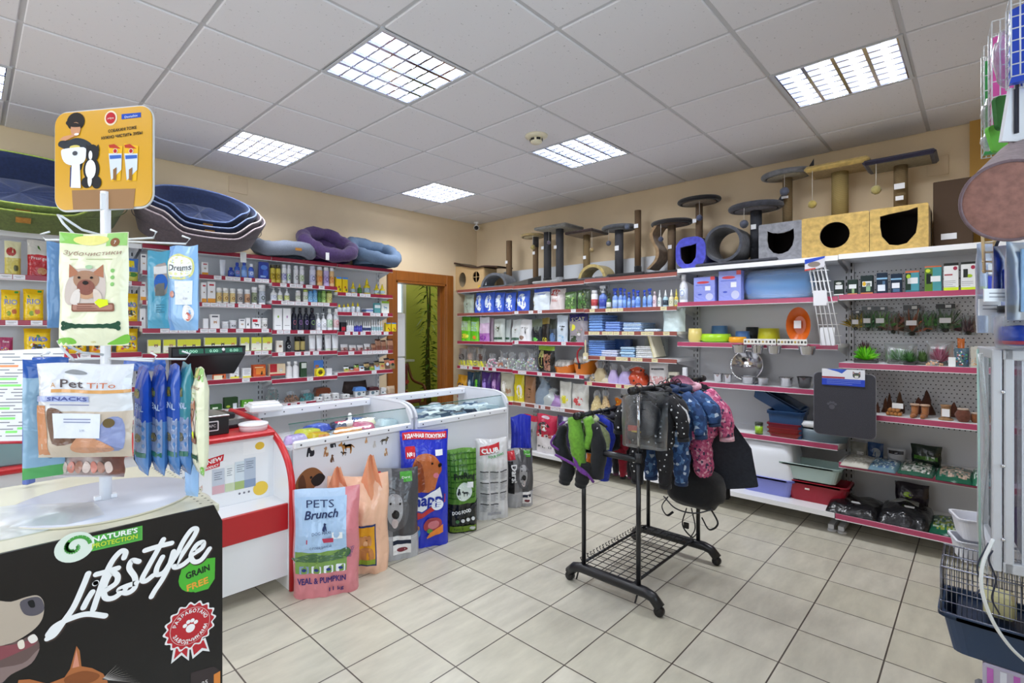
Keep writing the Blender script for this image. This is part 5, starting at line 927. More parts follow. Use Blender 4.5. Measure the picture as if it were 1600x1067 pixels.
for k, (x0, z0, w_, h_, r_) in enumerate(((.03, -.2, .085, .11, .25), (.075, -.47, .09, .13, 0))):
    a = MB(); a.box((x0, -.022, z0-h_/2), (w_, .003, h_), '#e9ebf1|m'); o = a.build('paper_card', e)
# boxes above the pegboard
aq = lambda b, acc, *art: dict(b=b, d=.5, art=[('rect', -.35, .4, .4, .68, '#e4e8ea|m'), ('rect', -.5, 0, .5, .08, acc)]+list(art))
row('B',1.692,C7,[(8,88,228,'box','filter_box','box','black box with white label',aq('#24302c|m','#e0e4e0|m',('ell',0,.8,.3,.08,'#d8dcd8|m'))),(105,190,218,'box','filter_box','box','dark green box with price label',aq('#20342c|m','#c8885a|m',('rect',-.05,.1,.2,.4,'#8aa878|m'))),(196,307,186,'box','filter_box','box','black box with yellow fish',aq('#1c2c2c|m','#c87a4a|m',('ell',-.2,.55,.14,.12,'#d8b030|m',2),('rect',-.05,.15,.3,.6,'#8ab08a|m'))),
 (312,412,172,'box','filter_box','box','navy box with light stripe',dict(b='#16283c|m',d=.5,art=[('rect',-.5,.68,.5,.76,'#8ab8d8|m'),('rect',-.4,.12,.3,.42,'#dce4ee|m'),('rect',.05,.42,.3,.6,'#4a6a8a|m')])),(415,517,168,'box','filter_box','box','navy box with light stripe',dict(b='#16283c|m',d=.5,art=[('rect',-.5,.68,.5,.76,'#8ab8d8|m'),('rect',-.4,.25,.3,.52,'#e8ecf2|m'),('rect',-.3,.05,.3,.22,'#4a6a8a|m')])),
 (524,640,157,'box','filter_box','box','teal box with orange edge',aq('#4a94a0|m','#3a707c|m',('rect',-.5,.92,.5,1,'#d06a40|m'),('rect',-.5,.1,-.1,.9,'#1c3428|m'),('ell',-.28,.75,.16,.1,'#a0c030|m',2))),
 (662,802,118,'box','filter_box','box','large teal box with orange edge',dict(b='#4a9498|m',d=.5,art=[('rect',-.5,.95,.5,1,'#d06a40|m'),('rect',-.5,.0,-.02,.92,'#5a7c28|m'),('rect',-.4,.3,-.08,.7,'#18241c|m',.0004),('ell',-.3,.82,.14,.07,'#c8d840|m',2),('rect',-.14,.38,.45,.6,'#eaecee|m',.0006)])),
 (804,922,102,'box','pump_box','box','white box with lime foot',dict(b='#e6e8e8|m',d=.5,art=[('rect',-.5,0,.5,.12,'#c8dc30|m'),('rect',-.5,.9,.5,1,'#222422|m'),('ell',.28,.8,.14,.07,'#a02c48|m'),('rect',-.45,.55,.1,.6,'#a84850|m'),('lines',-.45,.3,.35,4,'#9a9a9c|m')])),(924,1057,84,'box','pump_box','box','white box with black pump picture',dict(b='#e6e8e8|m',d=.5,art=[('rect',-.5,0,.5,.1,'#c8dc30|m'),('rect',-.5,.92,.5,1,'#222422|m'),('ell',.28,.8,.14,.07,'#a02c48|m'),('rect',-.35,.45,-.05,.75,'#2a302c|m'),('ell',.05,.5,.2,.06,'#a8c830|m'),('lines',-.45,.3,.3,3,'#9a9a9c|m')])),(1060,1200,60,'box','pump_box','box','pale box at the right end',dict(b='#dfe3dc|m',d=.5,art=[('rect',-.5,0,.5,.1,'#c8dc30|m')]))],
 'on the aquarium goods shelf')
# plants in bags on hooks of the pegboard
def bush(a, c, r, n, cols, seed, flat=.5, up=.7, thick=.004):
    rr_ = random.Random(seed)
    for k in range(n):
        t = rr_.uniform(0, 2*pi); L = r*rr_.uniform(.6, 1.1); el = rr_.uniform(.15, 1.4)
        d = Vector((cos(t)*cos(el), sin(t)*cos(el)*flat, sin(el)*up+.15)); p0 = Vector(c)+Vector((cos(t), sin(t)*flat, 0))*r*.15
        sd = Vector((-sin(t), cos(t), .3))*thick
        a.add([p0-sd, p0+sd, p0+d*L+Vector((0, 0, -.15*L)), p0+d*L*.6-sd*1.5+Vector((0, 0, .05*L))], [(0, 1, 2, 3)], cols[k % len(cols)])
hooks = [(135,212,440,585,['#c8a838','#8a7a3a'],'#30303c|s','yellow flower'),(215,300,412,590,['#4a7a4a','#2c5a38'],'#18242c|s','dark green plant'),(302,402,412,590,['#4a8a3c','#78a858'],'#18242c|s','mid green plant'),(398,490,420,610,['#7a4a40','#5a5a38','#8a5a50'],None,'reddish brown plant'),(515,642,402,625,['#4a4238','#a85a3a','#5a5a48'],'#1c1c20|s','dark leaved plant'),(642,748,418,598,['#3a7a30','#5a9a48'],None,'tall green plant'),(752,892,394,600,['#5a7a50','#6a8a60','#3a5a38'],'#1c1c20|s','grey green plant'),(930,1050,450,620,['#6a4448','#4a3038','#7a5a58'],None,'purple brown plant')]
for k, (x0, x1, y0, y1, cols, hd, nm) in enumerate(hooks):
    xx = -.17;p0,p1,q0,q1 = onX(1300+x0/4.64,500,xx),onX(1300+x1/4.64,500,xx),onX(1300+(x0+x1)/9.28,390+y0/4.64,xx),onX(1300+(x0+x1)/9.28,390+y1/4.64,xx)
    wd, hh = abs(p0.y-p1.y), q0.z-q1.z
    e = empty('bagged_plant',(xx,q0.y,q1.z),FACE_B,label=f'clear hanging bag with an artificial {nm} on the perforated board',cat='aquarium plant')
    a = MB();bush(a,(0,0,hh*.12),hh*.62,90,[c+'|s' for c in cols],k,.2,1.25,.006);a.sphere((0,0,.015),(wd*.2,.02,.015),'#3a3830|m',8,5);a.build('plant',e)
    a = MB(); bag_mesh(a, wd, hh*.85, .06, '#eef2f2|clear', seed=k); a.build('bag', e)
    if hd: a = MB();a.box((0,0,hh*.92),(wd,.008,hh*.17),hd);a.box((wd*.15,-.005,hh*.92),(wd*.3,.002,hh*.1),'#d8dadc|m');a.build('header_card',e)
    if k in (0, 1, 2, 4, 6): a = MB(); a.box((0, -.034, hh*.42), (wd*.6, .002, .035), '#f0f0f2|m'); a.build('price_tag', e)
    a = MB(); a.tube([(0, .17-.06-.0, hh*.97), (0, -.02, hh*.97), (0, -.03, hh*1.0)], .0025, '#c8c8cc|chrome', 6); a.build('hook', e)
def plant(x0, x1, y0, cols, nm, z, lab, seed, base='#5a5a54|m', xx=-.36, bag=False):
    p0, p1, q = onX(1300+x0/4.64, 560, xx), onX(1300+x1/4.64, 560, xx), onX(1300+(x0+x1)/9.28, 390+y0/4.64, xx); wd = abs(p0.y-p1.y); h = q.z-z-.0185
    e = empty(nm, (xx, q.y, z+.0185), FACE_B, label=lab, cat='aquarium plant')
    a = MB(); bush(a, (0, 0, .02), wd*.55, 160, [c+'|s' for c in cols], seed, .6, h/wd*1.6, .004); a.build('foliage', e)
    a = MB(); a.box((0, 0, .0085), (wd*.9, .1, .017), base, b=.004); a.build('base', e)
    if bag: a = MB(); bag_mesh(a, wd*1.2, h*1.15, .12, '#eef2f4|clear', seed=seed); a.build('bag', e)
plant(155,340,690,['#6ad020','#88e030','#50b018'],'artificial_plant',1.20,'bright lime green artificial plant on a black base',3,'#2a2a2c|s')
plant(165, 300, 655, ['#7a4450', '#5a3a40'], 'artificial_plant', 1.20, 'dark red artificial plant behind the lime green one', 4, xx=-.2)
plant(395, 600, 700, ['#6a9a5a', '#8ab080', '#c8d8c8'], 'artificial_plant', 1.20, 'pale green bagged plant beside the lime green one', 5, bag=True)
plant(515, 620, 745, ['#3a6a30', '#4a8040'], 'artificial_plant', 1.20, 'small dark green plant on a black base', 6, '#1c1c1c|s', xx=-.42)
plant(600, 710, 735, ['#6a8a50', '#54743c'], 'artificial_plant', 1.20, 'olive green leafy plant in the shelf middle', 7, xx=-.34)
plant(700, 865, 685, ['#d88aa0', '#c87088', '#b85a74'], 'artificial_plant', 1.20, 'pink artificial plant in a clear bag', 8, bag=True)
row('B',1.20,C7,[(840,900,780,'box','info_card','card','white card leaning on the pink plant',dict(b='#e8ecec|m',d=.05)),(690,800,800,'sack','decor_bag','bag','clear bag of shell figures',dict(b='#d8ccb8|haze',fill=.8,bits=(('#c89c78',14,.1),))),(880,1000,720,'pouch','decor_bag','bag','patterned bag of coloured gravel',lit(('bits',-.4,.1,.4,.9,['#3a6ab0|s','#c8503a|s','#2a2c30|s','#4a9a6a|s','#e8e8e8|s'],50,6),b='#48606c|f')),(905,965,650,'pouch','decor_bag','bag','orange decoration bag at the back',lit(b='#c86a28|f'),.15),(1000,1080,700,'pouch','decor_bag','bag','orange and white gravel bag',lit(('bits',-.4,.1,.4,.5,['#e88a30|s','#d8c8a0|s'],20,6),b='#b8b4a8|f'))],'on the plant shelf',front=.46)
# ceramic ornaments
def ornament(name, x0, x1, y0, lab, fnb, z=.845, xx=-.36):
    p0, p1, q = onX(1290+x0/3.81, 640, xx), onX(1290+x1/3.81, 640, xx), onX(1290+(x0+x1)/7.62, 580+y0/3.81, xx); wd = abs(p0.y-p1.y); h = q.z-z-.0185
    e = empty(name, (xx, q.y, z+.0185), FACE_B, label=lab, cat='ornament'); fnb(e, wd, h); return e
def b_rock(c, c2, peaks, seed):
    def f(e, wd, h):
        a = MB(); r_ = random.Random(seed)
        for k in range(peaks):
            x = wd*(-.38+.76*(k+.5)/peaks); hh = h*(1 if k == peaks//2 else r_.uniform(.5, .9)); rr_ = wd*.62/peaks**.7; ph = r_.uniform(0, 6)
            a.grid(lambda u,v: Vector((x+rr_*(1-v)**.75*(1+.2*sin(6*pi*u+ph+9*v))*cos(2*pi*u),rr_*.8*(1-v)**.75*(1+.2*sin(8*pi*u+5*v))*sin(2*pi*u),hh*v)),14,10,[c,c2][k % 2],wrap=True)
        a.build('rock', e); a = MB(); a.lathe([(.5, 0), (.48, .06), (0, .07)], c2, 18, sx=wd, sy=wd*.6); o = a.build('base', e); o.scale = (1, 1, .25)
    return f
ornament('rock_ornament', 284, 322, 180, 'small brown rock ornament right of the dark mat', b_rock('#6a3c2c|b', '#5a3424|b', 2, 1))
ornament('tree_ornament', 338, 400, 125, 'tall pointed brown tree ornament behind the log', b_rock('#6a4228|b', '#553420|b', 2, 5), xx=-.3)
ornament('tree_ornament', 415, 468, 118, 'slim pointed brown tree ornament right of the log', b_rock('#5a3c28|b', '#6a4630|b', 1, 6), xx=-.28)
def b_log(e, wd, h):
    a = MB()
    for z_ in (0, 1):
        for k in range(4-z_): a.lathe([(.012, -.04), (.012, .04)], '#b0743a|b', 10, c=(wd*(-.34+.22*k+.1*z_), 0, .013+.024*z_), axis='Y')
    a.build('logs', e); a = MB(); a.box((.02, -.03, .07), (.06, .004, .035), '#eeeeee|m'); a.build('price_tag', e)
ornament('log_ornament', 358, 462, 210, 'stack of orange brown log pipes with a price tag', b_log, xx=-.42)
def b_boots(e, wd, h):
    for k in (0, 1):
        a = MB();x = wd*(-.2+.42*k);a.tube([(x,.0,h*.95),(x,0,h*.35),(x-.004,-.02,h*.22)],[wd*.17,wd*.15,wd*.15],'#9a6238|b',12);a.tube([(x,.01,h*.16),(x-wd*.08,-.05,h*.13),(x-wd*.1,-.075,h*.1)],[h*.16,h*.15,h*.08],'#a86c40|b',12);a.build('boot',e)
        a = MB();a.tube([(x+wd*.165*cos(t),wd*.165*sin(t),h*.93) for t in (q*pi/6 for q in range(12))],.007,'#c8a890|b',6,closed=True);a.build('cuff',e)
ornament('boots_ornament', 488, 632, 195, 'pair of tan ceramic boots with pale cuffs', b_boots, xx=-.42)
ornament('rock_ornament', 515, 640, 108, 'tall dark brown rock arch behind the boots', b_rock('#5a3020|b', '#4a2818|b', 2, 9), xx=-.22)
def b_column(e, wd, h):
    a = MB();a.lathe([(wd*.42,0),(wd*.40,h*.1),(wd*.26,h*.16),(wd*.27,h*.9),(wd*.32,h),(wd*.2,h),(wd*.2,h*.9),(0,h*.9)],'#9a7450|b',16);a.build('column',e);a = MB();a.box((0,-wd*.28,h*.5),(wd*.42,.003,h*.5),'#eeeef0|m');a.build('price_tag',e)
ornament('column_ornament', 660, 772, 200, 'tan hollow column ornament with a white tag', b_column, xx=-.42)
ornament('rock_ornament', 700, 830, 182, 'dark brown cave rock behind the column', b_rock('#50281c|b', '#603424|b', 3, 12), xx=-.22)
def b_pot(c):
    def f(e, wd, h):
        a = MB();a.grid(lambda u,v: Vector(((wd*.5*sin(pi*(.18+.62*v))*(1+.06*sin(10*pi*u+8*v)))*cos(2*pi*u),wd*.42*sin(pi*(.18+.62*v))*sin(2*pi*u),h*v)),20,8,c,wrap=True);a.build('pot',e)
        a = MB();a.tube([(wd*.3*cos(t),wd*.26*sin(t),h) for t in (q*pi/8 for q in range(16))],.006,'#c4b0a0|b',6,closed=True);a.build('rim',e)
    return f
ornament('pot_ornament', 770, 868, 226, 'round brown pebbled pot ornament near the cage', b_pot('#6a3c2c|b'), xx=-.44)
ornament('pot_ornament', 858, 925, 250, 'small tan pebbled pot at the right end', b_pot('#84502e|b'), xx=-.42)
# gravel and soil bags lying flat
def lying(x0, x1, y0, org, z, col, lab, art=None, xx=-.42, dd=.2, seed=0, name='gravel_bag', hmul=1, tag_=None):
    ox,oy,s_ = org;p0,p1,q = onX(ox+x0/s_,700,xx),onX(ox+x1/s_,700,xx),onX(ox+(x0+x1)/2/s_,oy+y0/s_,xx);wd = abs(p0.y-p1.y);h = max(.03,(q.z-z-.0185)*hmul)
    e = empty(name, (xx, q.y, z+.0185), FACE_B, label=lab, cat='bag'); r_ = random.Random(seed); ph = r_.uniform(0, 6)
    def f(u, v):
        x,y = u*2-1,v*2-1;e_ = (max(0,1-x**4)*max(0,1-y**4))**.45;return Vector((x*wd/2*(1-.08*y*y),y*dd,h*e_*(.86+.08*sin(5*x+ph)+.06*sin(9*x+7*y))+.004))
    a = MB();a.grid(f,18,12,lambda u,v: (art(u,v) if art else col));a.grid(lambda u,v: Vector(((u*2-1)*wd/2*(1-.08*(v*2-1)**2),(v*2-1)*dd,.002)),6,4,col);a.build('bag',e)
    if tag_: t0 = f(.55, .35); a = MB(); a.box((t0.x, t0.y, t0.z+.004), (.07, .04, .002), '#f0f0f2|m'); a.build('price_tag', e)
    return e
spk = lambda *cs: (lambda u, v: R.choice(cs) if .12 < u < .88 and .12 < v < .88 else cs[0])
lying(110, 285, 545, CB, .482, '#c8c6bc|f', 'clear bag of white gravel lying at the left', spk('#c8c6bc|f', '#b4b0a4|f'), seed=1)
lying(270, 440, 585, CB, .482, '#6a8898|f', 'blue grey gravel bag lying beside the white gravel', spk('#6a8898|f', '#a8b8bc|f', '#4a6a90|f'), seed=2)
lying(435,655,575,CB,.482,'#5a6a5c|f','green edged bag of speckled pebbles',spk('#2c5a48|f','#b8b8b0|f','#8a8c84|f','#d8d8d4|f'),seed=3,xx=-.40)
lying(655, 885, 590, CB, .482, '#1c5a44|f', 'green bag with reddish pebbles', spk('#1c5a44|f', '#a89080|f', '#c8b0a0|f', '#6a7a70|f'), seed=4)
lying(870, 990, 590, CB, .482, '#2a6a50|f', 'green and white bag beside the cage', spk('#2a6a50|f', '#c8d4cc|f'), seed=5)
row('B',.482,CB,[(140,250,425,'pouch','gravel_bag','bag','clear bag of grey gravel',lit(('rect',-.1,.1,.3,.4,'#d8d8d8|m'),b='#8a8a84|f')),(245,345,432,'pouch','gravel_bag','bag','blue edged bag of gravel',lit(('ell',.05,.4,.3,.3,'#98a0a8|f'),b='#2c4c7c|f')),(362,475,458,'pouch','gravel_bag','bag','clear bag with black print',lit(('rect',-.4,.6,.4,.85,'#24242c|f'),b='#a8aab0|f')),(498,695,448,'pouch','soil_bag','bag','black and green bag',lit(('rect',-.4,.3,.4,.5,'#4a7a30|f'),('rect',.05,.35,.3,.5,'#e0e4dc|m'),b='#1e2a22|f'))],'standing at the back of the gravel shelf',front=.24)
lying(18, 345, 757, CB, .14, '#141418|f', 'glossy black soil bag with a white tag lying at the left', seed=6, name='soil_bag', xx=-.42, dd=.2, tag_=1)
lying(318,640,790,CB,.14,'#18181c|f','black soil bag with clear window and green corner',lambda u,v: '#8ac030|f' if (.35 < u < .6 and v > .8) else ('#a8a8a4|f' if .15 < u < .7 and .55 < v < .85 else '#16161a|f'),seed=7,name='soil_bag',xx=-.40,dd=.22,hmul=1.1,tag_=1)
lying(618,835,895,CB,.14,'#1c5a44|f','green gravel bag lying right of the black soil bags',spk('#1c5a44|f','#2c6a50|f','#b8c8b8|f','#8a9c40|f'),seed=8)
row('B',.14,CB,[(400,620,670,'pouch','soil_bag','bag','dark bag with green twist standing behind the soil bags',lit(('ell',-.1,.6,.14,.1,'#a8d030|f'),b='#241c28|f',t=.4))],'on the bottom shelf',front=.25)

# ---------------------------------------------------------------- counters
T = '#c8262c|s'; CW = '#eceef2|s'
e = empty('till_counter', (-3.6, 0, 0), label='white and red till counter with a curved red edged end panel', cat='counter')
prof = [(-2.25,0),(-2.25,.55),(-2.235,.63),(-2.19,.71),(-2.11,.78),(-2.02,.825),(-1.9,.86),(-1.7,.885),(-1.5,.895),(-1.3,.895),(-1.3,0)]
P = [(y, z) for y, z in prof]
a = MB(); a.prism(P, plane((0, 0, 0), (0, 1, 0), (0, 0, 1)), .03, CW); a.build('end_panel', e)
a = MB(); pts = catmull([(-.015, y-.002, z+.003) for y, z in prof[1:-1]], 5); a.tube([(-.015, -2.253, 0)]+pts, .019, T, 8); a.build('edge_band', e)
a = MB();a.box((-.9,-2.215,.21),(1.74,.02,.26),CW);a.box((-.9,-1.7,.45),(1.74,.6,.02),CW);a.box((-.9,-2.12,.48),(1.74,.2,.012),CW);a.box((-.9,-2.03,.66),(1.74,.015,.36),CW);a.build('body',e)
a = MB(); a.box((-.9, -2.22, .413), (1.74, .03, .145), '#b8242a|s', b=.003); a.build('red_band', e)
a = MB(); a.box((-.9, -1.81, .857), (1.74, .52, .028), T, b=.008); a.build('worktop', e)
e = empty('poster', (-3.66, -2.04, .49), label='glossy kitten food poster on the till counter front', cat='poster')
a = MB(); fn = plane((0, 0, 0), (1, 0, 0), (0, 0, 1)); wq, hq = .80, .34
a.prism(rect(-wq, 0, 0, hq), fn, .003, '#eef0f3|s')
a.poly(rect(-.14, .26, -.02, .335), fn, '#f4f5f7|s', .0006); a.poly(ell(-.05, .30, .026, .022), fn, '#e8c040|m', .001)
a.poly([(-.335,.235),(-.245,.25),(-.24,.285),(-.33,.27)],fn,'#cc2430|m',.001);a.poly([(-.35,.21),(-.262,.222),(-.26,.247),(-.347,.235)],fn,'#cc2430|m',.0012)
a.text('NEW',fn,-.288,.248,.022,'#f6f4f4|m',rot=.16,wd=.075,shear=.2,bold=.04,k=.0016);a.text('PRODUCT',fn,-.305,.221,.013,'#f6f4f4|m',rot=.13,wd=.075,shear=.2,bold=.04,k=.0018)
for k,(x0,c,c2) in enumerate(((-.30,'#c4ccd8','#d8b0b8'),(-.235,'#e6ecee','#c8d4b0'),(-.185,'#d0dce4','#a8bc78'),(-.135,'#b4c0d0','#8a9cb8'))):
    w_ = .062 if k != 1 else .048;h_ = .135+.01*k;a.poly(rect(x0,.075,x0+w_,.075+h_),fn,c+'|m',.001+.0001*k);a.poly(rect(x0,.075,x0+w_,.12),fn,c2+'|m',.0013+.0001*k);lines(a,fn,x0+.01,x0+w_-.012,.075+h_-.02,4,.012,'#4a5468|m',k=.0018)
a.text('PETS',fn,-.44,.22,.03,'#3a4a78|m',wd=.085,k=.001);a.text('Brunch',fn,-.44,.185,.026,'#3a4a78|m',wd=.095,rot=.08,shear=.3,k=.001)
cat_face(a,fn,-.43,.13,.024,'#7a6450','#d8ccc0');a.poly(smooth_loop([(-.45,.115),(-.41,.115),(-.40,.07),(-.41,.035),(-.45,.035),(-.46,.07)]),fn,'#8a745e|m',.0007)
cat_face(a,fn,-.365,.115,.026,'#d8cfc4','#f0ebe4');a.poly(smooth_loop([(-.38,.10),(-.345,.10),(-.31,.07),(-.31,.035),(-.38,.035),(-.40,.06)]),fn,'#e2dad0|m',.0007)
a.poly(ell(-.045, .055, .042, .04), fn, '#ecc84c|m', .001)
for k in range(3): a.poly(ell(-.16+.025*k, .05, .006), fn, '#7a7a84|m', .001)
a.text('www.petsbrunch.com', fn, -.36, .012, .014, '#5a5a74|m', wd=.17, k=.001); a.build('sheet', e)
# things on the till counter
e = empty('cash_drawer', (-4.03, -1.96, .871), label='black cash drawer with a silver top edge on the red worktop', cat='cash drawer')
a = MB();a.box((0,.12,.05),(.36,.26,.1),'#1c1c20|s',b=.004);a.box((0,.12,.104),(.365,.265,.01),'#c8cad0|steel',b=.003);a.build('case',e)
a = MB();fn = plane((0,-.0115,.05),(1,0,0),(0,0,1));a.prism(rrect(.06,-.025,.125,.03,.006),fn,.002,'#d8d8dc|s');a.poly(rrect(.066,-.019,.119,.024,.004),fn,'#26262a|m',.0006);a.text('APC',fn,.092,-.004,.016,'#d8d8dc|m',wd=.035,k=.001);a.build('badge',e)
p = onZ(398, 672, .871); e = empty('plastic_tub', (p.x+.0, p.y+.02, .871), label='round white plastic lid dish on the red worktop', cat='dish')
a = MB();a.lathe([(.074,0),(.078,.035),(.072,.042),(0,.042)],'#eeeef2|s',28);a.lathe([(.079,.028),(.081,.034),(.079,.04)],'#f6f6f8|s',28);a.build('tub',e)
e = empty('tablet', (-3.76, -1.74, .871), .2, label='dark flat tablet lying behind the white round dish', cat='tablet')
a = MB(); a.box((0, 0, .012), (.26, .17, .02), '#24242a|gloss', b=.004); a.build('case', e)
e = empty('receipt_printer',(-3.52,-1.62,.945),-.15,label='white box shaped device with rounded edges at the end of the glass counter',cat='printer')
a = MB();a.box((0,0,0),(.2,.17,.05),'#eceef2|s',b=.012);a.build('case',e);a = MB();a.box((0,-.0,.030),(.17,.12,.012),'#f6f6f8|s',b=.004);a.build('lid',e)
e = empty('scale_display', (-3.80, -1.45, .871), .12, label='black customer display with three green readouts on a pole', cat='scale display')
z0 = .42;a = MB();a.add([Vector(v) for v in ((-.225,-.02,z0),(.225,-.02,z0),(.19,.06,z0-.13),(-.19,.06,z0-.13),(-.225,.02,z0+.06),(.225,.02,z0+.06),(-.225,-.03,z0+.06),(.225,-.03,z0+.06),(.19,.1,z0-.13),(-.19,.1,z0-.13))],[(0,1,2,3),(0,6,7,1),(6,4,5,7),(3,2,8,9),(4,9,8,5),(0,3,9,4,6),(1,7,5,8,2)],'#17181c|s');a.build('housing',e)
a = MB(); fn = plane((0, -.0305, z0+.03), (1, 0, 0), (0, .16, 1))
a.poly(rect(-.22, -.026, .22, .026), fn, '#2b2f35|s', .0005)
for x0,x1,t in ((-.185,-.045,'0.000'),(-.035,.07,'0.00'),(.09,.2,'0.00')): a.poly(rect(x0,-.014,x1,.017),fn,'#24604c|led',.001);a.text(t,fn,(x0+x1)/2,-.008,.018,'#b8f4d8|led',wd=(x1-x0)*.5,k=.0016)
a.poly(ell(.078, .008, .010), fn, '#f0f0f0|m', .002); a.build('readout', e)
a = MB();a.tube([(0,.06,0),(0,.06,z0-.12)],.014,'#1c1c20|s');a.build('pole',e);a = MB();a.box((0,.06,.02),(.3,.22,.04),'#24262a|s',b=.01);a.build('base',e)
# glass counters
def glass_counter(x0, x1, label, left=True):
    L = x1-x0; e = empty('glass_display_counter', (x0, 0, 0), label=label, cat='display counter'); WP = '#e4e6ec|s'
    pr = [(-2.16, 0), (-2.16, .83), (-2.145, .87), (-2.11, .905), (-2.05, .925), (-1.95, .932), (-1.55, .932), (-1.55, 0)]
    for x in ((0,L-.018) if left else (L-.018,)): a = MB();a.prism(pr,plane((x+.018,0,0),(0,1,0),(0,0,1)),.018,WP);a.build('side_panel',e)
    for x in ((.009,L-.009) if left else (L-.009,)): a = MB();a.tube(catmull([(x,y,z+.002) for y,z in pr[1:-1]],4),.011,'#d8dae0|s',8);a.build('edge_trim',e)
    a = MB(); a.box((L/2, -2.150, .40), (L-.036, .012, .72), WP); a.build('front_panel', e)
    a = MB(); a.box((L/2, -2.155, .783), (L-.036, .03, .05), '#eceef2|s', b=.01)
    fn = plane((0, -2.1705, .783), (1, 0, 0), (0, 0, 1))
    for k in range(6): a.poly(ell(.06+(L-.12)*k/5, 0, .006, n=8), fn, '#44444c|s')
    a.build('front_rail', e)
    a = MB(); a.box((L/2, -1.6, .905), (L-.036, .1, .05), '#e8eaf0|s', b=.006); fn = plane((0, -1.6505, .905), (1, 0, 0), (0, 0, 1))
    for k in range(7): a.poly(ell(.06+(L-.12)*k/6, 0, .005, n=8), fn, '#54545c|s')
    a.build('rear_rail', e)
    a = MB();a.add([(.018,-2.145,.805),(L-.018,-2.145,.805),(L-.018,-2.095,.90),(.018,-2.095,.90)],[(0,1,2,3)],'#e8f6f4|glass');a.tube([(.018,-2.095,.901),(L-.018,-2.095,.901)],.003,'#3c6a60|gloss',6);a.build('front_glass',e)
    a = MB(); a.box((L/2, -1.85, .60), (L-.04, .56, .008), '#b8ccc8|s'); a.build('glass_shelf', e)
    a = MB(); a.box((L/2, -1.85, .08), (L-.04, .56, .02), WP); a.box((L/2, -1.56, .32), (L-.04, .012, .5), '#9aa0a8|s'); a.build('floor_panel', e)
    return e
c1 = glass_counter(-3.585, -2.71, 'glass topped counter with dog stickers on its white front', False)
a = MB(); fn = plane((0, -2.1565, 0), (1, 0, 0), (0, 0, 1))
def st_dog(px, py, s, c, c2=None, kind=DOG, fl=1, bg=None):
    a = MB()
    q = onY(px, py, -2.157); x, z = q.x+3.585, q.z
    if bg: a.poly(rect(x-s*1.2, z-s*1.1, x+s*1.2, z+s*1.1), fn, bg, .0003)
    shape(a, fn, kind, x, z, s, c, .0007, flip=fl)
    if c2: a.poly(ell(x-fl*s*.45, z+s*.1, s*.28, s*.35), fn, c2, .0012)
    a.build('dog_sticker', c1)
st_dog(483,702,.045,'#22222a|m','#e8e6e4|m',SIT,-1);st_dog(506,686,.028,'#c88a50|m','#f0e8e0|m',SIT,-1,'#e0a468|m');st_dog(522,690,.036,'#2a2a30|m','#eeeeee|m',SIT);st_dog(508,706,.03,'#a87850|m','#e8dccc|m',SIT,-1)
st_dog(541,699,.055,'#b07a3c|m',None,DOG);st_dog(543,697,.035,'#2c2620|m',None,DOG);st_dog(537,708,.022,'#2c2420|m');st_dog(558,678,.03,'#4a4640|m','#b8aca0|m',DOG,-1,'#e0b080|m');st_dog(591,674,.035,'#d8c8a8|m',None,DOG,-1);st_dog(601,688,.034,'#4a4436|m','#7a6a50|m',DOG,-1);st_dog(604,706,.026,'#c09468|m','#e8dccc|m',SIT);st_dog(586,694,.022,'#c8c4c0|m',None,SIT);st_dog(573,688,.018,'#d0a070|m',None,SIT);st_dog(520,716,.024,'#6a4a34|m',None,SIT)
q = onY(486, 755, -2.157); x, z = q.x+3.585, q.z
a.poly(smooth_loop([(x-.1,z-.07),(x-.09,z+.03),(x-.04,z+.085),(x+.02,z+.09),(x+.07,z+.05),(x+.085,z+.01),(x+.06,z-.02),(x+.02,z-.03),(x+.01,z-.08)]),fn,'#8a5a34|m',.0008);a.poly(smooth_loop([(x+.0,z+.02),(x+.05,z+.05),(x+.09,z+.02),(x+.06,z-.02),(x+.02,z-.02)]),fn,'#241c1a|m',.0012);a.poly(smooth_loop([(x-.08,z+.02),(x-.05,z+.06),(x-.03,z-.02),(x-.06,z-.06)]),fn,'#5c3820|m',.0012);a.poly(ell(x+.0,z+.035,.008),fn,'#1a1412|m',.0016)
a.build('dog_head_sticker', c1)
a = MB();fn = plane((.762,-2.157,.45),(1,0,0),(0,0,1));a.prism(rect(0,-.14,.1,.30),fn,.0005,'#d4d6e6|m');lines(a,fn,.012,.088,.26,26,.015,'#8a8ca4|m',h=.004,k=.0006);a.build('text_sheet',c1)
c2 = glass_counter(-2.69, -1.72, 'glass topped counter with a plain white front, nearest the doorway')
e = empty('paper_notice',(-2.63,-2.1575,.40),label='pale lilac notice with lettering on the plain counter front',cat='notice');a = MB();fn = plane((0,0,0),(1,0,0),(0,0,1));a.prism(rect(0,0,.22,.34),fn,.001,'#d6d6ea|m')
q = onY(703, 663, -2.158); xx, zz = .125, .285
a.text('НОВЫЙ',fn,xx,zz,.026,'#3a3a58|m',wd=.12,k=.0008);a.text('ОБЪЁМ!',fn,xx,zz-.045,.026,'#3a3a58|m',wd=.13,k=.0008);lines(a,fn,.05,.18,zz-.07,3,.014,'#8a8ca8|m',k=.0008);a.poly(rect(.06,.09,.12,.1),fn,'#b83848|m',.0008);a.build('sheet',e)
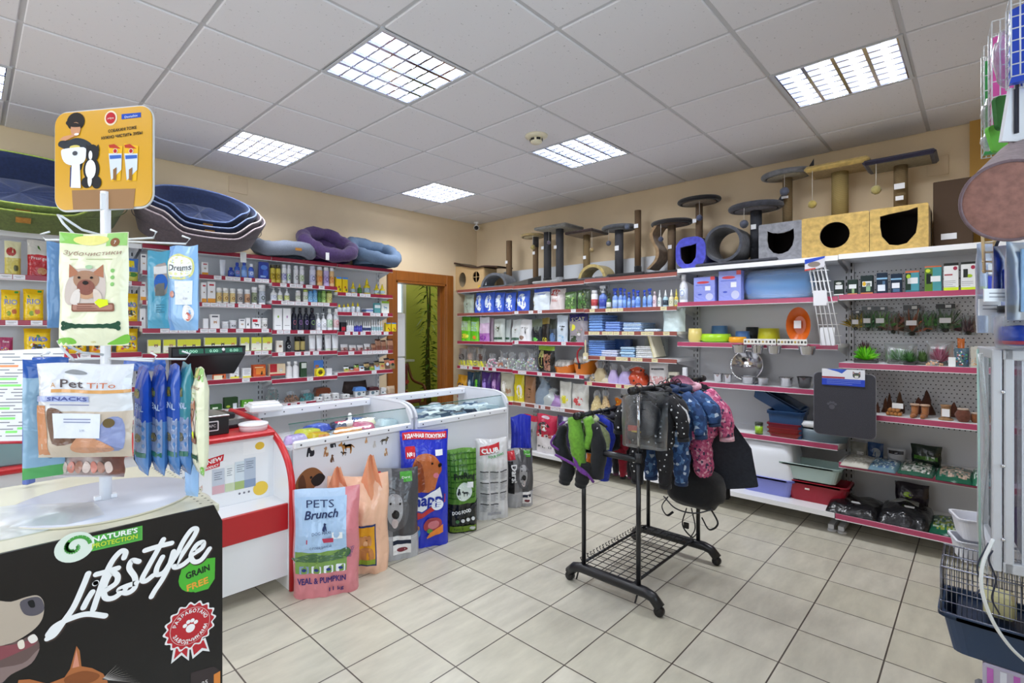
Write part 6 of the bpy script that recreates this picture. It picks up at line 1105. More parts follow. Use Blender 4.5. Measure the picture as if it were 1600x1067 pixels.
# packs lying in the glass counters
def flatpack(x, y, z, w_, d_, h_, col, col2, rz, lab, grp, nm='toy_pack', tilt=0):
    a = MB();a.grid(lambda u,v: Vector(((u-.5)*w_,(v-.5)*d_,h_*(max(0,1-(2*u-1)**4)*max(0,1-(2*v-1)**4))**.4+.001)),8,6,lambda u,v: col2 if (abs(u-.5) < .3 and abs(v-.5) < .28) else col)
    a.grid(lambda u,v: Vector(((u-.5)*w_,(v-.5)*d_,0)),1,1,col);o = a.build(nm,loc=(x,y,z),label=lab,cat='pack',group=grp);o.rotation_euler = (tilt,R.uniform(-.1,.1),rz)
named = [(-3.47,-2.03,'#c8b0e0','#a890c8',.12,'lilac toy pack at the near left corner of the dog sticker counter'),(-3.36,-1.96,'#d8d048','#b0b83a',.15,'yellow green toy pack left in the dog sticker counter'),(-3.34,-2.06,'#e0b820','#d8a018',.13,'golden yellow tube pack at the front of the dog sticker counter'),(-3.25,-1.86,'#3c50b4','#5a70d0',.16,'blue toy pack behind the golden yellow one'),(-3.12,-2.04,'#d88838','#b86a28',.15,'orange spotted pack in the dog sticker counter'),(-2.99,-2.0,'#c85a78','#d88a9c',.14,'pink pack right of the orange spotted pack'),(-3.05,-1.82,'#20284c','#c83858',.14,'navy and red pack in the dog sticker counter'),(-2.90,-1.90,'#e8dcb8','#d0b888',.12,'cream pack in the dog sticker counter'),(-2.88,-1.78,'#2c406c','#4868a0',.18,'large navy pack at the back of the dog sticker counter'),(-2.80,-2.02,'#cdd8e0','#a8b8c4',.13,'white pack at the right end of the dog sticker counter')]
for k,(x,y,c_,c2_,w_,lab) in enumerate(named): flatpack(x,y+.05,.765+.012*(k % 2),w_*1.2,w_*.8,.045,c_+'|f',c2_+'|f',R.uniform(-.5,.5),lab,'toy packs in the dog sticker counter')
a = MB();a.box((-3.15,-1.87,.70),(.84,.5,.12),'#d8dce2|f',b=.01);a.build('tray_insert',label='white tray under the toy packs in the dog sticker counter',cat='tray')
a = MB();a.box((-2.2,-1.87,.70),(.92,.5,.12),'#ccd2da|f',b=.01);a.build('tray_insert',label='white tray under the silver packs in the plain counter',cat='tray')
e = empty('cat_figurine',(-3.07,-1.93,.80),label='small white figurine standing among toy packs',cat='figurine');a = MB();a.lathe([(.02,0),(.024,.02),(.012,.05),(.015,.07),(.009,.088),(0,.09)],'#f2f2f4|s',12);a.build('body',e)
gc = ['#b8c4d0', '#d8dee6', '#4a5a74', '#e8ecf0', '#8a9ab0', '#2c3850', '#c4ccd0', '#a8b0b8']
for k in range(34):
    x = -2.62+.84*((k % 9)+.5)/9+R.uniform(-.02, .02); y = -2.07+.13*(k//9)+R.uniform(-.02, .02)
    flatpack(x,y,.775+.012*(k % 3),.15,.105,.03,gc[k % 8]+'|f',gc[(k*3+1) % 8]+'|f',R.uniform(-1,1),'small silver or blue pack in the heap inside the plain glass counter','silver and blue packs heaped in the glass counter','treat_packet')

# ---------------------------------------------------------------- sacks of dog food on the floor
def bigbag(name, x0, x1, yt, yf, col, art, label, cat='sack', lean=.03, t=.42, parts=(), back=None, z=0, **kw):
    yc = yf+.10;q = onY((x0+x1)/2,yt,yc);rz = kw.pop('rz',-.5);df = YAW+math.atan(((x0+x1)/2-PX)/F)+rz;kw.setdefault('nip',.02);T = .15 if t < .6 else .19;w_ = max(.16,((x1-x0)/F*depth(q)-T*.55*abs(sin(df)))/cos(df)*1.05);h = (q.z-z)*.99
    e = empty(name, (q.x, yc, z), rz, label=label, cat=cat); a = MB()
    f0 = bag_mesh(a, w_, h, T, col, back, nu=36, nv=48, lean=lean, **kw); fn = lambda x, z, k=0: f0(x, z, k*1.8+.002)
    art(a, fn, w_, h); a.build('bag', e); return e, fn, w_, h
MX = .03
def art1(a, f, w, h):
    a.poly(rect(-w*.46,h*.33,w*.30,h*.93),f,'#a8c4e4|f',.001,MX);a.poly(rect(-w*.46,h*.24,w*.30,h*.44),f,'#7a9c50|f',.0016,MX);a.poly(smooth_loop([(-w*.46,h*.38),(-w*.2,h*.43),(.05*w,h*.40),(w*.3,h*.46),(w*.3,h*.36),(-w*.46,h*.35)]),f,'#4a6c48|f',.002,MX)
    a.text('PETS',f,-.1*w,h*.84,h*.07,'#22305c|m',wd=w*.42,k=.0045);a.text('Brunch',f,-.09*w,h*.745,h*.075,'#22305c|m',wd=w*.5,rot=.06,shear=.3,k=.0045,bold=.03)
    shape(a,f,SIT,-.02*w,h*.66,w*.06,'#22305c|m',.003);a.text('DOG MAXI',f,-.08*w,h*.60,h*.025,'#22305c|m',wd=w*.28,k=.0045);a.poly(rect(-.3*w,h*.52,.1*w,h*.56),f,'#b83a54|m',.003);a.text('С ГОВЯДИНОЙ',f,-.09*w,h*.475,h*.02,'#22305c|m',wd=w*.32,k=.00454)
    a.poly(rect(.08*w, h*.55, .24*w, h*.61), f, '#eef0f2|m', .003)
    for k in range(4): a.poly(rrect(-.4*w+k*.18*w,h*.24,-.26*w+k*.18*w,h*.31,.006),f,['#8a9cb8|m','#e8ecf4|m'][k > 0],.003);a.poly(ell(-.33*w+k*.18*w,h*.275,.035*w,.014*h),f,'#2a3c7c|m',.0036)
    a.text('VEAL & PUMPKIN',f,-.07*w,h*.15,h*.055,'#3a2c6c|m',wd=w*.72,k=.0045,bold=.04);a.text('11 kg',f,.14*w,h*.06,h*.04,'#3a2c6c|m',wd=w*.24,k=.005,bold=.04)
    a.text('Brunch', f, .39*w, h*.4, h*.04, '#3a3c7c|m', wd=w*.16, rot=1.2, k=.0045)
bigbag('dog_food_sack',463,558,762,-2.50,lambda u,v: '#d8848c|f' if (u > .58 or v < .34 or u < -.94) else '#b4cce8|f',art1,'blue and pink sack reading PUMPKIN, beside the red counter edge',t=.45,lean=.04,top=.4,wrk=1.2,seed=3)
e,f1,w1,h1 = bigbag('carrier_bag',515,605,742,-2.42,'#efc0a2|f',lambda a,f,w,h: (a.poly(rect(-.12*w,h*.1,.28*w,h*.52),f,'#2c3c70|m',.001,MX),a.poly(rect(-.10*w,h*.12,.26*w,h*.50),f,'#e0a020|m',.002,MX),dog_face(a,f,.1*w,h*.36,w*.11,'#c88a50','#e0b080',mx=MX,k=.0045),a.poly(smooth_loop([(.0,h*.28),(.2*w,h*.28),(.22*w,h*.16),(-.02*w,h*.16)]),f,'#c08048|m',.003,MX),a.poly(rect(-.1*w,h*.12,.26*w,h*.17),f,'#8aa030|m',.004,MX),a.text('1',f,-.07*w,h*.42,h*.07,'#c83c28|m',k=.004)),'peach translucent carrier bag with a puppy label showing through','bag',t=.5,top=.3,wrk=2.0,seed=5)
for sx, hh in ((-.33, 1.12), (.2, 1.22)):
    a = MB();a.grid(lambda u,v: Vector((w1*(sx+.42*(u-.5)*(1-v*.8)+.0*v),.02*sin(9*u+4*v)-.02,h1*(.80+(hh-.80)*v-.05*sin(pi*u)*(1-v)))),8,10,'#eba27c|f');a.build('handle',e)
def greydog(label, x0, x1, yt, yf, seed, txt=False):
    def art(a, f, w, h):
        a.poly(rect(-.47*w, h*.82, -.2*w, h*.97), f, '#c42c38|f', .001, MX)
        if txt: a.text('Darsi',f,-.38*w,h*.60,h*.10,'#e8e8ea|m',rot=-pi/2,wd=h*.3,bold=.05,k=.0045);a.poly(rect(-.47*w,h*.25,-.30*w,h*.8),f,'#1c1c20|f',.0012,MX)
        a.poly(rect(.15*w, h*.86, .38*w, h*.97), f, '#4a9a38|f', .001, MX); a.text('Darsi', f, .26*w, h*.90, h*.025, '#e8f0e4|m', wd=.16*w, k=.0045)
        a.poly(smooth_loop([(-.2*w,h*.48),(-.22*w,h*.66),(-.12*w,h*.72),(-.12*w,h*.88),(-.02*w,h*.78),(.08*w,h*.80),(.2*w,h*.92),(.22*w,h*.72),(.3*w,h*.6),(.26*w,h*.44),(.12*w,h*.34),(-.06*w,h*.34)]),f,'#5c5c60|f',.002,MX)
        a.poly(smooth_loop([(-.1*w,h*.5),(-.08*w,h*.7),(.04*w,h*.74),(.16*w,h*.7),(.18*w,h*.52),(.08*w,h*.4),(-.02*w,h*.4)]),f,'#a8a8ac|f',.003,MX);a.poly(ell(.05*w,h*.52,.07*w,h*.05),f,'#1c1c20|gloss',.004,MX);a.poly(ell(.04*w,h*.42,.06*w,h*.055),f,'#c8bcbc|f',.004,MX)
        for d in (-.04, .13): a.poly(ell(d*w, h*.64, .02*w, h*.013), f, '#141418|gloss', .004, MX)
        a.poly(rect(.0*w,h*.07,.33*w,h*.27),f,'#eceaea|m',.002,MX);a.poly(rect(.0*w,h*.18,.33*w,h*.225),f,'#1c2438|m',.003,MX);a.poly(ell(.17*w,h*.12,.1*w,h*.025),f,'#7a3038|m',.003,MX);a.poly(rect(-.46*w,h*.24,.46*w,h*.245),f,'#d0d0d2|f',.002,MX)
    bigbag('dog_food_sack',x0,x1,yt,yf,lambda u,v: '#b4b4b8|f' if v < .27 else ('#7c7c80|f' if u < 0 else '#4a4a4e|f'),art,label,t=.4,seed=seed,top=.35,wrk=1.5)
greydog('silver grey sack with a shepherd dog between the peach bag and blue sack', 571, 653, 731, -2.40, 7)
def chappi(a, f, w, h):
    a.poly(rect(-.46*w,h*.925,.46*w,h*.985),f,'#cc2430|f',.001,MX);a.text('УДАЧНАЯ ПОКУПКА!',f,0,h*.94,h*.03,'#f4f0f0|m',wd=.84*w,bold=.05,k=.0045)
    a.poly(rrect(-.42*w,h*.77,-.22*w,h*.87,.008),f,'#cc2430|m',.002,MX);a.text('№1',f,-.32*w,h*.785,h*.035,'#f4f0f0|m',wd=.15*w,bold=.05,k=.004)
    a.poly(smooth_loop([(-.25*w,h*.52),(-.3*w,h*.68),(-.2*w,h*.78),(.0,h*.81),(.18*w,h*.79),(.3*w,h*.72),(.33*w,h*.66),(.26*w,h*.62),(.2*w,h*.55),(.14*w,h*.48),(-.1*w,h*.48)]),f,'#b86434|f',.002,MX);a.poly(smooth_loop([(-.26*w,h*.5),(-.28*w,h*.68),(-.16*w,h*.75),(-.06*w,h*.66),(-.04*w,h*.5)]),f,'#8a4020|f',.003,MX)
    a.poly(ell(.29*w,h*.71,.045*w,h*.018),f,'#1c1414|gloss',.004,MX);a.poly(ell(.12*w,h*.73,.025*w,h*.01),f,'#1c1414|gloss',.004,MX);a.poly(ell(.2*w,h*.625,.06*w,h*.022),f,'#d8788a|f',.004,MX);a.poly(rect(.2*w,h*.79,.36*w,h*.84),f,'#eef0f2|m',.003,MX)
    a.poly([(-.46*w, h*.22), (-.1*w, h*.26), (.40*w, h*.38), (.40*w, h*.45), (-.1*w, h*.33), (-.46*w, h*.38)], f, '#c42c30|f', .003, MX)
    a.poly([(-.46*w,h*.52),(-.1*w,h*.44),(.30*w,h*.535),(.35*w,h*.42),(-.1*w,h*.30),(-.46*w,h*.36)],f,'#20389c|f',.004,MX);a.poly([(-.46*w,h*.505),(-.1*w,h*.43),(.28*w,h*.52),(.33*w,h*.425),(-.1*w,h*.315),(-.46*w,h*.37)],f,'#eceef4|f',.005,MX)
    a.text('Chappi',f,-.07*w,h*.37,h*.095,'#1c3098|m',wd=.86*w,rot=.06,shear=.15,bold=.05,k=.007);a.poly(ell(.22*w,h*.37,.13*w,h*.045),f,'#e8ecf4|m',.0075,MX);lines(a,f,.14*w,.3*w,h*.39,3,h*.018,'#3a50a8|m',k=.008,mx=MX)
    a.poly(ell(.12*w,h*.2,.2*w,h*.06,a=.3),f,'#a03c44|f',.006,MX);a.poly(ell(.14*w,h*.2,.12*w,h*.035,a=.3),f,'#c87078|f',.007,MX);a.poly(ell(-.28*w,h*.14,.14*w,h*.06),f,'#3a84c8|f',.006,MX);a.poly(ell(-.28*w,h*.18,.13*w,h*.03),f,'#a8703a|f',.007,MX)
    for k in range(4): a.poly([(.0+.02*k*w,h*(.08+.012*k)),(.34*w,h*(.13+.018*k)),(.34*w,h*(.145+.018*k)),(.02*k*w,h*(.095+.012*k))],f,'#e88830|f',.007+.0004*k,MX)
    a.poly(ell(.06*w, h*.145, .06*w, h*.02), f, '#4a8a30|f', .0075, MX)
bigbag('dog_food_sack',627,701,671,-2.40,'#2636c0|f',chappi,'tall royal blue sack with a red brown dog and carrots',t=.4,seed=11,top=.25,lean=.04)
def green(a, f, w, h):
    for k in range(9):
        z0 = h*(.42+.065*k); a.poly(rect(-.47*w, z0, .47*w, z0+h*.012), f, '#2c5a1c|f', .001+.0001*k, MX)
    for k in range(7): x0 = w*(-.42+.13*k); a.poly(rect(x0, h*.42, x0+w*.02, h*.97), f, '#386a24|f', .0022+.0001*k, MX)
    a.text('ProRing',f,.02*w,h*.66,h*.07,'#18281c|m',wd=.7*w,bold=.06,k=.005);a.text('COUNTRY',f,.0*w,h*.79,h*.022,'#2c4a20|m',wd=.4*w,k=.005)
    a.poly(ell(0,h*.50,.26*w,h*.11),f,'#d8e4dc|f',.004,MX);shape(a,f,DOG,.04*w,h*.48,w*.12,'#20282c|m',.006,MX);shape(a,f,SIT,-.16*w,h*.51,w*.1,'#20282c|m',.006,MX);a.poly(rect(.1*w,h*.55,.3*w,h*.62),f,'#eef0f2|m',.006,MX)
    a.poly(smooth_loop([(-.47*w,h*.30),(-.1*w,h*.25),(.46*w,h*.38),(.46*w,h*.33),(-.1*w,h*.2),(-.47*w,h*.25)]),f,'#20242a|f',.0045,MX);a.text('DOG FOOD',f,-.08*w,h*.245,h*.04,'#eceeee|m',wd=.6*w,rot=.12,bold=.05,k=.006)
    for k in range(4): a.poly(ell(w*(-.22+.17*k), h*(.15+.008*k), .06*w, h*.022), f, ['#4a7a4a|m', '#d8dcdc|m'][k > 0], .005, MX)
    a.poly(rect(-.46*w,h*.02,.42*w,h*.09),f,'#6a8a20|f',.004,MX);a.text('No.1',f,-.2*w,h*.04,h*.03,'#20281c|m',wd=.3*w,k=.006);a.poly(ell(.28*w,h*.055,.1*w,h*.022),f,'#c8ccc8|m',.006,MX)
bigbag('dog_food_sack',697,746,700,-2.40,lambda u,v: '#1e2220|f' if v < .36 else '#5a8c34|f',green,'green tartan sack with black lower part and white ring picture',t=.42,seed=13,top=.3,lean=.03)
def club(a, f, w, h):
    a.poly([(-.42*w,h*.80),(.2*w,h*.86),(.22*w,h*.96),(-.40*w,h*.90)],f,'#c83038|f',.001,MX);a.text('CLUB',f,-.1*w,h*.84,h*.055,'#f2f2f2|m',wd=.54*w,rot=.12,bold=.07,k=.004);a.text('FOUR PAWS',f,.08*w,h*.79,h*.03,'#3a9a4a|m',wd=.5*w,rot=.12,k=.004,bold=.04)
    for r_ in range(4):
        for c_ in range(3 if r_ != 3 else 2): x0,z0 = w*(-.42+.29*c_),h*(.60-.135*r_);a.poly(rect(x0,z0,x0+w*.24,z0+h*.012),f,'#24242c|m',.002,MX);lines(a,f,x0,x0+w*.23,z0-h*.015,6,h*.014,'#9a9aa2|m',h=.003,k=.002,mx=MX)
    lines(a, f, -.2*w, .2*w, h*.09, 2, h*.02, '#8a8aa0|m', h=.004, k=.002, mx=MX)
bigbag('dog_food_sack',742,795,684,-2.38,'#d8d8da|f',club,'white sack with red lettering and columns of small print',t=.42,seed=17,top=.3,lean=.02,wrk=1.4)
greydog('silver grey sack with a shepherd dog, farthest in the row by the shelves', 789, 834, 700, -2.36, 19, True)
bigbag('plastic_bag',797,833,648,-2.12,'#2434b8|f',lambda a,f,w,h: None,'glossy royal blue plastic bag standing behind the farthest grey sack','bag',t=.6,seed=21,top=.8,wrk=2.2,lean=.03)

# ---------------------------------------------------------------- pet beds on top of the left shelving
def oval_bed(name, loc, rx, ry, h, tilt, outc, inc, piping, label, group=None, tagm=False, rz=0, dipw=.75, cushion=True):
    e = empty(name, loc, rz, label=label, cat='pet bed', group=group); e.rotation_euler = (tilt, 0, rz)
    def H(t): d = abs(((t+pi/2+pi) % (2*pi))-pi);s_ = min(1,max(0,(d-dipw*.5)/.45));return h*(.62+.38*(s_*s_*(3-2*s_)))       # rim is low at the front
    def P(r_, z): return lambda t: Vector((rx*r_*cos(t), ry*r_*sin(t), z(t) if callable(z) else z))
    rings = [P(.86,0),P(.93,lambda t: H(t)*.5),P(1.0,lambda t: H(t)*.97),P(.985,lambda t: H(t)),P(.94,lambda t: H(t)*.99),P(.90,lambda t: H(t)*.6),P(.84,lambda t: h*.22)]
    def wall(lo,hi,m): a.grid(lambda u,v: (lambda x,k: rings[lo+k](2*pi*u)*(1-(x-k))+rings[min(lo+k+1,hi)](2*pi*u)*(x-k))(v*(hi-lo),min(int(v*(hi-lo)),hi-lo-1)),64,(hi-lo)*2,m,wrap=True)
    a = MB(); wall(0, 3, outc); a.add([P(.86, 0)(2*pi*k/40) for k in range(40)], [tuple(range(40))], outc)
    a.tube([P(.965, lambda t: h*.55)(2*pi*k/48) for k in range(48)], .003, outc, 6, closed=True); a.build('outer_wall', e)
    a = MB(); wall(3, 6, inc)
    a.build('inner_wall', e)
    a = MB(); a.tube([P(.975, lambda t: H(t)+.002)(2*pi*k/72) for k in range(72)], .006, piping, 6, closed=True); a.build('piping', e)
    if cushion:
        a = MB();a.grid(lambda u,v: Vector((rx*.85*v*cos(2*pi*u),ry*.85*v*sin(2*pi*u),h*.28+.03*(1-v**4)+.012*sin(26*pi*u)*v*(1-v)*3)),104,8,inc,wrap=True);a.build('cushion',e)
    if tagm: a = MB(); a.box((0, -ry*.99, h*.42), (.07, .008, .035), '#a8742c|b'); a.build('sewn_label', e)
    return e
NV = '#1c2a4e|b'; NV2 = '#172242|b'; GB = '#564c52|b'
cx, cz = -3.55, 2.10
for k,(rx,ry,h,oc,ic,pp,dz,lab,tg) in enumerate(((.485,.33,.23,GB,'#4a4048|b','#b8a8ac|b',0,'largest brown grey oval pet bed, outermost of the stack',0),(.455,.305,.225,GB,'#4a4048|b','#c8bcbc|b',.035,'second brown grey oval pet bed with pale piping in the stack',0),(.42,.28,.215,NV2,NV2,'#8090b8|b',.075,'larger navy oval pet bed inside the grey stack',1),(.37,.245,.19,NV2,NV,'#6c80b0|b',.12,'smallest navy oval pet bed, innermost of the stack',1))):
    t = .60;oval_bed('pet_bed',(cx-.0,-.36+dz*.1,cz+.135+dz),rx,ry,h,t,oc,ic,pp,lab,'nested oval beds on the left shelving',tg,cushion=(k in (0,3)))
LG = '#6d7f3c|b'
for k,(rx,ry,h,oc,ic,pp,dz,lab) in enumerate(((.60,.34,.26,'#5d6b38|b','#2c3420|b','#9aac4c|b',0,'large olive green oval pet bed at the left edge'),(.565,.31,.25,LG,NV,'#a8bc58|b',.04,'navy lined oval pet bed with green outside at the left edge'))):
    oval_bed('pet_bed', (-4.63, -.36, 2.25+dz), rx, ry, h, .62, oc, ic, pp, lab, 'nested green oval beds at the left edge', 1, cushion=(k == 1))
def soft_bed(name, px0, px1, pyt, y, col, col2, label, hb=1.0, lump=.25, seed=0, rz=0, dy=.2, z=2.135):
    p0,p1 = onY(px0,400,y),onY(px1,400,y);w_ = p1.x-p0.x;t = onY((px0+px1)/2,pyt,y);H = t.z-z;r_ = random.Random(seed);ph = [r_.uniform(0,6) for _ in range(4)]
    e = empty(name, ((p0.x+p1.x)/2, y, z), rz, label=label, cat='pet bed')
    def ring(t_): bk = .5+.5*sin(t_);return Vector(((w_/2-.055)*cos(t_)*abs(cos(t_))**-.25 if abs(cos(t_)) > .01 else 0,dy*sin(t_),.062+(H-.125)*hb*bk*1.55*(H > .14)))
    N = 48; pts = []; rs = []
    for k in range(N):
        t_ = 2*pi*k/N;p_ = ring(t_);pts.append(p_+Vector((0,0,.012*sin(3*t_+ph[0]))));rs.append(.066*(1+lump*.16*sin(9*t_+ph[1])+lump*.1*sin(17*t_+ph[2])))
    a = MB(); a.tube(pts, rs, col, 12, closed=True)
    a.grid(lambda u,v: Vector(((w_/2-.05)*cos(2*pi*u)*(1-.1*(1-v)),dy*sin(2*pi*u),.01+(ring(2*pi*u).z-.01)*v)),40,4,col,wrap=True);a.build('bolster',e)
    a = MB();a.grid(lambda u,v: Vector(((w_/2-.07)*v*cos(2*pi*u),(dy-.02)*v*sin(2*pi*u),.05+.05*(1-v*v)+.012*sin(12*u*pi+8*v+ph[3])+(ring(2*pi*u).z-.03)*v*v*.5)),40,10,col2,wrap=True);a.build('cushion',e)
    return e
e = soft_bed('pet_bed',395,488,374,-.28,'#7c8494|knit','#6c7484|knit','flat grey pet bed with a hanging price tag, left of the purple one',hb=.5,seed=2)
a = MB();a.box((.3,-.27,.02),(.035,.003,.07),'#f0f0f0|m');a.build('price_tag',e);a = MB();a.box((.02,-.265,.055),(.06,.004,.025),'#a8742c|b');a.build('sewn_label',e)
soft_bed('pet_bed', 468, 553, 366, -.27, '#46305e|b', '#533a70|b', 'puffy dark purple pet bed on the left shelving', hb=1, lump=.6, seed=5)
soft_bed('pet_bed', 545, 619, 380, -.27, '#5c708a|knit', '#8a9cb4|knit', 'dotted slate blue pet bed nearest the doorway', hb=1, lump=.5, seed=8)
a = MB();a.box((0,0,0),(.05,.004,.09),'#eef0f0|m');p = onY(380,402,-.37);a.build('price_tag_card',loc=(p.x,-.372,p.z),label='white price card on the red top rail under the grey beds',cat='card')

# ---------------------------------------------------------------- cat furniture on top of the right shelving
ZT = 1.975
def post(e, x, y, r, z0, z1, col, name='post', low=None):
    a = MB(); zz = z0+(z1-z0)*(low[0] if low else 0)
    a.lathe([(r, zz), (r, z1)], col, 18, c=(x, y, 0)); o = a.build(name, e)
    if low: a = MB(); a.lathe([(r*1.12, z0), (r*1.12, zz), (r, zz+.005)], low[1], 18, c=(x, y, 0)); a.build('plush_sleeve', e)
def disc(e, x, y, rx, ry, z, th, col, under, ears=False):
    a = MB();a.grid(lambda u,v: Vector((x+(rx+th*.5*cos(2*pi*v))*cos(2*pi*u)-0,y+(ry+th*.5*cos(2*pi*v))*sin(2*pi*u),z+th*.5*sin(2*pi*v))),36,10,col,wrap=True)
    a.lathe([(0, th*.5), (rx, th*.5)], col, 30, c=(x, y, z), sy=ry/rx)
    if ears:
        a.add([(x+rx*.8,y,z+.0),(x+rx*1.1,y,z),(x+rx*1.12,y,z+.09),(x+rx*.8,y+.03,z),(x+rx*1.1,y+.03,z)],[(0,1,2),(3,2,4),(0,2,3),(1,4,2)],'#3c3c44|fur')
    a.build('platform', e)
    a = MB(); a.lathe([(0, -th*.35), (rx*.86, -th*.35), (rx*.86, -th*.5)], under, 30, c=(x, y, z-.002), sy=ry/rx); a.build('platform_underside', e)
def slab(e, x, y, w_, d_, z, th, col, under=None, name='platform', b=.018):
    a = MB(); a.box((x, y, z), (w_, d_, th), col, b=b)
    if under: a.box((x, y, z-th*.5-.001), (w_*.82, d_*.8, .004), under)
    a.build(name, e)
def ball(e, x, y, zt, zb, r, col):
    a = MB(); a.tube([(x, y, zt), (x, y, zb)], .0015, '#e8e4dc|m', 5); a.build('string', e)
    a = MB(); a.sphere((x, y, zb-r*.8), r, col, 14, 10, fn=lambda p: 1+.05*sin(14*p.x+9*p.z)); a.build('pompom', e)
def tagcard(e, x, y, z, w_=.035, h_=.035): a = MB(); a.box((x, y, z), (w_, .003, h_), '#f0f2f6|m'); a.build('price_tag', e)
class TR:                                                   # measuring frame of one tree: local x along the shelf, metres
    def __init__(s, px, label, xx=-.25, name='scratching_post', cat='scratching post', z=None):
        s.xx = xx;s.p = onX(px,400,xx);s.z = ZT if z is None else z;s.e = empty(name,(xx,s.p.y,s.z),FACE_B,label=label,cat=cat);s.d = depth((xx,s.p.y))
    def X(s, px): return s.p.y-onX(px, 400, s.xx).y
    def Z(s, px, py): return onX(px, py, s.xx).z-s.z
    def W(s, n): return n/F*s.d
o1 = lambda x: 690+x/4.1026
O1 = lambda y: 330+y/4.1026
# plain post
t = TR(o1(433),'plain brown sisal post with a white tag, beside the small grey arch');post(t.e,0,0,t.W(4.6),.012,t.Z(o1(433),O1(190)),'#7a6044|rope');slab(t.e,0,0,.2,.2,.008,.016,'#8a6c50|b',name='base',b=.004);tagcard(t.e,-.01,-t.W(4.6)-.003,t.Z(o1(433),O1(328)))
t = TR(o1(603),'round cream platform post with a thin brown sisal pole');R2 = t.W(17);zt = t.Z(o1(583),O1(165));post(t.e,0,0,t.W(4.4),.02,zt,'#7a6044|rope');a = MB();a.lathe([(t.W(4.9),zt*.78),(t.W(4.9),zt-.01)],'#2a2624|fur',16);a.build('plush_sleeve',t.e)
disc(t.e,t.X(o1(583)),0,R2,R2,zt+.01,.035,'#b49c6a|fur','#c8b890|b');slab(t.e,0,0,.3,.3,.014,.028,'#2a2422|fur',name='base');ball(t.e,t.X(o1(620)),-.1,zt,t.Z(o1(620),O1(225)),.028,'#a8985c|fur');tagcard(t.e,0,-t.W(4.6)-.003,t.Z(o1(603),O1(270)))
t = TR(o1(730),'wide light grey platform carried by two dark grey posts');zt = t.Z(o1(730),O1(125));wpl = t.X(o1(850))-t.X(o1(645));slab(t.e,.06,-.02,wpl*1.0,.36,zt+.012,.03,'#8c8c88|fur','#a8a498|b')
post(t.e,t.X(o1(679)),0,t.W(6),.0,zt,'#4a4a4e|rope',low=(.12,'#1c1c1e|fur'));post(t.e,t.X(o1(778)),-.06,t.W(6),.0,zt,'#4a4a4e|rope',low=(.1,'#9a9ca0|fur'));slab(t.e,t.X(o1(730)),-.04,wpl*.8,.34,.014,.028,'#a4a4a4|fur',name='base')
ball(t.e,t.X(o1(729)),-.12,zt,t.Z(o1(729),O1(200)),.022,'#6a6070|fur');tagcard(t.e,t.X(o1(664)),-.05,t.Z(o1(664),O1(238)));tagcard(t.e,t.X(o1(768)),-.115,t.Z(o1(768),O1(238)))
t = TR(o1(930),'tan post under a dark brown edged square platform');zt = t.Z(o1(930),O1(150));post(t.e,0,0,t.W(5.4),.02,zt,'#8a7450|rope');slab(t.e,0,0,.36,.34,zt+.012,.03,'#3a2622|fur','#8a7458|b');slab(t.e,-.02,0,.38,.36,.014,.028,'#241a1a|fur',name='base');ball(t.e,t.X(o1(1003)),-.12,zt,t.Z(o1(1003),O1(245)),.024,'#9a8458|fur');tagcard(t.e,0,-t.W(5.6)-.003,t.Z(o1(920),O1(300)))
t = TR(o1(1138),'dark grey post under a round grey platform with two pompoms');zt = t.Z(o1(1138),O1(115));R2 = t.W(25);post(t.e,0,0,t.W(6.6),.02,zt,'#4a4a50|rope',low=(.05,'#b8b8ba|fur'));disc(t.e,0,0,R2,R2*.85,zt+.01,.04,'#55585e|fur','#6e7074|b');slab(t.e,0,0,.4,.34,.014,.028,'#55585e|fur',name='base');ball(t.e,t.X(o1(1103)),-.1,zt,t.Z(o1(1103),O1(200)),.026,'#55586a|fur');ball(t.e,t.X(o1(1222)),-.1,zt+.01,t.Z(o1(1222),O1(95)),.028,'#5a6478|fur');tagcard(t.e,0,-t.W(6.8)-.003,t.Z(o1(1138),O1(240)),.045,.05)
t = TR(o1(1258),'tallest brown sisal post on a black plush base');zt = t.Z(o1(1258),O1(-5));post(t.e,0,0,t.W(5),.02,zt,'#6e563c|rope',low=(.14,'#141416|fur'));slab(t.e,-.04,-.02,.42,.36,.018,.036,'#1a181a|fur',name='base');tagcard(t.e,0,-t.W(5.2)-.003,t.Z(o1(1258),O1(98)),.045,.04)
t = TR(o1(1475),'round black edged platform with a wavy tan scratching panel');zt = t.Z(o1(1475),O1(85));R2 = t.W(29);post(t.e,0,0,t.W(6),.02,zt,'#74604a|rope');disc(t.e,-.0,0,R2,R2*.8,zt+.012,.04,'#1f1b1c|fur','#5c4c40|b');slab(t.e,-.1,0,.5,.36,.014,.028,'#1c1a1c|fur',name='base')
xs = [t.X(o1(v)) for v in (1405, 1370, 1385, 1410, 1400, 1350)]; zs = [t.Z(o1(1400), O1(v)) for v in (92, 150, 210, 260, 320, 372)]
a = MB(); pts = catmull(list(zip(xs, [0]*6, zs)), 5)
for k in range(len(pts)-1):
    p_,q_ = pts[k],pts[k+1];a.add([(p_.x-.012,-.1,p_.z),(p_.x-.012,.1,p_.z),(q_.x-.012,.1,q_.z),(q_.x-.012,-.1,q_.z),(p_.x+.022,-.1,p_.z),(p_.x+.022,.1,p_.z),(q_.x+.022,.1,q_.z),(q_.x+.022,-.1,q_.z)],[(0,1,2,3),(4,7,6,5),(0,3,7,4),(1,5,6,2)],'#93795a|fur')
a.build('wavy_panel',t.e);ball(t.e,t.X(o1(1445)),-.13,zt,t.Z(o1(1445),O1(178)),.024,'#4a5068|fur');tagcard(t.e,0,-t.W(6.2)-.003,t.Z(o1(1475),O1(232)))
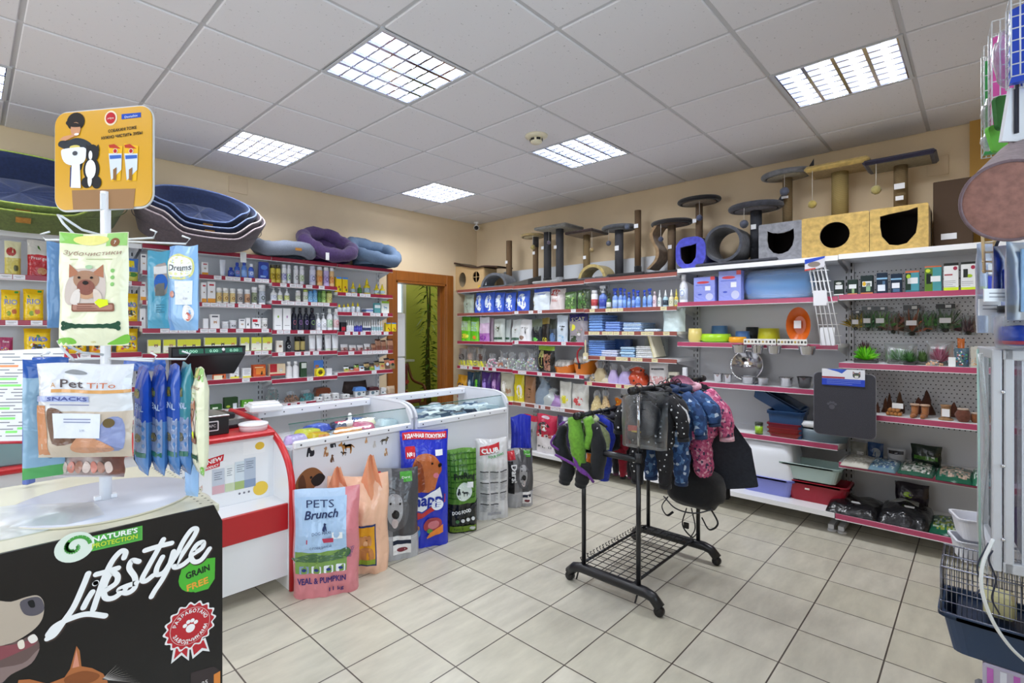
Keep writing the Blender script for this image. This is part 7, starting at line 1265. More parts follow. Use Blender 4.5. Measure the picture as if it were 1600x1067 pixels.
# arches, house, sloping scratcher
def arch(px0, px1, pyt, col, inset, label, xx=-.33, dd=.2):
    p0, p1 = onX(px0, 440, xx), onX(px1, 440, xx); w_ = abs(p0.y-p1.y); q = onX((px0+px1)/2, pyt, xx); h = q.z-ZT
    e = empty('cat_tunnel', (xx, (p0.y+p1.y)/2, ZT), FACE_B, label=label, cat='cat tunnel')
    f = lambda rx, rz_, y: (lambda u: Vector((rx*cos(pi*u), y, rz_*sin(pi*u))))
    a = MB(); o_, i_ = (w_/2, h), (w_/2-.03, h-.03)
    for (A, ya), (B, yb_) in (((o_, -dd/2), (o_, dd/2)), ((i_, dd/2), (i_, -dd/2)), ((o_, -dd/2), (i_, -dd/2)), ((o_, dd/2), (i_, dd/2))):
        a.grid(lambda u, v: f(*A, ya)(u)*(1-v)+f(*B, yb_)(u)*v, 24, 3, col)
    a.build('shell', e)
    if inset: a = MB(); a.grid(lambda u, v: f(w_/2+.002, h+.002, -dd*.32+dd*.64*v)(.12+.3*(1-u)+.46), 12, 3, inset); a.build('sisal_inset', e)
    a = MB(); a.box((.02, 0, .008), (w_*1.15, dd*1.2, .016), inset or col, b=.004); a.build('base', e)
arch(o1(287), o1(452), O1(398), '#62666e|fur', None, 'small dark grey plush arch between the cat house and the brown post')
arch(o1(910), o1(1085), O1(345), '#b09c62|fur', '#5c5c60|rope', 'small cream plush arch with grey sisal inset')
e = empty('sloping_scratcher',(-.33,onX(o1(525),430,-.33).y,ZT),FACE_B,label='low sloping scratching board with grey slats beside the small arch',cat='scratching board')
a = MB();a.add([(-.19,-.12,.012),(.17,-.12,.055),(.17,.12,.12),(-.19,.12,.06),(-.19,-.12,0),(.17,-.12,0),(.17,.12,0),(-.19,.12,0)],[(0,1,2,3),(0,4,5,1),(1,5,6,2),(0,3,7,4),(3,2,6,7)],'#5e5c58|rope');a.build('board',e)
a = MB()
for k in range(3): x = -.1+.1*k;a.add([(x,-.121,.028+.012*k),(x+.03,-.121,.031+.012*k),(x+.03,.12,.09+.012*k),(x,.12,.087+.012*k)],[(0,1,2,3)],'#b0aca0|rope')
a.build('slats', e)
p0, p1 = onX(o1(84), 430, -.38), onX(o1(400), 430, -.38); w_ = abs(p0.y-p1.y)
e = empty('cat_house',(-.27,p0.y-w_/2,ZT),FACE_B,label='wooden cat house with a wavy dark roof and a small cross window',cat='cat house');h = onX(o1(160),O1(345),-.38).z-ZT
def ring_pts(cx, cz, rx, rz_, n=20): return [(cx+rx*cos(2*pi*k/n), cz+rz_*sin(2*pi*k/n)) for k in range(n)]
def holed(a, outer, hole, y0, y1, m, frame=None):
    P_ = [[Vector((x,z,0)) for x,z in outer],[Vector((x,z,0)) for x,z in hole]];tri = geometry.tessellate_polygon(P_);F_ = outer+hole;n,k = len(outer),len(hole)
    for y in (y0, y1): a.add([(x, y, z) for x, z in F_], [tuple(q) for q in tri], m)
    a.add([(x, y0, z) for x, z in hole]+[(x, y1, z) for x, z in hole], [(i, (i+1) % k, k+(i+1) % k, k+i) for i in range(k)], m)
    a.add([(x, y0, z) for x, z in outer]+[(x, y1, z) for x, z in outer], [(i, (i+1) % n, n+(i+1) % n, n+i) for i in range(n)], m)
def holes2(a, x0, x1, z0, ztl, ztr, hs, y0, y1, m):        # wall divided so each strip carries one hole
    n = len(hs); xs_ = [x0+(x1-x0)*k/n for k in range(n+1)]
    for k, (cx_, cz_, rx_, rz_) in enumerate(hs):
        za = ztl+(ztr-ztl)*k/n;zb = ztl+(ztr-ztl)*(k+1)/n;holed(a,[(xs_[k],z0),(xs_[k+1],z0),(xs_[k+1],zb),(xs_[k],za)],ring_pts(cx_,cz_,rx_,rz_),y0,y1,m)
WD = '#c8a878|m'; W1 = w_*.60
a = MB();x0 = -w_/2+.02;holes2(a,x0,x0+W1,0,h*1.0,h*.82,((x0+W1*.26,h*.42,W1*.13,h*.3),(x0+W1*.74,h*.48,W1*.12,h*.22)),-.12,-.105,WD)
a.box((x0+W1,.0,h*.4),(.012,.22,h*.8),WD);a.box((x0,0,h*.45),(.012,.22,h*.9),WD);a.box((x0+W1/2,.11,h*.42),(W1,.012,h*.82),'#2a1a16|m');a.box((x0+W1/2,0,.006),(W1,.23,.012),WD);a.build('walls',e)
a = MB();a.box((x0+W1*.74,-.113,h*.48),(.006,.008,h*.44),WD);a.box((x0+W1*.74,-.113,h*.48),(W1*.24,.008,.006),WD);a.build('window_bars',e)
a = MB();top = catmull([(-w_/2-.04,0,h*1.06),(-w_/2+.05,0,h*1.14),(-w_*.2,0,h*.95),(0,0,h*.86),(w_*.15,0,h*.88),(w_*.42,0,h*.80)],6)
for k in range(len(top)-1):
    p_,q_ = top[k],top[k+1];a.add([(p_.x,-.15,p_.z),(q_.x,-.15,q_.z),(q_.x,.13,q_.z),(p_.x,.13,p_.z),(p_.x,-.15,p_.z-.016),(q_.x,-.15,q_.z-.016),(q_.x,.13,q_.z-.016),(p_.x,.13,p_.z-.016)],[(0,1,2,3),(7,6,5,4),(0,4,5,1),(3,2,6,7)],'#3a2420|wood')
a.build('roof',e);tagcard(e,x0+W1+.03,-.12,h*.22,.035,.06);a = MB();a.box((x0+W1*.85,-.122,h*.1),(.045,.003,.03),'#d8b040|m');a.build('sticker',e)
# big houses
g5 = lambda x: 1020+x/5.333
G5 = lambda y: 220+y/5.333
ZT4 = 2.0
CAT = [(-.5,.5),(-.36,.42),(-.12,.36),(.12,.36),(.36,.42),(.5,.5),(.52,.1),(.46,-.2),(.3,-.42),(.08,-.5),(-.08,-.5),(-.3,-.42),(-.46,-.2),(-.52,.1)]
SHD = [(-.42, .38), (-.2, .42), (.2, .46), (.44, .52), (.44, .1), (.40, -.2), (.2, -.46), (0, -.5), (-.2, -.46), (-.38, -.2), (-.42, .1)]
RND = [(.5*cos(2*pi*k/24), .5*sin(2*pi*k/24)) for k in range(24)]
def cube(px0, px1, pyt, col, hole, hx, hy, hs, label, z=ZT4, xf=-.46, D=.36, soft=False, tag_=None, back=True):
    p0, p1 = onX(px0, 400, xf), onX(px1, 400, xf); w_ = abs(p0.y-p1.y); h = onX((px0+px1)/2, pyt, xf).z-z
    e = empty('cat_house', (xf+D/2, (p0.y+p1.y)/2, z), FACE_B, label=label, cat='cat house'); a = MB()
    q = onX(hx, hy, xf); cx_ = (p0.y+p1.y)/2-q.y; cz_ = q.z-z; sc_ = hs/F*depth(q)
    outer = rrect(-w_/2, 0, w_/2, h, .10 if soft else .012, 5)
    holed(a, outer, [(cx_+x*sc_, cz_+y*sc_*1.02) for x, y in hole], -D/2, -D/2+.02, col)
    n = len(outer);a.add([(x,-D/2+.01,y) for x,y in outer]+[(x,D/2,y) for x,y in outer],[(i,(i+1) % n,n+(i+1) % n,n+i) for i in range(n)],col,True);a.add([(x,D/2,y) for x,y in outer],[tuple(range(n))],col);a.build('shell',e)
    a = MB(); i_ = .022; a.box((0, D/2-.02, h/2), (w_-.05, .01, h-.05), '#1c1210|m')  # inside faces coloured near black, standing for the shade behind the opening
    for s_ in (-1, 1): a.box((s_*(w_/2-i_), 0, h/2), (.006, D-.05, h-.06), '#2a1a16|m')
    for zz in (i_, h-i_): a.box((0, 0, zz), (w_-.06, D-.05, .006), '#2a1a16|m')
    a.build('dark_inside', e)
    return e, w_, h, D
def local(e, px, py, dy=0): q = onX(px, py, e.location.x-dy); return e.location.y-q.y, q.z-e.location.z
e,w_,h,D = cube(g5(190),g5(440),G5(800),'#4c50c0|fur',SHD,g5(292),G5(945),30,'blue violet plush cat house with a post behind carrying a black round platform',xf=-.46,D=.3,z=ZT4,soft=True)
x,z = local(e,g5(350),G5(500),0);q = depth(e.location)/F;post(e,x,.10,5.4*q,.0,z,'#6e5842|rope',name='post');x2,_ = local(e,g5(355),G5(500));disc(e,x2,.08,30*q,24*q,z+.012,.04,'#1c1a1c|fur','#8a7c6c|b');ball(e,x+.05,-.02,z,local(e,g5(390),G5(625))[1],.027,'#545c78|fur');tagcard(e,x-.02,.04,local(e,g5(340),G5(660))[1])
# round grey tunnel with its tree
p = onX(g5(600),G5(870),-.40);rT = 168/5.333/F*depth(p)*.92;e = empty('cat_tree',(-.30,p.y,ZT4),FACE_B,label='slate grey plush tunnel with a dark post and round eared platform',cat='cat tree')
a = MB(); LT = .30
for r0,r1,y0,y1 in ((rT,rT,-LT/2,LT/2),(rT-.024,rT-.024,LT/2,-LT/2),(rT,rT-.024,-LT/2,-LT/2),(rT,rT-.024,LT/2,LT/2)): a.grid(lambda u,v: Vector(((r0*(1-v)+r1*v)*cos(2*pi*u),y0*(1-v)+y1*v,rT+.03+(r0*(1-v)+r1*v)*sin(2*pi*u))),36,3,'#4d505a|fur',wrap=True)
a.build('tunnel', e); slab(e, .1, 0, .66, .36, .015, .03, '#3c3e48|fur', name='base')
x,z = local(e,g5(845),G5(560));q = depth(e.location)/F;post(e,x,.05,8*q,.03,z,'#3e4048|rope');disc(e,x-.0,.03,34*q,28*q,z+.01,.05,'#43454f|fur','#75727a|b',ears=True);ball(e,local(e,g5(800),0+G5(600))[0],-.12,z,local(e,g5(800),G5(685))[1],.034,'#4c505e|fur');tagcard(e,x,-.02,local(e,g5(855),G5(718))[1],.04,.04)
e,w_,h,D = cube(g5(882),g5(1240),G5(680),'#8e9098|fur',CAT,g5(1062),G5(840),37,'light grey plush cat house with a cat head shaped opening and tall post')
x,z = local(e,g5(1100),G5(290));q = depth(e.location)/F;post(e,x,.08,7*q,h,z,'#86704e|rope');disc(e,x,.06,33*q,24*q,z+.02,.045,'#84868c|fur','#a8a090|b',ears=True);ball(e,x+.01,-.05,z,local(e,g5(1105),G5(405))[1],.034,'#5c6274|fur');tagcard(e,x,-.0,local(e,g5(1100),G5(470))[1],.05,.02)
h5 = lambda x: 1250+x/4.571
H5 = lambda y: 220+y/4.571
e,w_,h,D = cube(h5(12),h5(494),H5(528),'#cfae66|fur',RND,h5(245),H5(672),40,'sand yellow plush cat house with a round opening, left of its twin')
x,z = local(e,h5(270),H5(205));q = depth(e.location)/F;post(e,x,.08,11.5*q,h,z,'#a8935c|rope');slab(e,x,.05,90*q*.95,.30,z+.02,.045,'#cdb068|fur','#b09868|b');ball(e,local(e,h5(110),300)[0],-.1,z,local(e,h5(110),H5(448))[1],.03,'#b8a458|fur')
e,w_,h,D = cube(h5(498),h5(918),H5(466),'#cfae66|fur',SHD,h5(700),H5(620),54,'sand yellow plush cat house with a shield shaped opening, right twin')
x,z = local(e,h5(710),H5(160));q = depth(e.location)/F;post(e,x,.08,9*q,h,z,'#8a7450|rope');slab(e,x,.05,90*q,.32,z+.02,.035,'#24203a|fur','#8e8468|b');ball(e,local(e,h5(558),300)[0],-.1,z,local(e,h5(558),H5(345))[1],.032,'#a89c60|fur');tagcard(e,x,-.0,local(e,h5(700),H5(325))[1],.06,.04);tagcard(e,x,-.0,local(e,h5(700),H5(410))[1],.045,.03)
p0, p1 = onX(h5(948), 340, -.3), onX(h5(1238), 340, -.3); h = onX(h5(1050), H5(275), -.3).z-ZT4; w_ = abs(p0.y-p1.y)
e = empty('brown_box', (-.2, (p0.y+p1.y)/2, ZT4), FACE_B, label='tall dark brown flat carton with a white tag beside the yellow cat house', cat='box')
a = MB(); a.box((0, 0, h/2), (w_, .14, h), '#4a3828|m', b=.004); a.build('carton', e); tagcard(e, -.02, -.073, .09, .08, .04)

# ---------------------------------------------------------------- rolling clothes rail with dog clothes
BK = '#1a1b20|s'
XN, XF_, YA, YB = -2.44, -1.665, -3.40, -3.74
ZA_, ZB_ = .972, 1.142
e = empty('clothes_rail', (0, 0, 0), label='black rolling double clothes rail with a wire shelf', cat='clothes rail')
for x in (XN, XF_):
    a = MB();a.tube([(x,YA+.10,.045),(x,YA+.06,.085),(x,YA+.02,.095),(x,(YA+YB)/2,.095),(x,YB-.04,.095),(x,YB-.08,.085),(x,YB-.12,.045)],.028,BK,12);fb = a.build('foot_bar',e)
    for y in (YA+.095, YB-.115):
        a = MB();a.lathe([(0,-.016),(.024,-.016),(.026,-.01),(.026,.01),(.024,.016),(0,.016)],'#121216|s',16,c=(x,y,.026),axis='X');a.build('caster',fb)
    for y, zt in ((YA, ZA_), (YB, ZB_)):
        a = MB(); a.lathe([(.0125, .095), (.0125, .80)], BK, 12, c=(x, y, 0)); a.build('post', e)
        a = MB(); a.lathe([(.009, .80), (.009, zt)], '#b8b8bc|chrome', 12, c=(x, y, 0)); a.build('inner_tube', e)
    a = MB();a.tube([(x,YA,.775),(x,YB,.775)],.017,BK,10);a.lathe([(.02,.76),(.02,.81)],BK,12,c=(x,YA,0));a.lathe([(.02,.76),(.02,.81)],BK,12,c=(x,YB,0));a.build('cross_bar',e)
for y, z in ((YA, ZA_), (YB, ZB_)):
    a = MB(); a.tube([(XN-.06, y, z), (XF_+.06, y, z)], .0125, BK, 12)
    a.build('hanging_bar', e)
    for x in (XN-.05,XF_+.05): a = MB();a.lathe([(0,-.03),(.021,-.03),(.021,.03),(0,.03)],'#101014|s',14,c=(x,y,z),axis='X');a.build('end_cap',e)
a = MB()
for y in (YA+.02, YB+.03): a.tube([(XN, y, .115), (XF_, y, .115)], .008, BK, 8)
for k in range(14): x = XN+.03+(XF_-XN-.06)*k/13; a.tube([(x, YA+.035, .125), (x, YB+.015, .125)], .0022, '#101014|s', 6)
for k in range(6): y = YA+.01+(YB-YA+.04)*(k+.5)/6; a.tube([(XN, y, .122), (XF_, y, .122)], .0022, '#101014|s', 6)
for k in range(22): x = XN+.03+(XF_-XN-.06)*k/21; a.tube([(x, YA+.035, .118), (x, YA+.045, .135), (x, YA+.035, .14)], .0025, '#101014|s', 6)
a.build('wire_shelf', e)
a = MB()
for y in (YA+.03, YB-.0): a.tube([(XN, y, .095), (XN, y+.02, .02)], .005, BK, 6)
a.build('prop', e)
# garments: local x across the garment (world y), y = thickness (along the bar), z down from the bar
def hanger(e, w_=.26, col='#16161a|s'):
    a = MB(); a.tube(catmull([(.012, 0, -.04), (.02, 0, -.022), (0, 0, -.004), (-.02, 0, -.02), (-.018, 0, -.04), (0, 0, -.055)], 4), .0028, col, 6)
    a.tube(catmull([(-w_/2, 0, -.085), (-w_/4, 0, -.062), (0, 0, -.055), (w_/4, 0, -.062), (w_/2, 0, -.085)], 4), .007, col, 6); a.build('hanger', e)
def blobmesh(a, c, r, col, seed=0, amp=.08, nu=18, nv=12, patt=None):
    rr_ = random.Random(seed); p_ = [rr_.uniform(0, 6) for _ in range(5)]
    def f(u, v):
        n_ = Vector((sin(pi*v)*cos(2*pi*u),sin(pi*v)*sin(2*pi*u),cos(pi*v)));k = 1+amp*(sin(5*n_.x+p_[0]+6*n_.z)+.7*sin(9*n_.z+p_[1])+.5*sin(7*n_.y+11*n_.z+p_[2]))
        e_ = .72; sx = math.copysign(abs(n_.x)**e_, n_.x); sz = math.copysign(abs(n_.z)**e_, n_.z)
        return Vector((c[0]+r[0]*sx*k, c[1]+r[1]*n_.y*k, c[2]+r[2]*sz*k))
    a.grid(f, nu, nv, (lambda u, v: patt[int(rr_.random()*len(patt))]) if patt else col, wrap=True)
def limb(a, pts, rs, col, patt=None, seed=0, flat=.7):
    P_ = catmull(pts, 6); n_ = len(P_); rr_ = random.Random(seed); m_ = len(rs)
    R_ = [(lambda q,i: rs[i]*(1-(q-i))+rs[min(i+1,m_-1)]*(q-i))((m_-1)*k/(n_-1),min(int((m_-1)*k/(n_-1)),m_-1))*(1+.06*sin(k*1.7+seed)) for k in range(n_)]
    b = MB(); b.T = a.T; b.tube(P_, R_, col, 12, flat=flat); s0 = len(a.v); a.v += b.v
    for f_, sm in zip(b.f, b.fs): a.f.append(tuple(s0+i for i in f_)); a.fs.append(sm); a.fm.append(a.mi(rr_.choice(patt) if patt else col))
def garment(x, y, z, rz, label, cat='dog coat', name='dog_coat', hang=True, w_=.26, hcol='#16161a|s'):
    e = empty(name, (x, y, z), -pi/2+rz, label=label, cat=cat)
    if hang: hanger(e, w_, hcol)
    return e
def suit(e, w_, h, th, col, patt=None, trim=None, arms=True, legs=True, seed=0):
    """four legged padded suit hanging by the collar"""
    a = MB(); blobmesh(a, (0, 0, -.07-h*.30), (w_*.36, th, h*.30), col, seed, .05, patt=patt); a.build('body', e)
    a = MB();a.tube([(w_*.15*cos(t),th*.6*sin(t),-.055+.01*sin(t)) for t in (k*pi/7 for k in range(14))],.016,trim or col,8,closed=True);a.build('collar',e)
    if arms:
        for s_ in (-1,1): a = MB();limb(a,[(s_*w_*.22,0,-.09),(s_*w_*.42,-.01,-.07-h*.22),(s_*w_*.46,-.02,-.07-h*.42)],[th*.9,th*.8,th*.62],col,patt,seed+s_);sl = a.build('sleeve',e);a = MB();a.tube([(s_*w_*.46,-.02,-.07-h*.42),(s_*w_*.465,-.02,-.07-h*.46)],th*.5,trim or col,10);a.build('cuff',sl)
    if legs:
        for s_ in (-1,1): a = MB();limb(a,[(s_*w_*.16,0,-.07-h*.48),(s_*w_*.2,0,-.07-h*.72),(s_*w_*.2,0,-.07-h*.95)],[th*1.0,th*1.0,th*.7],col,patt,seed+3+s_);sl = a.build('trouser_leg',e);a = MB();a.tube([(s_*w_*.2,0,-.07-h*.94),(s_*w_*.2,0,-.07-h*.99)],th*.55,trim or col,10);a.build('cuff',sl)
zb = ZB_-.012
# the higher rail, near end to far end
zb += .045
e = garment(-2.40, YB+.02, zb, .1, 'clear plastic bag with a dark pullover hanging at the near end', 'bagged garment', 'bagged_pullover', w_=.2)
a = MB();blobmesh(a,(.03,0,-.19),(.085,.03,.09),'#23252c|b',3,.06);a.box((-.02,-.034,-.24),(.05,.004,.03),'#c85040|m',rz=.1);a.box((.0,-.036,-.255),(.05,.004,.008),'#d8b840|m');a.build('pullover',e)
a = MB();a.T = Matrix.Translation((.03,0,-.34));bag_mesh(a,.26,.30,.10,'#dfe3e8|clear',seed=3,wrk=1.2,top=.7);a.T = Matrix();a.build('plastic_bag',e)
e = garment(-2.30, YB, zb, .15, 'black dog suit with white dots and a silver tag', w_=.24); 
suit(e, .38, .50, .06, '#16161c|dots', None, '#16161c|b', seed=4)
a = MB();a.box((0,-.065,-.17),(.045,.003,.14),'#c8ccd4|s');lines(a,plane((0,-.067,-.17),(1,0,0),(0,0,1)),-.015,.015,.05,7,.014,'#4a4c58|m');a.build('swing_tag',e)
e = garment(-2.215,YB-.02,zb,-.1,'black sports jacket with white striped sleeves',w_=.24);suit(e,.30,.26,.045,'#1a1a20|b',legs=False,seed=6)
for s_ in (-1, 1):
    a = MB();limb(a,[(s_*.07,-.03,-.10),(s_*.14,-.035,-.17),(s_*.15,-.04,-.235)],[.038,.04,.035],'#e4e6ea|b',flat=.8);a.build('white_sleeve',e);a = MB()
    for k in range(3): a.tube([(s_*(.125+.006*k), -.038, -.185-.014*k), (s_*(.16), -.04, -.195-.014*k)], .012+.024*(k == 9), '#1a1a20|b', 8)
    a.build('stripe', e)
a = MB();a.box((-.02,-.085,-.2),(.07,.003,.12),'#dcdfe6|m');lines(a,plane((-.02,-.087,-.2),(1,0,0),(0,0,1)),-.025,.025,.04,6,.014,'#6a6c78|m');a.build('swing_tag',e)
e = garment(-2.12,YB,zb,.05,'long blue patterned dog suit with a yellow tag',w_=.26);suit(e,.44,.52,.066,'#2c4c80|blueprint',None,'#223a64|b',seed=7)
a = MB();a.box((0.02,-.07,-.12),(.06,.003,.11),'#e8e4d8|m');a.box((.02,-.072,-.09),(.06,.003,.05),'#e0b830|m');a.poly(ell(.02,-.09,.018),plane((0,-.0745,0),(1,0,0),(0,0,1)),'#3a8a9a|m',.0005);a.build('swing_tag',e)
e = garment(-2.03,YB-.03,zb,-.05,'shorter blue patterned dog suit in front of the pink one',w_=.26);suit(e,.48,.38,.066,'#34568c|blueprint',None,'#1c3054|b',legs=False,seed=9)
e = garment(-1.98,YB+.04,zb,.02,'dark blue hooded dog coat between the blue suit and the pink suit',w_=.2);suit(e,.30,.32,.045,'#24406c|b',None,'#c83a3a|b',legs=False,seed=21)
e = garment(-1.90,YB-.02,zb,.05,'pink floral dog suit with pale pink cuffs',w_=.26);suit(e,.52,.60,.078,'#d0608c|pinkprint',None,'#e8b8c8|b',seed=11)
a = MB();a.grid(lambda u,v: Vector((.07*cos(pi*u),-.05+.03*sin(pi*v)-.02,-.045+.05*sin(pi*u)*(1-v)+.01)),12,6,'#e8a0bc|b');a.build('hood',e);a = MB();a.tube([(-.06,-.065,-.27),(.0,-.07,-.30),(.07,-.066,-.29)],.006,'#f0c8d4|b',6);a.build('ribbon',e)
# dark wide coats at the far end
def cape(e, w_, h, col, seed, th=.03, skew=.0, name='cape'):
    r_ = random.Random(seed); ph = [r_.uniform(0, 6) for _ in range(3)]; a = MB()
    def f(side): return lambda u,v: Vector(((u-.5)*w_*(.35+.65*min(1,v*1.6))+skew*v*w_,side*(th*(1-(2*u-1)**4)*(.6+.4*v)+.012*sin(9*u+ph[0]+3*v)*v),-.05-h*v*(1-.10*sin(3*u+ph[1]))))
    a.grid(f(-1), 18, 16, col); a.grid(f(1), 18, 16, col); a.build(name, e); return e
e = garment(-1.80,YB,zb,.1,'dark navy felt cape flaring to a point, at the far end','cape','dog_cape',w_=.3);cape(e,.58,.56,'#2a2f3a|b',3,skew=.16)
e = garment(-1.74,YB+.02,zb,0,'black dog coat behind the navy cape','dog coat',w_=.3);cape(e,.46,.48,'#14151a|b',8,skew=.05);cape(e,.40,.62,'#101116|b',9,skew=.1,name='dark_inside')
e = empty('harness_coat', (-1.86, YB-.06, .62), -pi/2, label='black quilted harness coat with hanging straps, lowest on the rail', cat='dog coat')
a = MB(); blobmesh(a, (0, .0, -.10), (.17, .13, .125), '#15161b|b', 5, .035, 24, 16); a.build('body', e)
a = MB();a.tube(catmull([(-.15,-.1,-.17),(-.06,-.13,-.215),(.05,-.13,-.215),(.14,-.1,-.18)],6),.004,'#3a3c44|s',6);a.build('edge_piping',e)
for pts in ([(-.14,-.06,-.18),(-.17,-.08,-.24),(-.13,-.1,-.28),(-.09,-.1,-.25)],[(.0,-.12,-.2),(-.02,-.13,-.3),(.03,-.12,-.36),(.06,-.12,-.33)],[(.02,-.1,-.2),(.05,-.12,-.3),(.02,-.12,-.37)],[(.12,-.08,-.18),(.17,-.1,-.25),(.13,-.12,-.29),(.08,-.1,-.24)]):
    a = MB(); a.tube(catmull(pts, 6), .007, '#15161b|b', 6, flat=.4); a.build('strap', e)
a = MB(); a.box((.0, -.125, -.30), (.03, .012, .035), '#0e0e12|s', b=.003); a.build('buckle', e)
a = MB(); a.tube(catmull([(-.2, -.02, .1), (-.23, -.03, -.04), (-.2, -.03, -.1), (-.16, -.03, -.04)], 6), .002, '#15161b|s', 6); a.build('cord', e)
# the lower rail
za = ZA_+.02
e = garment(-2.47, YA+.01, za, .15, 'lime green and black dog suit with purple straps at the near end', w_=.22, hcol='#d8d8dc|s')
a = MB();limb(a,[(-.03,0,-.04),(.0,-.03,-.16),(.02,-.03,-.3)],[.05,.06,.045],'#6aa030|b',flat=.7);limb(a,[(.05,.0,-.03),(.07,.01,-.12),(.04,0,-.2)],[.035,.045,.03],'#74ac38|b');a.build('green_panel',e)
a = MB();limb(a,[(.08,.02,-.06),(.11,.02,-.2),(.1,.01,-.36)],[.035,.06,.05],'#17181d|b');limb(a,[(-.1,.0,-.09),(-.12,-.01,-.2),(-.06,0,-.3)],[.03,.055,.04],'#1b1c22|b');a.build('black_panel',e)
for x in (-.05,.05): a = MB();limb(a,[(x,-.02,-.28),(x-.015,-.03,-.36),(x-.03,-.03,-.41)],[.045,.048,.036],'#15161a|b',flat=.85);a.build('trouser_leg',e)
for pts in ([(-.12,-.06,-.25),(-.03,-.08,-.27),(.06,-.07,-.31),(.11,-.05,-.37)],[(.0,-.07,-.24),(.04,-.09,-.3),(.08,-.07,-.33)],[(-.13,-.05,-.14),(-.15,-.06,-.19),(-.1,-.06,-.22)],[(-.1,-.04,-.08),(-.07,-.05,-.06)]): a = MB();a.tube(catmull(pts,5),.011,'#6a3088|b',6,flat=.6);a.build('strap',e)
e = garment(-2.27, YA, za, .1, 'royal blue and orange dog suit on the lower rail', w_=.22)
a = MB();blobmesh(a,(0,0,-.17),(.09,.04,.13),'#2438b8|b',9,.06);a.build('body',e);a = MB();blobmesh(a,(-.03,-.032,-.08),(.03,.015,.035),'#e07820|b',2,.05);a.build('orange_patch',e)
for x in (-.045,.04): a = MB();limb(a,[(x,0,-.26),(x,-.01,-.34),(x-.01,-.01,-.40)],[.04,.042,.034],'#e07a20|b' if x < 0 else '#2034a0|b',flat=.9);lg = a.build('trouser_leg',e);a = MB();a.tube([(x-.01,-.01,-.395),(x-.012,-.01,-.42)],.035,'#2034a0|b',10,flat=.9);a.build('cuff',lg)
for k,(x,c_,c2_,lab,hh) in enumerate(((-2.37,'#8a9068|b','#a8b088|b','grey green dog vest next to the lime suit',.30),(-2.19,'#1c1e26|b','#2a2c36|b','black dog vest on the lower rail',.34),(-2.10,'#a82038|b','#1c1c24|b','crimson lined dog coat on the lower rail',.38),(-2.0,'#2a2c34|b','#5a3050|b','charcoal dog coat with plum trim on the lower rail',.40),(-1.88,'#4a4c58|b','#d87890|b','grey dog coat with pink hem on the lower rail',.42))):
    e = garment(x, YA, za, R.uniform(-.1, .1), lab, w_=.22); suit(e, .26, hh, .035, c_, None, c2_, arms=k % 2 == 0, legs=k > 1, seed=30+k)

# ---------------------------------------------------------------- near table with the treat stand
TZ = .95; TYF = -3.40
pr = onZ(343, 786, TZ); TX = pr.x; TYF = pr.y
e = empty('display_table', (TX, TYF, 0), label='cream perforated table top behind the black banner', cat='table')
a = MB(); a.box((-.95, .33, TZ-.0125), (1.9, .66, .025), '#d6d2bc|s', b=.004); fn = plane((0, 0, TZ+.0004), (1, 0, 0), (0, 1, 0))
for k in range(22): a.poly(ell(-.015, .02+.029*k, .004, n=6), fn, '#6a6a5c|m'); a.poly(ell(-.04, .035+.029*k, .004, n=6), fn, '#6a6a5c|m')
a.build('table_top', e)
a = MB(); a.box((-.95, .33, .47), (1.86, .62, .92), '#c9c7ba|m'); a.build('body', e)
# the banner: board wrapped round the front of the table
e = empty('advertising_banner', (TX+.004, TYF-.012, 0), label='black pet food banner with white script lettering and a red rosette', cat='banner')
a = MB();fn = plane((0,0,0),(1,0,0),(0,0,1));a.prism([(-1.85,.02),(0,.02),(0,TZ-.05),(-.022,TZ+.001),(-1.85,TZ+.001)],fn,.008,'#141214|s')
def bp(px, py): q = onY(px, py, TYF-.012); return q.x-TX-.004, q.z
def PP(pts, m, k=.0006, sm=0): q = [bp(*p) for p in pts]; a.poly(smooth_loop(q, 4) if sm else q, fn, m, k)
c3 = lambda x, y: (x/3.475, 760+y/3.475)
# green emblem
PP([c3(430,285),c3(773,212),c3(773,290),c3(470,358)],'#5ab04a|m');PP([c3(440,300),c3(765,221),c3(765,284),c3(470,348)],'#4ea044|m',.001)
x0, z0 = bp(*c3(405, 328)); a.poly(ell(x0, z0, .038, .036, 28), fn, '#dfe8dc|m', .0014)
for r_, sp in ((.030, 0), (.019, 2.2)):
    pts = [(x0+(r_*(1-t*.75))*cos(sp+4.6*t), z0+(r_*(1-t*.75))*sin(sp+4.6*t)) for t in (k/14 for k in range(15))]
    for (p,q) in zip(pts[:-1],pts[1:]): n_ = Vector((p[1]-q[1],q[0]-p[0])).normalized()*.004;a.poly([(p[0]-n_.x,p[1]-n_.y),(q[0]-n_.x,q[1]-n_.y),(q[0]+n_.x,q[1]+n_.y),(p[0]+n_.x,p[1]+n_.y)],fn,'#4ea044|m',.002)
p,q = bp(*c3(497,302)),bp(*c3(745,248));ra = math.atan2(q[1]-p[1],q[0]-p[0]);a.text("NATURE'S",fn,p[0],p[1],.0125,'#eef2ec|m','L',.0018,ra,(q[0]-p[0]),bold=.06)
p, q = bp(*c3(497, 336)), bp(*c3(745, 282)); a.text('PROTECTION', fn, p[0], p[1], .0115, '#c8d838|m', 'L', .0018, ra, (q[0]-p[0]), bold=.03)
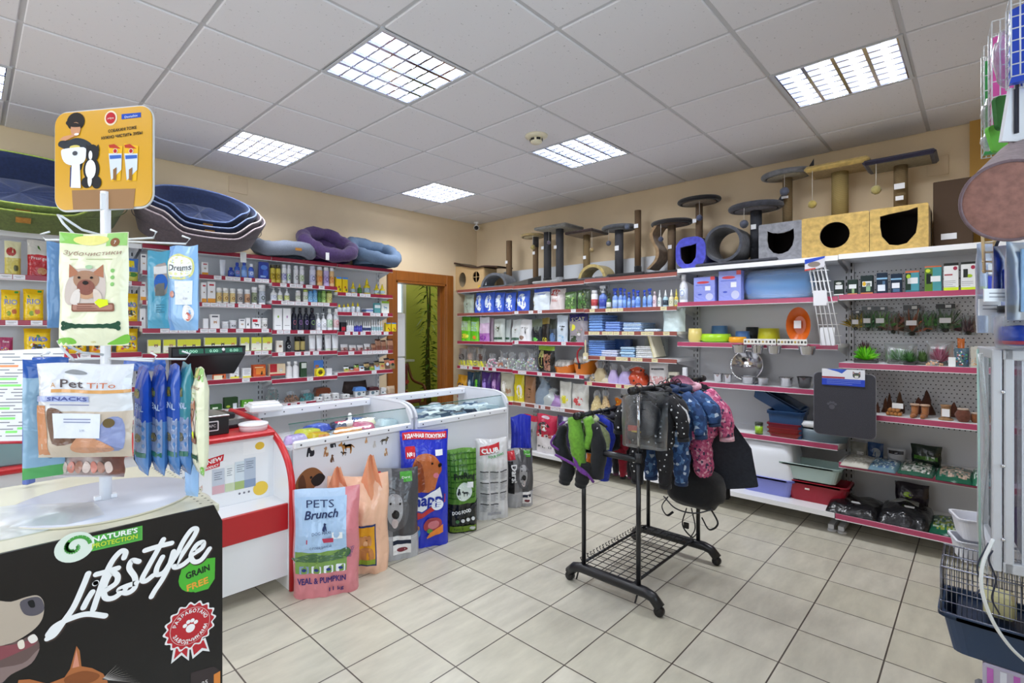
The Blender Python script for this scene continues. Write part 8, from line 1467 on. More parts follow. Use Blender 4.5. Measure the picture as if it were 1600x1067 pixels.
# script lettering drawn as brush strokes
def stroke(pts, w_, m, k):
    P_ = catmull([(*bp(*c3(x, y)), 0) for x, y in pts], 8); L_ = []; R_ = []
    for i in range(len(P_)):
        d = P_[min(i+1, len(P_)-1)]-P_[max(i-1, 0)]; n_ = Vector((-d.y, d.x, 0)).normalized()*w_; L_.append(P_[i]+n_); R_.append(P_[i]-n_)
    for i in range(len(P_)-1): a.poly([(L_[i].x, L_[i].y), (L_[i+1].x, L_[i+1].y), (R_[i+1].x, R_[i+1].y), (R_[i].x, R_[i].y)], fn, m, k)
    for c_ in (P_[0], P_[-1]): a.poly(ell(c_.x, c_.y, w_*.98, n=14), fn, m, k+.0003)
LIFE = [[(478, 470), (450, 540), (400, 650), (345, 730), (295, 800), (258, 822)], [(262, 800), (300, 755), (380, 715), (470, 690), (570, 700)],
 [(500, 570), (475, 610), (452, 655)], [(520, 520), (516, 524)],
 [(672, 385), (680, 355), (655, 350), (610, 400), (570, 480), (530, 590), (505, 665)], [(520, 475), (570, 462), (640, 440)],
 [(575, 560), (630, 520), (635, 480), (600, 470), (565, 540), (570, 600), (620, 600), (680, 550)],
 [(752, 405), (715, 400), (700, 440), (730, 490), (730, 545), (690, 575), (645, 560), (680, 540), (740, 520)],
 [(885, 285), (850, 350), (800, 440), (770, 500), (790, 510), (830, 480)], [(785, 345), (850, 325), (930, 305)],
 [(880, 380), (850, 440), (850, 475), (890, 460), (935, 390)], [(940, 350), (915, 430), (880, 500), (840, 560), (820, 595)],
 [(945, 430), (990, 360), (1050, 270), (1065, 230), (1035, 235), (985, 310), (950, 400), (945, 435), (985, 425), (1030, 390)],
 [(1045, 365), (1095, 330), (1100, 300), (1065, 315), (1035, 370), (1050, 405), (1090, 395), (1135, 335)]]
for st_ in LIFE: stroke([(x+6, y+6) for x, y in st_],   .0072, '#4a3a34|m', .0022)
for n_, st_ in enumerate(LIFE): stroke(st_, .0064, '#efeeee|m', .0030+.0001*n_)
# grain free leaf
PP([c3(975, 490), c3(990, 430), c3(1040, 400), c3(1168, 385), c3(1165, 500), c3(1130, 555), c3(1060, 575), c3(1000, 550)], '#4eae34|m', .001, 0)
x0, z0 = bp(*c3(1070, 482)); a.poly(ell(x0, z0, .046, .044), fn, '#4eae34|m', .0012)
a.text('GRAIN',fn,*bp(*c3(1074,478)),.018,'#1c3018|m',wd=.06,rot=.1,k=.0018,bold=.05);a.text('FREE',fn,*bp(*c3(1072,545)),.018,'#e0a038|m',wd=.055,rot=.1,k=.0018,bold=.05)
# rosette
for pts in ([(945,850),(1030,850),(1025,945),(985,915),(928,962)],[(1030,860),(1115,820),(1138,895),(1100,890),(1045,935)]): PP([c3(*p) for p in pts],'#e8e6e6|m',.001)
for pts in ([(958,858),(1020,862),(1014,925),(985,898),(943,938)],[(1042,862),(1105,832),(1124,880),(1096,875),(1052,915)]): PP([c3(*p) for p in pts],'#b82830|m',.0014)
x0, z0 = bp(*c3(1032, 755)); rr_ = .062
a.poly([(x0+rr_*(1+.07*cos(16*t))*cos(t),z0+rr_*(1+.07*cos(16*t))*sin(t)) for t in (2*pi*k/96 for k in range(96))],fn,'#eceaea|m',.0018);a.poly([(x0+rr_*(.92+.06*cos(16*t))*cos(t),z0+rr_*(.92+.06*cos(16*t))*sin(t)) for t in (2*pi*k/96 for k in range(96))],fn,'#b82830|m',.0022)
a.poly(ell(x0, z0, rr_*.80, n=36), fn, '#e4c8c4|m', .0026); a.poly(ell(x0, z0, rr_*.78, n=36), fn, '#b82830|m', .0029)
for t, s_, up in (('РАЗРАБОТАНО', 1, 1), ('ЗАВОДЧИКАМИ', -1, 0)):
    n_ = len(t)
    for k, ch in enumerate(t):
        an = radians(90 - (k-(n_-1)/2)*14) if up else radians(-90+(k-(n_-1)/2)*14); ri = rr_*(.58 if up else .72)
        a.text(ch, fn, x0+ri*cos(an), z0+ri*sin(an), .0092, '#f2eeee|m', rot=(an-pi/2) if up else (an+pi/2), k=.0034, bold=.04)
for dx,dz,r_ in ((0,-.006,.0115),(-.0135,.006,.0055),(-.005,.0135,.0055),(.005,.0135,.0055),(.0135,.006,.0055)): a.poly(ell(x0+dx,z0+dz,r_,n=12),fn,'#f2eeee|m',.0034)
# dog muzzle, ginger cat, corner picture
PP([c3(-60,640),c3(60,625),c3(140,600),c3(200,590),c3(232,615),c3(240,660),c3(228,720),c3(190,770),c3(120,820),c3(40,860),c3(-60,880)],'#b8a898|m',.0008,1)
PP([c3(110,625),c3(190,598),c3(228,615),c3(238,670),c3(190,700),c3(130,690)],'#5a545c|m',.0012,1);PP([c3(150,625),c3(180,615),c3(190,650),c3(165,655)],'#141214|m',.0018,1)
PP([c3(-60,900),c3(60,850),c3(130,825),c3(185,800),c3(215,870),c3(170,930),c3(80,990),c3(-60,1040)],'#6a5450|m',.0008,1);PP([c3(-60,880),c3(80,855),c3(150,835),c3(200,812),c3(195,850),c3(120,890),c3(-60,960)],'#8a4a50|m',.0014,1);PP([c3(95,845),c3(125,830),c3(133,870),c3(105,880)],'#e8dccc|m',.002,1);PP([c3(150,820),c3(185,800),c3(205,830),c3(170,850)],'#ece4dc|m',.002,1)
PP([c3(-60, 1000), c3(120, 960), c3(190, 900), c3(215, 880), c3(170, 960), c3(60, 1020), c3(0, 1067)], '#8a7470|m', .0009, 1)
PP([c3(380,990),c3(400,920),c3(415,865),c3(432,890),c3(442,975),c3(500,985),c3(560,1015),c3(585,1060),c3(560,1120),c3(300,1140),c3(90,1100),c3(100,1050),c3(160,1045),c3(260,1070),c3(350,1035)],'#b06a3c|m',.001,0)
PP([c3(392,985),c3(415,885),c3(430,975)],'#d89078|m',.0014);PP([c3(350,1040),c3(450,1000),c3(540,1020),c3(500,1060),c3(380,1080)],'#8a4e28|m',.0014,1)
for k in range(9): p,q = bp(*c3(555,1045)),bp(*c3(640+16*k,960+13*k));d = Vector((p[1]-q[1],q[0]-p[0])).normalized()*.0006;a.poly([(p[0]-d.x,p[1]-d.y),q,(p[0]+d.x,p[1]+d.y)],fn,'#c8c0bc|m',.0018)
PP([c3(1035,1010),c3(1160,975),c3(1195,1000),c3(1195,1200),c3(1035,1200)],'#3a3030|m',.001);PP([c3(1160,1020),c3(1195,1000),c3(1195,1200),c3(1160,1200)],'#d8843c|m',.0014)
a.text('25', fn, *bp(*c3(1110, 1075)), .012, '#e8e4e0|m', k=.0016); a.build('board', e)
# revolving stand
SX = onZ(165, 782, TZ); sd = depth(SX)
e = empty('treat_stand', (SX.x, SX.y, TZ), label='white rotating stand with hanging treat packs and a yellow sign', cat='display stand')
U = Vector((cs, -sn, 0)); Fw = Vector((sn, cs, 0)); S = SX.copy()
def sl(px, py, d=None): q = at(px, py, d or sd); return q-Vector((SX.x, SX.y, TZ))
a = MB();a.lathe([(.222,0),(.224,.003),(.222,.006),(0,.006)],'#c4c6d0|s',56);a.tube([(.223*cos(t),.223*sin(t),.003) for t in (2*pi*k/60 for k in range(60))],.003,'#c8c0a8|s',6,closed=True);a.build('base_plate',e)
a = MB();a.box((0,0,.012),(.055,.02,.012),'#e8e8ec|s',b=.002);a.lathe([(.0155,.006),(.0155,.25),(.013,.25),(.013,sl(160,300).z)],'#ecedf2|s',20);a.build('pole',e)
for py, ln in ((376, .2), (560, .2)):                         # wire hook arms
    z = sl(160, py).z; a = MB()
    for an, L_ in ((-.15, .22), (.35, .20), (2.9, .15), (3.6, .15)):
        d = U*cos(an)-Fw*sin(an)*1.0;a.tube([d*.012+Vector((0,0,z)),d*L_+Vector((0,0,z-.004)),d*(L_+.012)+Vector((0,0,z+.012)),d*(L_-.01)+Vector((0,0,z+.02))],.003,'#eceef0|s',8)
    a.tube([Vector((0,0,z+.012))-Fw*.015+U*.005,Vector((0,0,z+.02))-Fw*.06-U*.02,Vector((0,0,z+.05))-Fw*.10-U*.045,Vector((0,0,z+.055))-Fw*.10-U*.055,Vector((0,0,z+.03))-Fw*.10-U*.04,Vector((0,0,z+.0))-Fw*.10-U*.01],.0035,'#d8dce0|s',8)
    a.build('hook_arms', e)
# sign
q0, q1, q2 = at(86, 178, 1.53), at(237, 163, 1.47), at(100, 331, 1.53)
wv = (q1-q0); wl = math.hypot(wv.x, wv.y); ux = Vector((wv.x, wv.y, 0)).normalized(); ht = .292
sg = empty('sign', (0, 0, 0)); sg.parent = e; off = Vector((SX.x, SX.y, TZ)); O_ = Vector((q0.x, q0.y, q0.z-ht))-off
sg_fn = plane(O_-Fw*.0, ux, (0, 0, 1))
a = MB();a.prism(rrect(-.004,-.006,wl+.004,ht+.004,.045,8)[:9]+rrect(-.004,-.006,wl+.004,ht+.004,.045,8)[9:],plane(O_+Fw*.003,ux,(0,0,1)),.004,'#c8ccd0|s')
a.prism(rrect(0, 0, wl, ht, .038, 8), sg_fn, .003, '#d09a08|s')
W_ = wl; H_ = ht; s8 = lambda x, y: ((x-62)/(462-62)*W_, H_-(y-(60-(x-62)*.075))/(468-50)*H_)
def sp(pts, m, k, sm=1): q = [s8(*p) for p in pts]; a.poly(smooth_loop(q, 3) if sm else q, sg_fn, m, k)
sp([(135, 390), (398, 378), (390, 462), (140, 472)], '#9a7450|m', .0008, 0)
def se(x, y, rx, ry, m, k): q = s8(x, y); a.poly(ell(q[0], q[1], rx/400*W_, ry/400*W_, 18), sg_fn, m, k)
sp([(120,175),(150,165),(185,170),(218,192),(205,215),(185,230),(175,300),(135,300),(118,225),(78,200),(85,178)],'#2a3038|m',.0008)
sp([(128, 290), (142, 290), (144, 375), (126, 375)], '#2c3c70|m', .0010, 0)
se(152,95,38,32,'#1a1414|m',.0012);se(122,100,12,9,'#1a1414|m',.0014);se(152,128,21,25,'#c8906c|m',.0018);sp([(134,108),(150,100),(172,108),(170,118),(136,118)],'#1a1414|m',.0022)
sp([(85, 172), (100, 160), (145, 150), (160, 146), (160, 153), (110, 178)], '#c8906c|m', .0026, 0); se(158, 150, 10, 4, '#f0f0f4|m', .003)
sp([(92,225),(110,212),(188,206),(198,230),(188,270),(140,284),(104,268)],'#e4e8ee|m',.0030);sp([(138,278),(172,278),(176,380),(134,380)],'#e8eaf0|m',.0034,0);se(152,232,11,8,'#4a4c54|m',.0038);se(150,205,22,7,'#d8c86a|m',.0028)
se(218,300,34,42,'#1c1c20|m',.0016);se(200,355,24,20,'#1c1c20|m',.0016);se(240,355,20,22,'#1c1c20|m',.0018);se(222,232,28,32,'#1c1c20|m',.0022);sp([(232,215),(248,192),(252,222)],'#1c1c20|m',.0020,0);sp([(200,215),(196,192),(212,205)],'#1c1c20|m',.0020,0)
se(216, 300, 22, 34, '#e8e8ea|m', .0026); se(216, 240, 8, 16, '#ececec|m', .0028); se(213, 345, 9, 24, '#e8e8ea|m', .003)
for cx_,cy_,rx_,m_,k_ in ((298,82,26,'#ecdcc0|m',.001),(298,82,20,'#b8202c|m',.0016)): x_,z_ = s8(cx_,cy_);a.poly(ell(x_,z_,rx_/400*W_,n=20),sg_fn,m_,k_)
a.text('pedigree', sg_fn, *s8(298, 86), .0055, '#f0e8dc|m', wd=.022, k=.002)
sp([(342,66),(420,60),(420,80),(342,88)],'#1c48b0|m',.001,0);a.text('DentaStix',sg_fn,*s8(381,80),.0065,'#e4ecf4|m',wd=.045,k=.0016,rot=.05)
a.text('СОБАКАМ ТОЖЕ',sg_fn,*s8(345,136),.0085,'#2a2420|m',wd=.098,k=.0012,rot=.05,bold=.05);a.text('НУЖНО ЧИСТИТЬ ЗУБЫ',sg_fn,*s8(342,162),.0085,'#2a2420|m',wd=.142,k=.0012,rot=.05,bold=.05)
for x_ in (318,382): sp([(x_-30,200 if x_ < 350 else 190),(x_+28,200),(x_+20,345),(x_-18,350)],'#e8b420|m',.0012,0);sp([(x_-28,232),(x_+26,232),(x_+24,300),(x_-18,345)],'#d4dcea|m',.0018,0);sp([(x_-28,196),(x_-5,192),(x_+22,212),(x_-25,208)],'#b83820|m',.0018,0);sp([(x_-24,240),(x_+24,238),(x_+24,252),(x_-22,256)],'#3a64b8|m',.0024,0);qx,qz = s8(x_,222);a.poly(ell(qx,qz,.008,n=12),sg_fn,'#e8dcc8|m',.0024);a.poly(ell(qx,qz,.006,n=12),sg_fn,'#b8202c|m',.003);sp([(x_-8,300),(x_+6,290),(x_+4,345),(x_-8,345)],'#8a6238|m',.003,0)
a.build('sign_board', sg)
a = MB(); c_ = sl(161, 315, 1.49); a.box((c_.x, c_.y, c_.z), (.014, .012, .05), '#e0e2e8|s', b=.002); a.build('sign_clip', sg)

# hanging packs: each is a flat film pack hung on a hook
def pack(name, px0, px1, pyt, pyb, d, yaw, col, art, label, t=.03, cat='treat pack', tint=None, seed=0, n=(14, 20), sag=0, wmul=1.0):
    c = at((px0+px1)/2, (pyt+pyb)/2, d); w_ = (px1-px0)/F*d/max(.35, abs(cos(yaw)))*wmul; h = (pyb-pyt)/F*d; zb_ = CZ-(pyb-PY)/F*d
    e = empty(name, (c.x, c.y, zb_), -YAW+yaw, label=label, cat=cat, group=None); P = bagfn(w_, h, t, seed=seed, top=.2, wrk=1.4, nip=.02)
    def T(x, z, side, k=0):
        V = min(1, max(0, z/h)); q = P(x, z, side, k); return Vector((q.x, q.y*min(1, V/.12+.02)*1.0, q.z))
    a = MB(); cc = col if callable(col) else (lambda u, v: col)
    a.grid(lambda u,v: T((u-.5)*w_,v*h,-1),n[0],n[1],lambda u,v: cc(u*2-1,v));a.grid(lambda u,v: T((.5-u)*w_,v*h,1),n[0],n[1],lambda u,v: cc(1-2*u,v))
    fn = lambda x, z, k=0: T(x, z, -1, k)
    if art: art(a, fn, w_, h)
    a.build('pouch', e); return e
def yorkie(small=False, back=False):
    def f(a, fn, w, h):
        m = .02
        a.poly(rect(-w*.49,h*.90,-w*.15,h*.995),fn,'#8cc860|f',.0006,m);a.poly(rect(w*.2,h*.88,w*.49,h*.995),fn,'#9ccc78|f',.0006,m);a.poly(ell(-.02*w,h*.94,w*.26,h*.045),fn,'#e8e088|f',.001,m);a.poly(ell(w*.33,h*.91,w*.065,w*.065),fn,'#8a5a3a|m',.0014);a.text('7',fn,w*.33,h*.895,h*.03,'#f0f0ec|m',k=.002)
        a.text('Зубочистики',fn,-.0*w,h*.80,h*.038,'#9a7a6a|m',wd=w*.84,shear=.3,k=.002);lines(a,fn,-.3*w,.3*w,h*.76,1,.01,'#b8c090|m',k=.0014)
        a.poly(smooth_loop([(-.34*w,h*.36),(-.38*w,h*.5),(-.3*w,h*.62),(-.22*w,h*.68),(.12*w,h*.68),(.2*w,h*.6),(.2*w,h*.44),(.1*w,h*.36)]),fn,'#cfc0b8|m',.001,m)
        for d in (-1, 1): a.poly([(-.07*w+d*.25*w, h*.6), (-.07*w+d*.24*w, h*.72), (-.07*w+d*.08*w, h*.64)], fn, '#b07458|m', .0016)
        a.poly(ell(-.07*w,h*.585,w*.19,h*.085),fn,'#a88068|m',.002,m);a.poly(ell(-.07*w,h*.52,w*.13,h*.07),fn,'#8a5448|m',.0026,m);a.poly(ell(-.07*w,h*.475,w*.16,h*.06),fn,'#c49878|m',.0022,m);a.poly(ell(-.07*w,h*.56,w*.045,h*.018),fn,'#1c1414|m',.0034)
        for d in (-.16, .02): a.poly(ell(d*w, h*.605, w*.022, h*.011), fn, '#1c1414|m', .0034)
        a.poly(smooth_loop([(-.3*w,h*.38),(-.26*w,h*.47),(-.16*w,h*.5),(-.18*w,h*.37)]),fn,'#e0d6d0|m',.0028,m);a.poly(smooth_loop([(.16*w,h*.38),(.14*w,h*.47),(.04*w,h*.5),(.06*w,h*.37)]),fn,'#d8c8bc|m',.0028,m);a.poly(ell(-.02*w,h*.70,w*.05,h*.018),fn,'#a8c8a0|m',.003)
        a.poly([(.06*w, h*.385), (.14*w, h*.335), (.26*w, h*.36), (.25*w, h*.405), (.12*w, h*.415)], fn, '#dcec20|m', .0045)
        a.poly(rrect(-.28*w,h*.30,.34*w,h*.375,.006),fn,'#8a5a48|m',.0024);a.poly(rrect(-.26*w,h*.315,.32*w,h*.362,.005),fn,'#b08070|m',.003);lines(a,fn,-.2*w,.26*w,h*.345,2,h*.018,'#7a4c40|m',k=.0036)
        for k in range(3): a.poly(ell(.30*w, h*(.66-.06*k), w*.03, h*.018), fn, '#8ac070|m', .001)
        bone = []
        for k in range(40):
            t_ = 2*pi*k/40;x = .38*w*cos(t_);r_ = (.018+.022*(abs(cos(t_))**6)+.004*sin(22*t_)*(abs(cos(t_)) < .8))*h;bone.append((x,h*.175+(r_ if sin(t_) >= 0 else -r_)*(1-.5*(abs(cos(t_)) > .985))))
        a.poly(bone, fn, '#1e4a34|m', .002, m); 
        for d in (-.40, .38):
            for s_ in (-1, 1): a.poly(ell(d*w, h*.175+s_*h*.020, w*.035, h*.022), fn, '#1e4a34|m', .0024)
        a.poly(smooth_loop([(-.49*w,h*.01),(-.25*w,h*.02),(-.3*w,h*.07),(-.49*w,h*.06)]),fn,'#7cc048|f',.001,m);a.poly(smooth_loop([(.2*w,h*.01),(.49*w,h*.02),(.49*w,h*.1),(.3*w,h*.05)]),fn,'#7cc048|f',.001,m);a.text('100%',fn,0,h*.025,h*.016,'#c8b848|m',k=.002)
    return f
CR = '#e6e6c8|f'
pack('treat_pack',94,200,364,540,1.37,.05,CR,yorkie(),'cream treat pack with a terrier face and a green bone, centre of the stand',seed=2,t=.02)
pack('treat_pack', 84, 104, 380, 512, 1.47, .9, '#6a94c4|f', None, 'blue treat pack edge behind the upper cream pack', seed=3, t=.02)
def blue_back(a,fn,w,h): a.poly(smooth_loop([(-.1*w,h*.62),(-.05*w,h*.8),(.2*w,h*.84),(.4*w,h*.8),(.42*w,h*.45),(-.05*w,h*.45)]),fn,'#a89c98|m',.001,.02);a.poly(rect(-.1*w,h*.7,.42*w,h*.8),fn,'#e0dcdc|m',.002,.02);a.poly(ell(.18*w,h*.58,w*.28,h*.12),fn,'#2a62b8|m',.0026,.02);a.poly(rect(-.04*w,h*.42,.36*w,h*.58),fn,'#6a6a68|m',.0034,.02);lines(a,fn,.0,.34*w,h*.3,4,h*.03,'#3a7a94|m',k=.002)
pack('treat_pack', 229, 268, 392, 513, 1.62, -.1, '#4a9cbc|f', blue_back, 'teal blue treat pack behind the light blue one', seed=5, t=.02)
def dreams(a, fn, w, h):
    m = .02;a.poly(smooth_loop([(-.4*w,h*.72),(-.36*w,h*.84),(-.1*w,h*.9),(.2*w,h*.88),(.44*w,h*.82),(.44*w,h*.66),(.2*w,h*.6),(-.2*w,h*.6),(-.38*w,h*.64)]),fn,'#d8d890|f',.0008,m);a.poly(smooth_loop([(-.36*w,h*.72),(-.32*w,h*.83),(-.1*w,h*.87),(.2*w,h*.86),(.41*w,h*.80),(.40*w,h*.68),(.2*w,h*.63),(-.2*w,h*.63),(-.34*w,h*.66)]),fn,'#f0f2f4|f',.0014,m)
    a.text('Dreams',fn,.04*w,h*.70,h*.075,'#2c2c34|m',wd=w*.74,shear=.15,rot=.04,k=.0026);a.poly(rect(-.1*w,h*.30,.44*w,h*.58),fn,'#e4e8f0|m',.0022,m);lines(a,fn,-.02*w,.36*w,h*.5,2,h*.05,'#a0a4b0|m',k=.0028);a.text('5,20',fn,.28*w,h*.36,h*.025,'#8a8c98|m',k=.003)
    a.poly(ell(.3*w,h*.2,w*.17,h*.10),fn,'#e6e4e4|f',.002,m);a.poly(ell(.33*w,h*.16,w*.08,h*.05),fn,'#c8685c|f',.0028,m);a.poly(ell(-.22*w,h*.42,w*.09,h*.04),fn,'#c88878|f',.002,m)
pack('treat_pack',258,316,384,516,1.36,-.35,lambda u,v: '#8ab4e0|f' if u > -.6 else '#6a98d0|f',dreams,'light blue treat pack with handwritten style lettering on a white cloud',seed=7,t=.03)
def appetito(a, fn, w, h):
    m = .02
    a.poly(rect(-.5*w, h*.70, .5*w, h*.985), fn, '#dcdee6|f', .0004, m); a.poly(rect(-.49*w, h*.03, -.36*w, h*.56), fn, '#c88860|f', .001, m)
    a.poly(smooth_loop([(-.3*w,h*.16),(-.34*w,h*.5),(-.22*w,h*.52),(-.1*w,h*.4),(-.02*w,h*.2)]),fn,'#6a4a3a|f',.001,m);a.poly(smooth_loop([(-.1*w,h*.1),(.0,h*.24),(.2*w,h*.2),(.35*w,h*.12),(.3*w,h*.07),(0,h*.05)]),fn,'#c89070|f',.0016,m);a.poly(smooth_loop([(.18*w,h*.12),(.24*w,h*.4),(.42*w,h*.42),(.44*w,h*.1)]),fn,'#8a94c0|f',.001,m);a.poly(ell(.3*w,h*.38,w*.06,h*.05),fn,'#6a5a3c|f',.0022)
    for k, (x_, c_) in enumerate(((-.28, '#c89048'), )): a.text('A', fn, x_*w, h*.75, h*.05, c_+'|m', k=.0024)
    a.text('Pet',fn,-.09*w,h*.75,h*.085,'#5a4e50|m',wd=w*.27,k=.0024,bold=.02);a.text('TiTo',fn,.23*w,h*.75,h*.06,'#c8704a|m',wd=w*.28,k=.0024)
    a.poly(smooth_loop([(-.18*w,h*.90),(-.1*w,h*.935),(.02*w,h*.92),(.06*w,h*.895),(-.04*w,h*.885)]),fn,'#8a8c90|m',.0018,m);a.poly(rect(-.3*w,h*.695,.5*w,h*.73),fn,'#dca468|f',.0018,m);a.poly(rect(-.49*w,h*.60,.1*w,h*.66),fn,'#a4b0dc|f',.0014,m);a.text('SNACKS',fn,-.13*w,h*.612,h*.038,'#4a5494|m',wd=w*.42,k=.0024,bold=.04);lines(a,fn,-.3*w,.1*w,h*.57,1,.01,'#8a8cb0|m',k=.002)
    a.poly(rect(-.27*w,h*.22,.22*w,h*.48),fn,'#e4e7f2|m',.003,m);lines(a,fn,-.15*w,.12*w,h*.42,2,h*.03,'#8a90b0|m',k=.0036);a.text('3,95',fn,.03*w,h*.29,h*.022,'#9aa0b8|m',k=.004)
pack('treat_pack',62,206,568,714,1.30,.05,lambda u,v: '#d8d8dc|f' if v > .5 else '#c8b8a8|f',appetito,'large white snack pouch with orange and violet print on the lower tier',seed=11,t=.04)
pack('treat_pack',52,92,560,745,1.42,.75,lambda u,v: ('#2c5cb0|f' if v > .85 else ('#8cb0cc|f' if v > .12 else '#5aa860|f')),lambda a,fn,w,h: (a.poly(ell(.1*w,h*.3,w*.2,h*.14),fn,'#3a4460|f',.001,.02),lines(a,fn,-.2*w,.35*w,h*.7,5,h*.05,'#5a80a8|m',k=.001)),'blue grey treat pack at the left of the large snack pouch',seed=12,t=.03)
pack('treat_pack',80,196,700,745,1.46,.0,lambda u,v: '#b89890|clear',lambda a,fn,w,h: [a.poly(ell(w*(-.35+.1*k),h*.4,w*.05,h*.2),fn,['#a87868|f','#d8c4bc|f','#c87868|f'][k % 3],.001+1e-4*k) for k in range(8)],'clear treat pack with pinkish sticks below the large snack pouch',seed=13,t=.04)
pack('treat_pack', 52, 100, 558, 596, 1.62, .1, '#3056a8|f', None, 'dark blue pack top behind the white snack pouch', seed=14, t=.02)
def dent(c1, c2):
    def f(a, fn, w, h):
        m = .02;a.poly(ell(.02*w,h*.745,w*.24,h*.045),fn,'#6a7a3c|f',.001,m);a.poly(ell(.06*w,h*.74,w*.15,h*.028),fn,'#8a7830|f',.0016,m)
        a.text('DENTAL',fn,.12*w,h*.60,h*.055,'#b4c8e8|m',wd=w*.66,bold=.03,k=.0016);a.poly([(-.49*w,h*.01),(-.30*w,h*.06),(-.22*w,h*.53),(-.49*w,h*.52)],fn,'#e4e2e2|f',.0014,m);a.poly(rect(-.22*w,h*.2,.49*w,h*.52),fn,'#8494b8|f',.001,m);a.poly(ell(.1*w,h*.34,w*.22,h*.04),fn,'#7a7048|f',.002,m);a.poly(rect(-.24*w,h*.17,.49*w,h*.215),fn,'#1c6458|f',.002,m);lines(a,fn,-.1*w,.4*w,h*.46,1,.01,'#46527c|m',k=.0016)
    return f
for k,(x0,x1,c_,d_) in enumerate(((206,242,'#1c4ab0|f',1.40),(232,266,'#2048a8|f',1.385),(258,288,'#2c54b0|f',1.37),(279,304,'#3a8494|f',1.355))):
    pack('treat_pack',x0,x1,573-2*k,738,d_,-.75,(lambda cc: lambda u,v: cc if v > .5 else '#4c7cb8|f')(c_),dent(0,0),f'upright dental stick pack with a white edge, {ORD[k]} from the left of the fan',seed=20+k,t=.03,wmul=1.25)
pack('treat_pack',293,332,574,740,1.33,-.85,CR,yorkie(),'narrow seen cream terrier treat pack at the right end of the lower tier',seed=31,t=.03)
pack('treat_pack', 190, 262, 560, 580, 1.62, -.1, '#2c5cb4|f', None, 'dark blue pack tops at the back right of the lower tier', seed=33, t=.02)
pack('treat_pack', 288, 312, 700, 775, 1.5, -.3, '#9cc0e8|f', None, 'pale blue pack hanging low at the right of the stand', seed=35, t=.02)
# clear sheet lying on the table, price list and folder behind
e = empty('plastic_sleeve',(SX.x-.28,SX.y-.03,TZ+.002),label='clear plastic sleeve lying on the cream table at the left edge',cat='sleeve');a = MB();a.grid(lambda u,v: Vector(((u-.5)*.5,(v-.5)*.3,.006+.006*sin(7*u+5*v))),16,10,'#dfeaee|haze');a.build('sleeve',e)
q = at(35,690,1.95);e = empty('price_list',(q.x,q.y,q.z),-YAW+.1,label='white price list with green and orange highlights in a red frame',cat='price list')
a = MB();fn = plane((0,0,0),(1,0,0),(0,.25,1));a.prism([(-.28,0),(.12,0),(.09,.36),(-.28,.34)],fn,.004,'#e4e6ea|m');r_ = random.Random(4)
for k in range(26):
    z_ = .02+.0125*k; x_ = -.26
    while x_ < .06:
        L_ = r_.uniform(.04,.12);c_ = r_.choice(['#8a8c94|m']*5+['#8ee87c|m','#f09a6a|m']);hh = .004 if c_[1] == '8' and c_[2] == 'a' else .0085;a.poly(rect(x_,z_,min(.09,x_+L_),z_+hh),fn,c_,.0006);x_ += L_+r_.uniform(.01,.06)
a.build('sheet',e);a = MB();a.tube([Vector((-.29,0,0)),Vector((-.29,.085,.34))],.006,'#b02434|s',6);a.tube([Vector((.10,.085,.35)),Vector((.13,0,0))],.007,'#b02434|s',6);a.tube([Vector((-.16,-.01,-.02)),Vector((-.28,.05,.2))],.009,'#b02434|s',6);a.tube([Vector((-.29,0,-.002)),Vector((.13,0,-.002))],.006,'#b02434|s',6);a.build('frame',e)
q = at(45,735,1.63);e = empty('folder',(q.x,q.y,TZ),-YAW,label='blue upright folder edge left of the treat stand',cat='folder');a = MB();a.box((0,0,.14),(.02,.03,.26),'#5468b0|s',b=.003);a.build('cover',e)
a = MB();a.box((0,0,.07),(.7,.22,.14),'#7f9ca0|s',b=.006);a.build('storage_box',loc=(-4.9,-1.9,.871),rz=-.1,label='grey green box with a pale lid below the price list',cat='box')

# ---------------------------------------------------------------- rack of pet carriers, cages and toys at the right edge
RB = Vector((-3.2, -5.14, 0))
def rx(px, py, y=-5.1): return onY(px, py, y)
e = empty('grid_wall', (-3.3, -5.42, 0), label='white wire grid wall carrying the hanging goods at the right edge', cat='display grid')
a = MB()
for k in range(24): x = 2.2*k/23; a.tube([(x, 0, .1), (x, 0, 2.5)], .0035, '#e4e6ea|s', 6)
for k in range(22): z = .15+.11*k; a.tube([(0, 0, z), (2.2, 0, z)], .0035, '#e4e6ea|s', 6)
a.build('mesh', e)
for x in (0, 2.2): a = MB(); a.tube([(x, 0, 0), (x, 0, 2.52)], .014, '#e4e6ea|s', 8); a.build('post', e)
# dusty pink cylinder house
q = at(1574, 316, 1.30); r0 = 61/F*1.30
e = empty('pet_tunnel', q, -YAW-.35, label='dusty pink plush pet tunnel hanging with its round end towards the shop', cat='pet tunnel')
e.rotation_euler = (0, 0, -YAW-.45); a = MB(); D_ = .22
f = lambda u, v: Vector((r0*1.02*cos(2*pi*u)+.13*v, D_*v-.02, r0*1.02*sin(2*pi*u)*(1+.02*sin(6*pi*u))+.12*v))
a.grid(f, 40, 10, '#8f7c80|b', wrap=True); a.build('shell', e)
a = MB();a.grid(lambda u,v: Vector((r0*.98*v*cos(2*pi*u),-.02-.012*(1-v**3),r0*.98*v*sin(2*pi*u))),40,8,'#8c6258|b',wrap=True);a.build('end_panel',e)
a = MB();a.tube([(r0*1.0*cos(t),-.022,r0*1.0*sin(t)) for t in (2*pi*k/48 for k in range(48))],.004,'#6e5a60|b',6,closed=True);a.build('piping',e)
a = MB();fn = plane((.04,-.045,-.0),(1,0,-.35),(.35,0,1));a.prism(rect(0,0,.07,.035),fn,.002,'#e0dee2|m');a.text('20,90',fn,.05,.012,.009,'#5a5a64|m',k=.0006);a.build('price_tag',e)
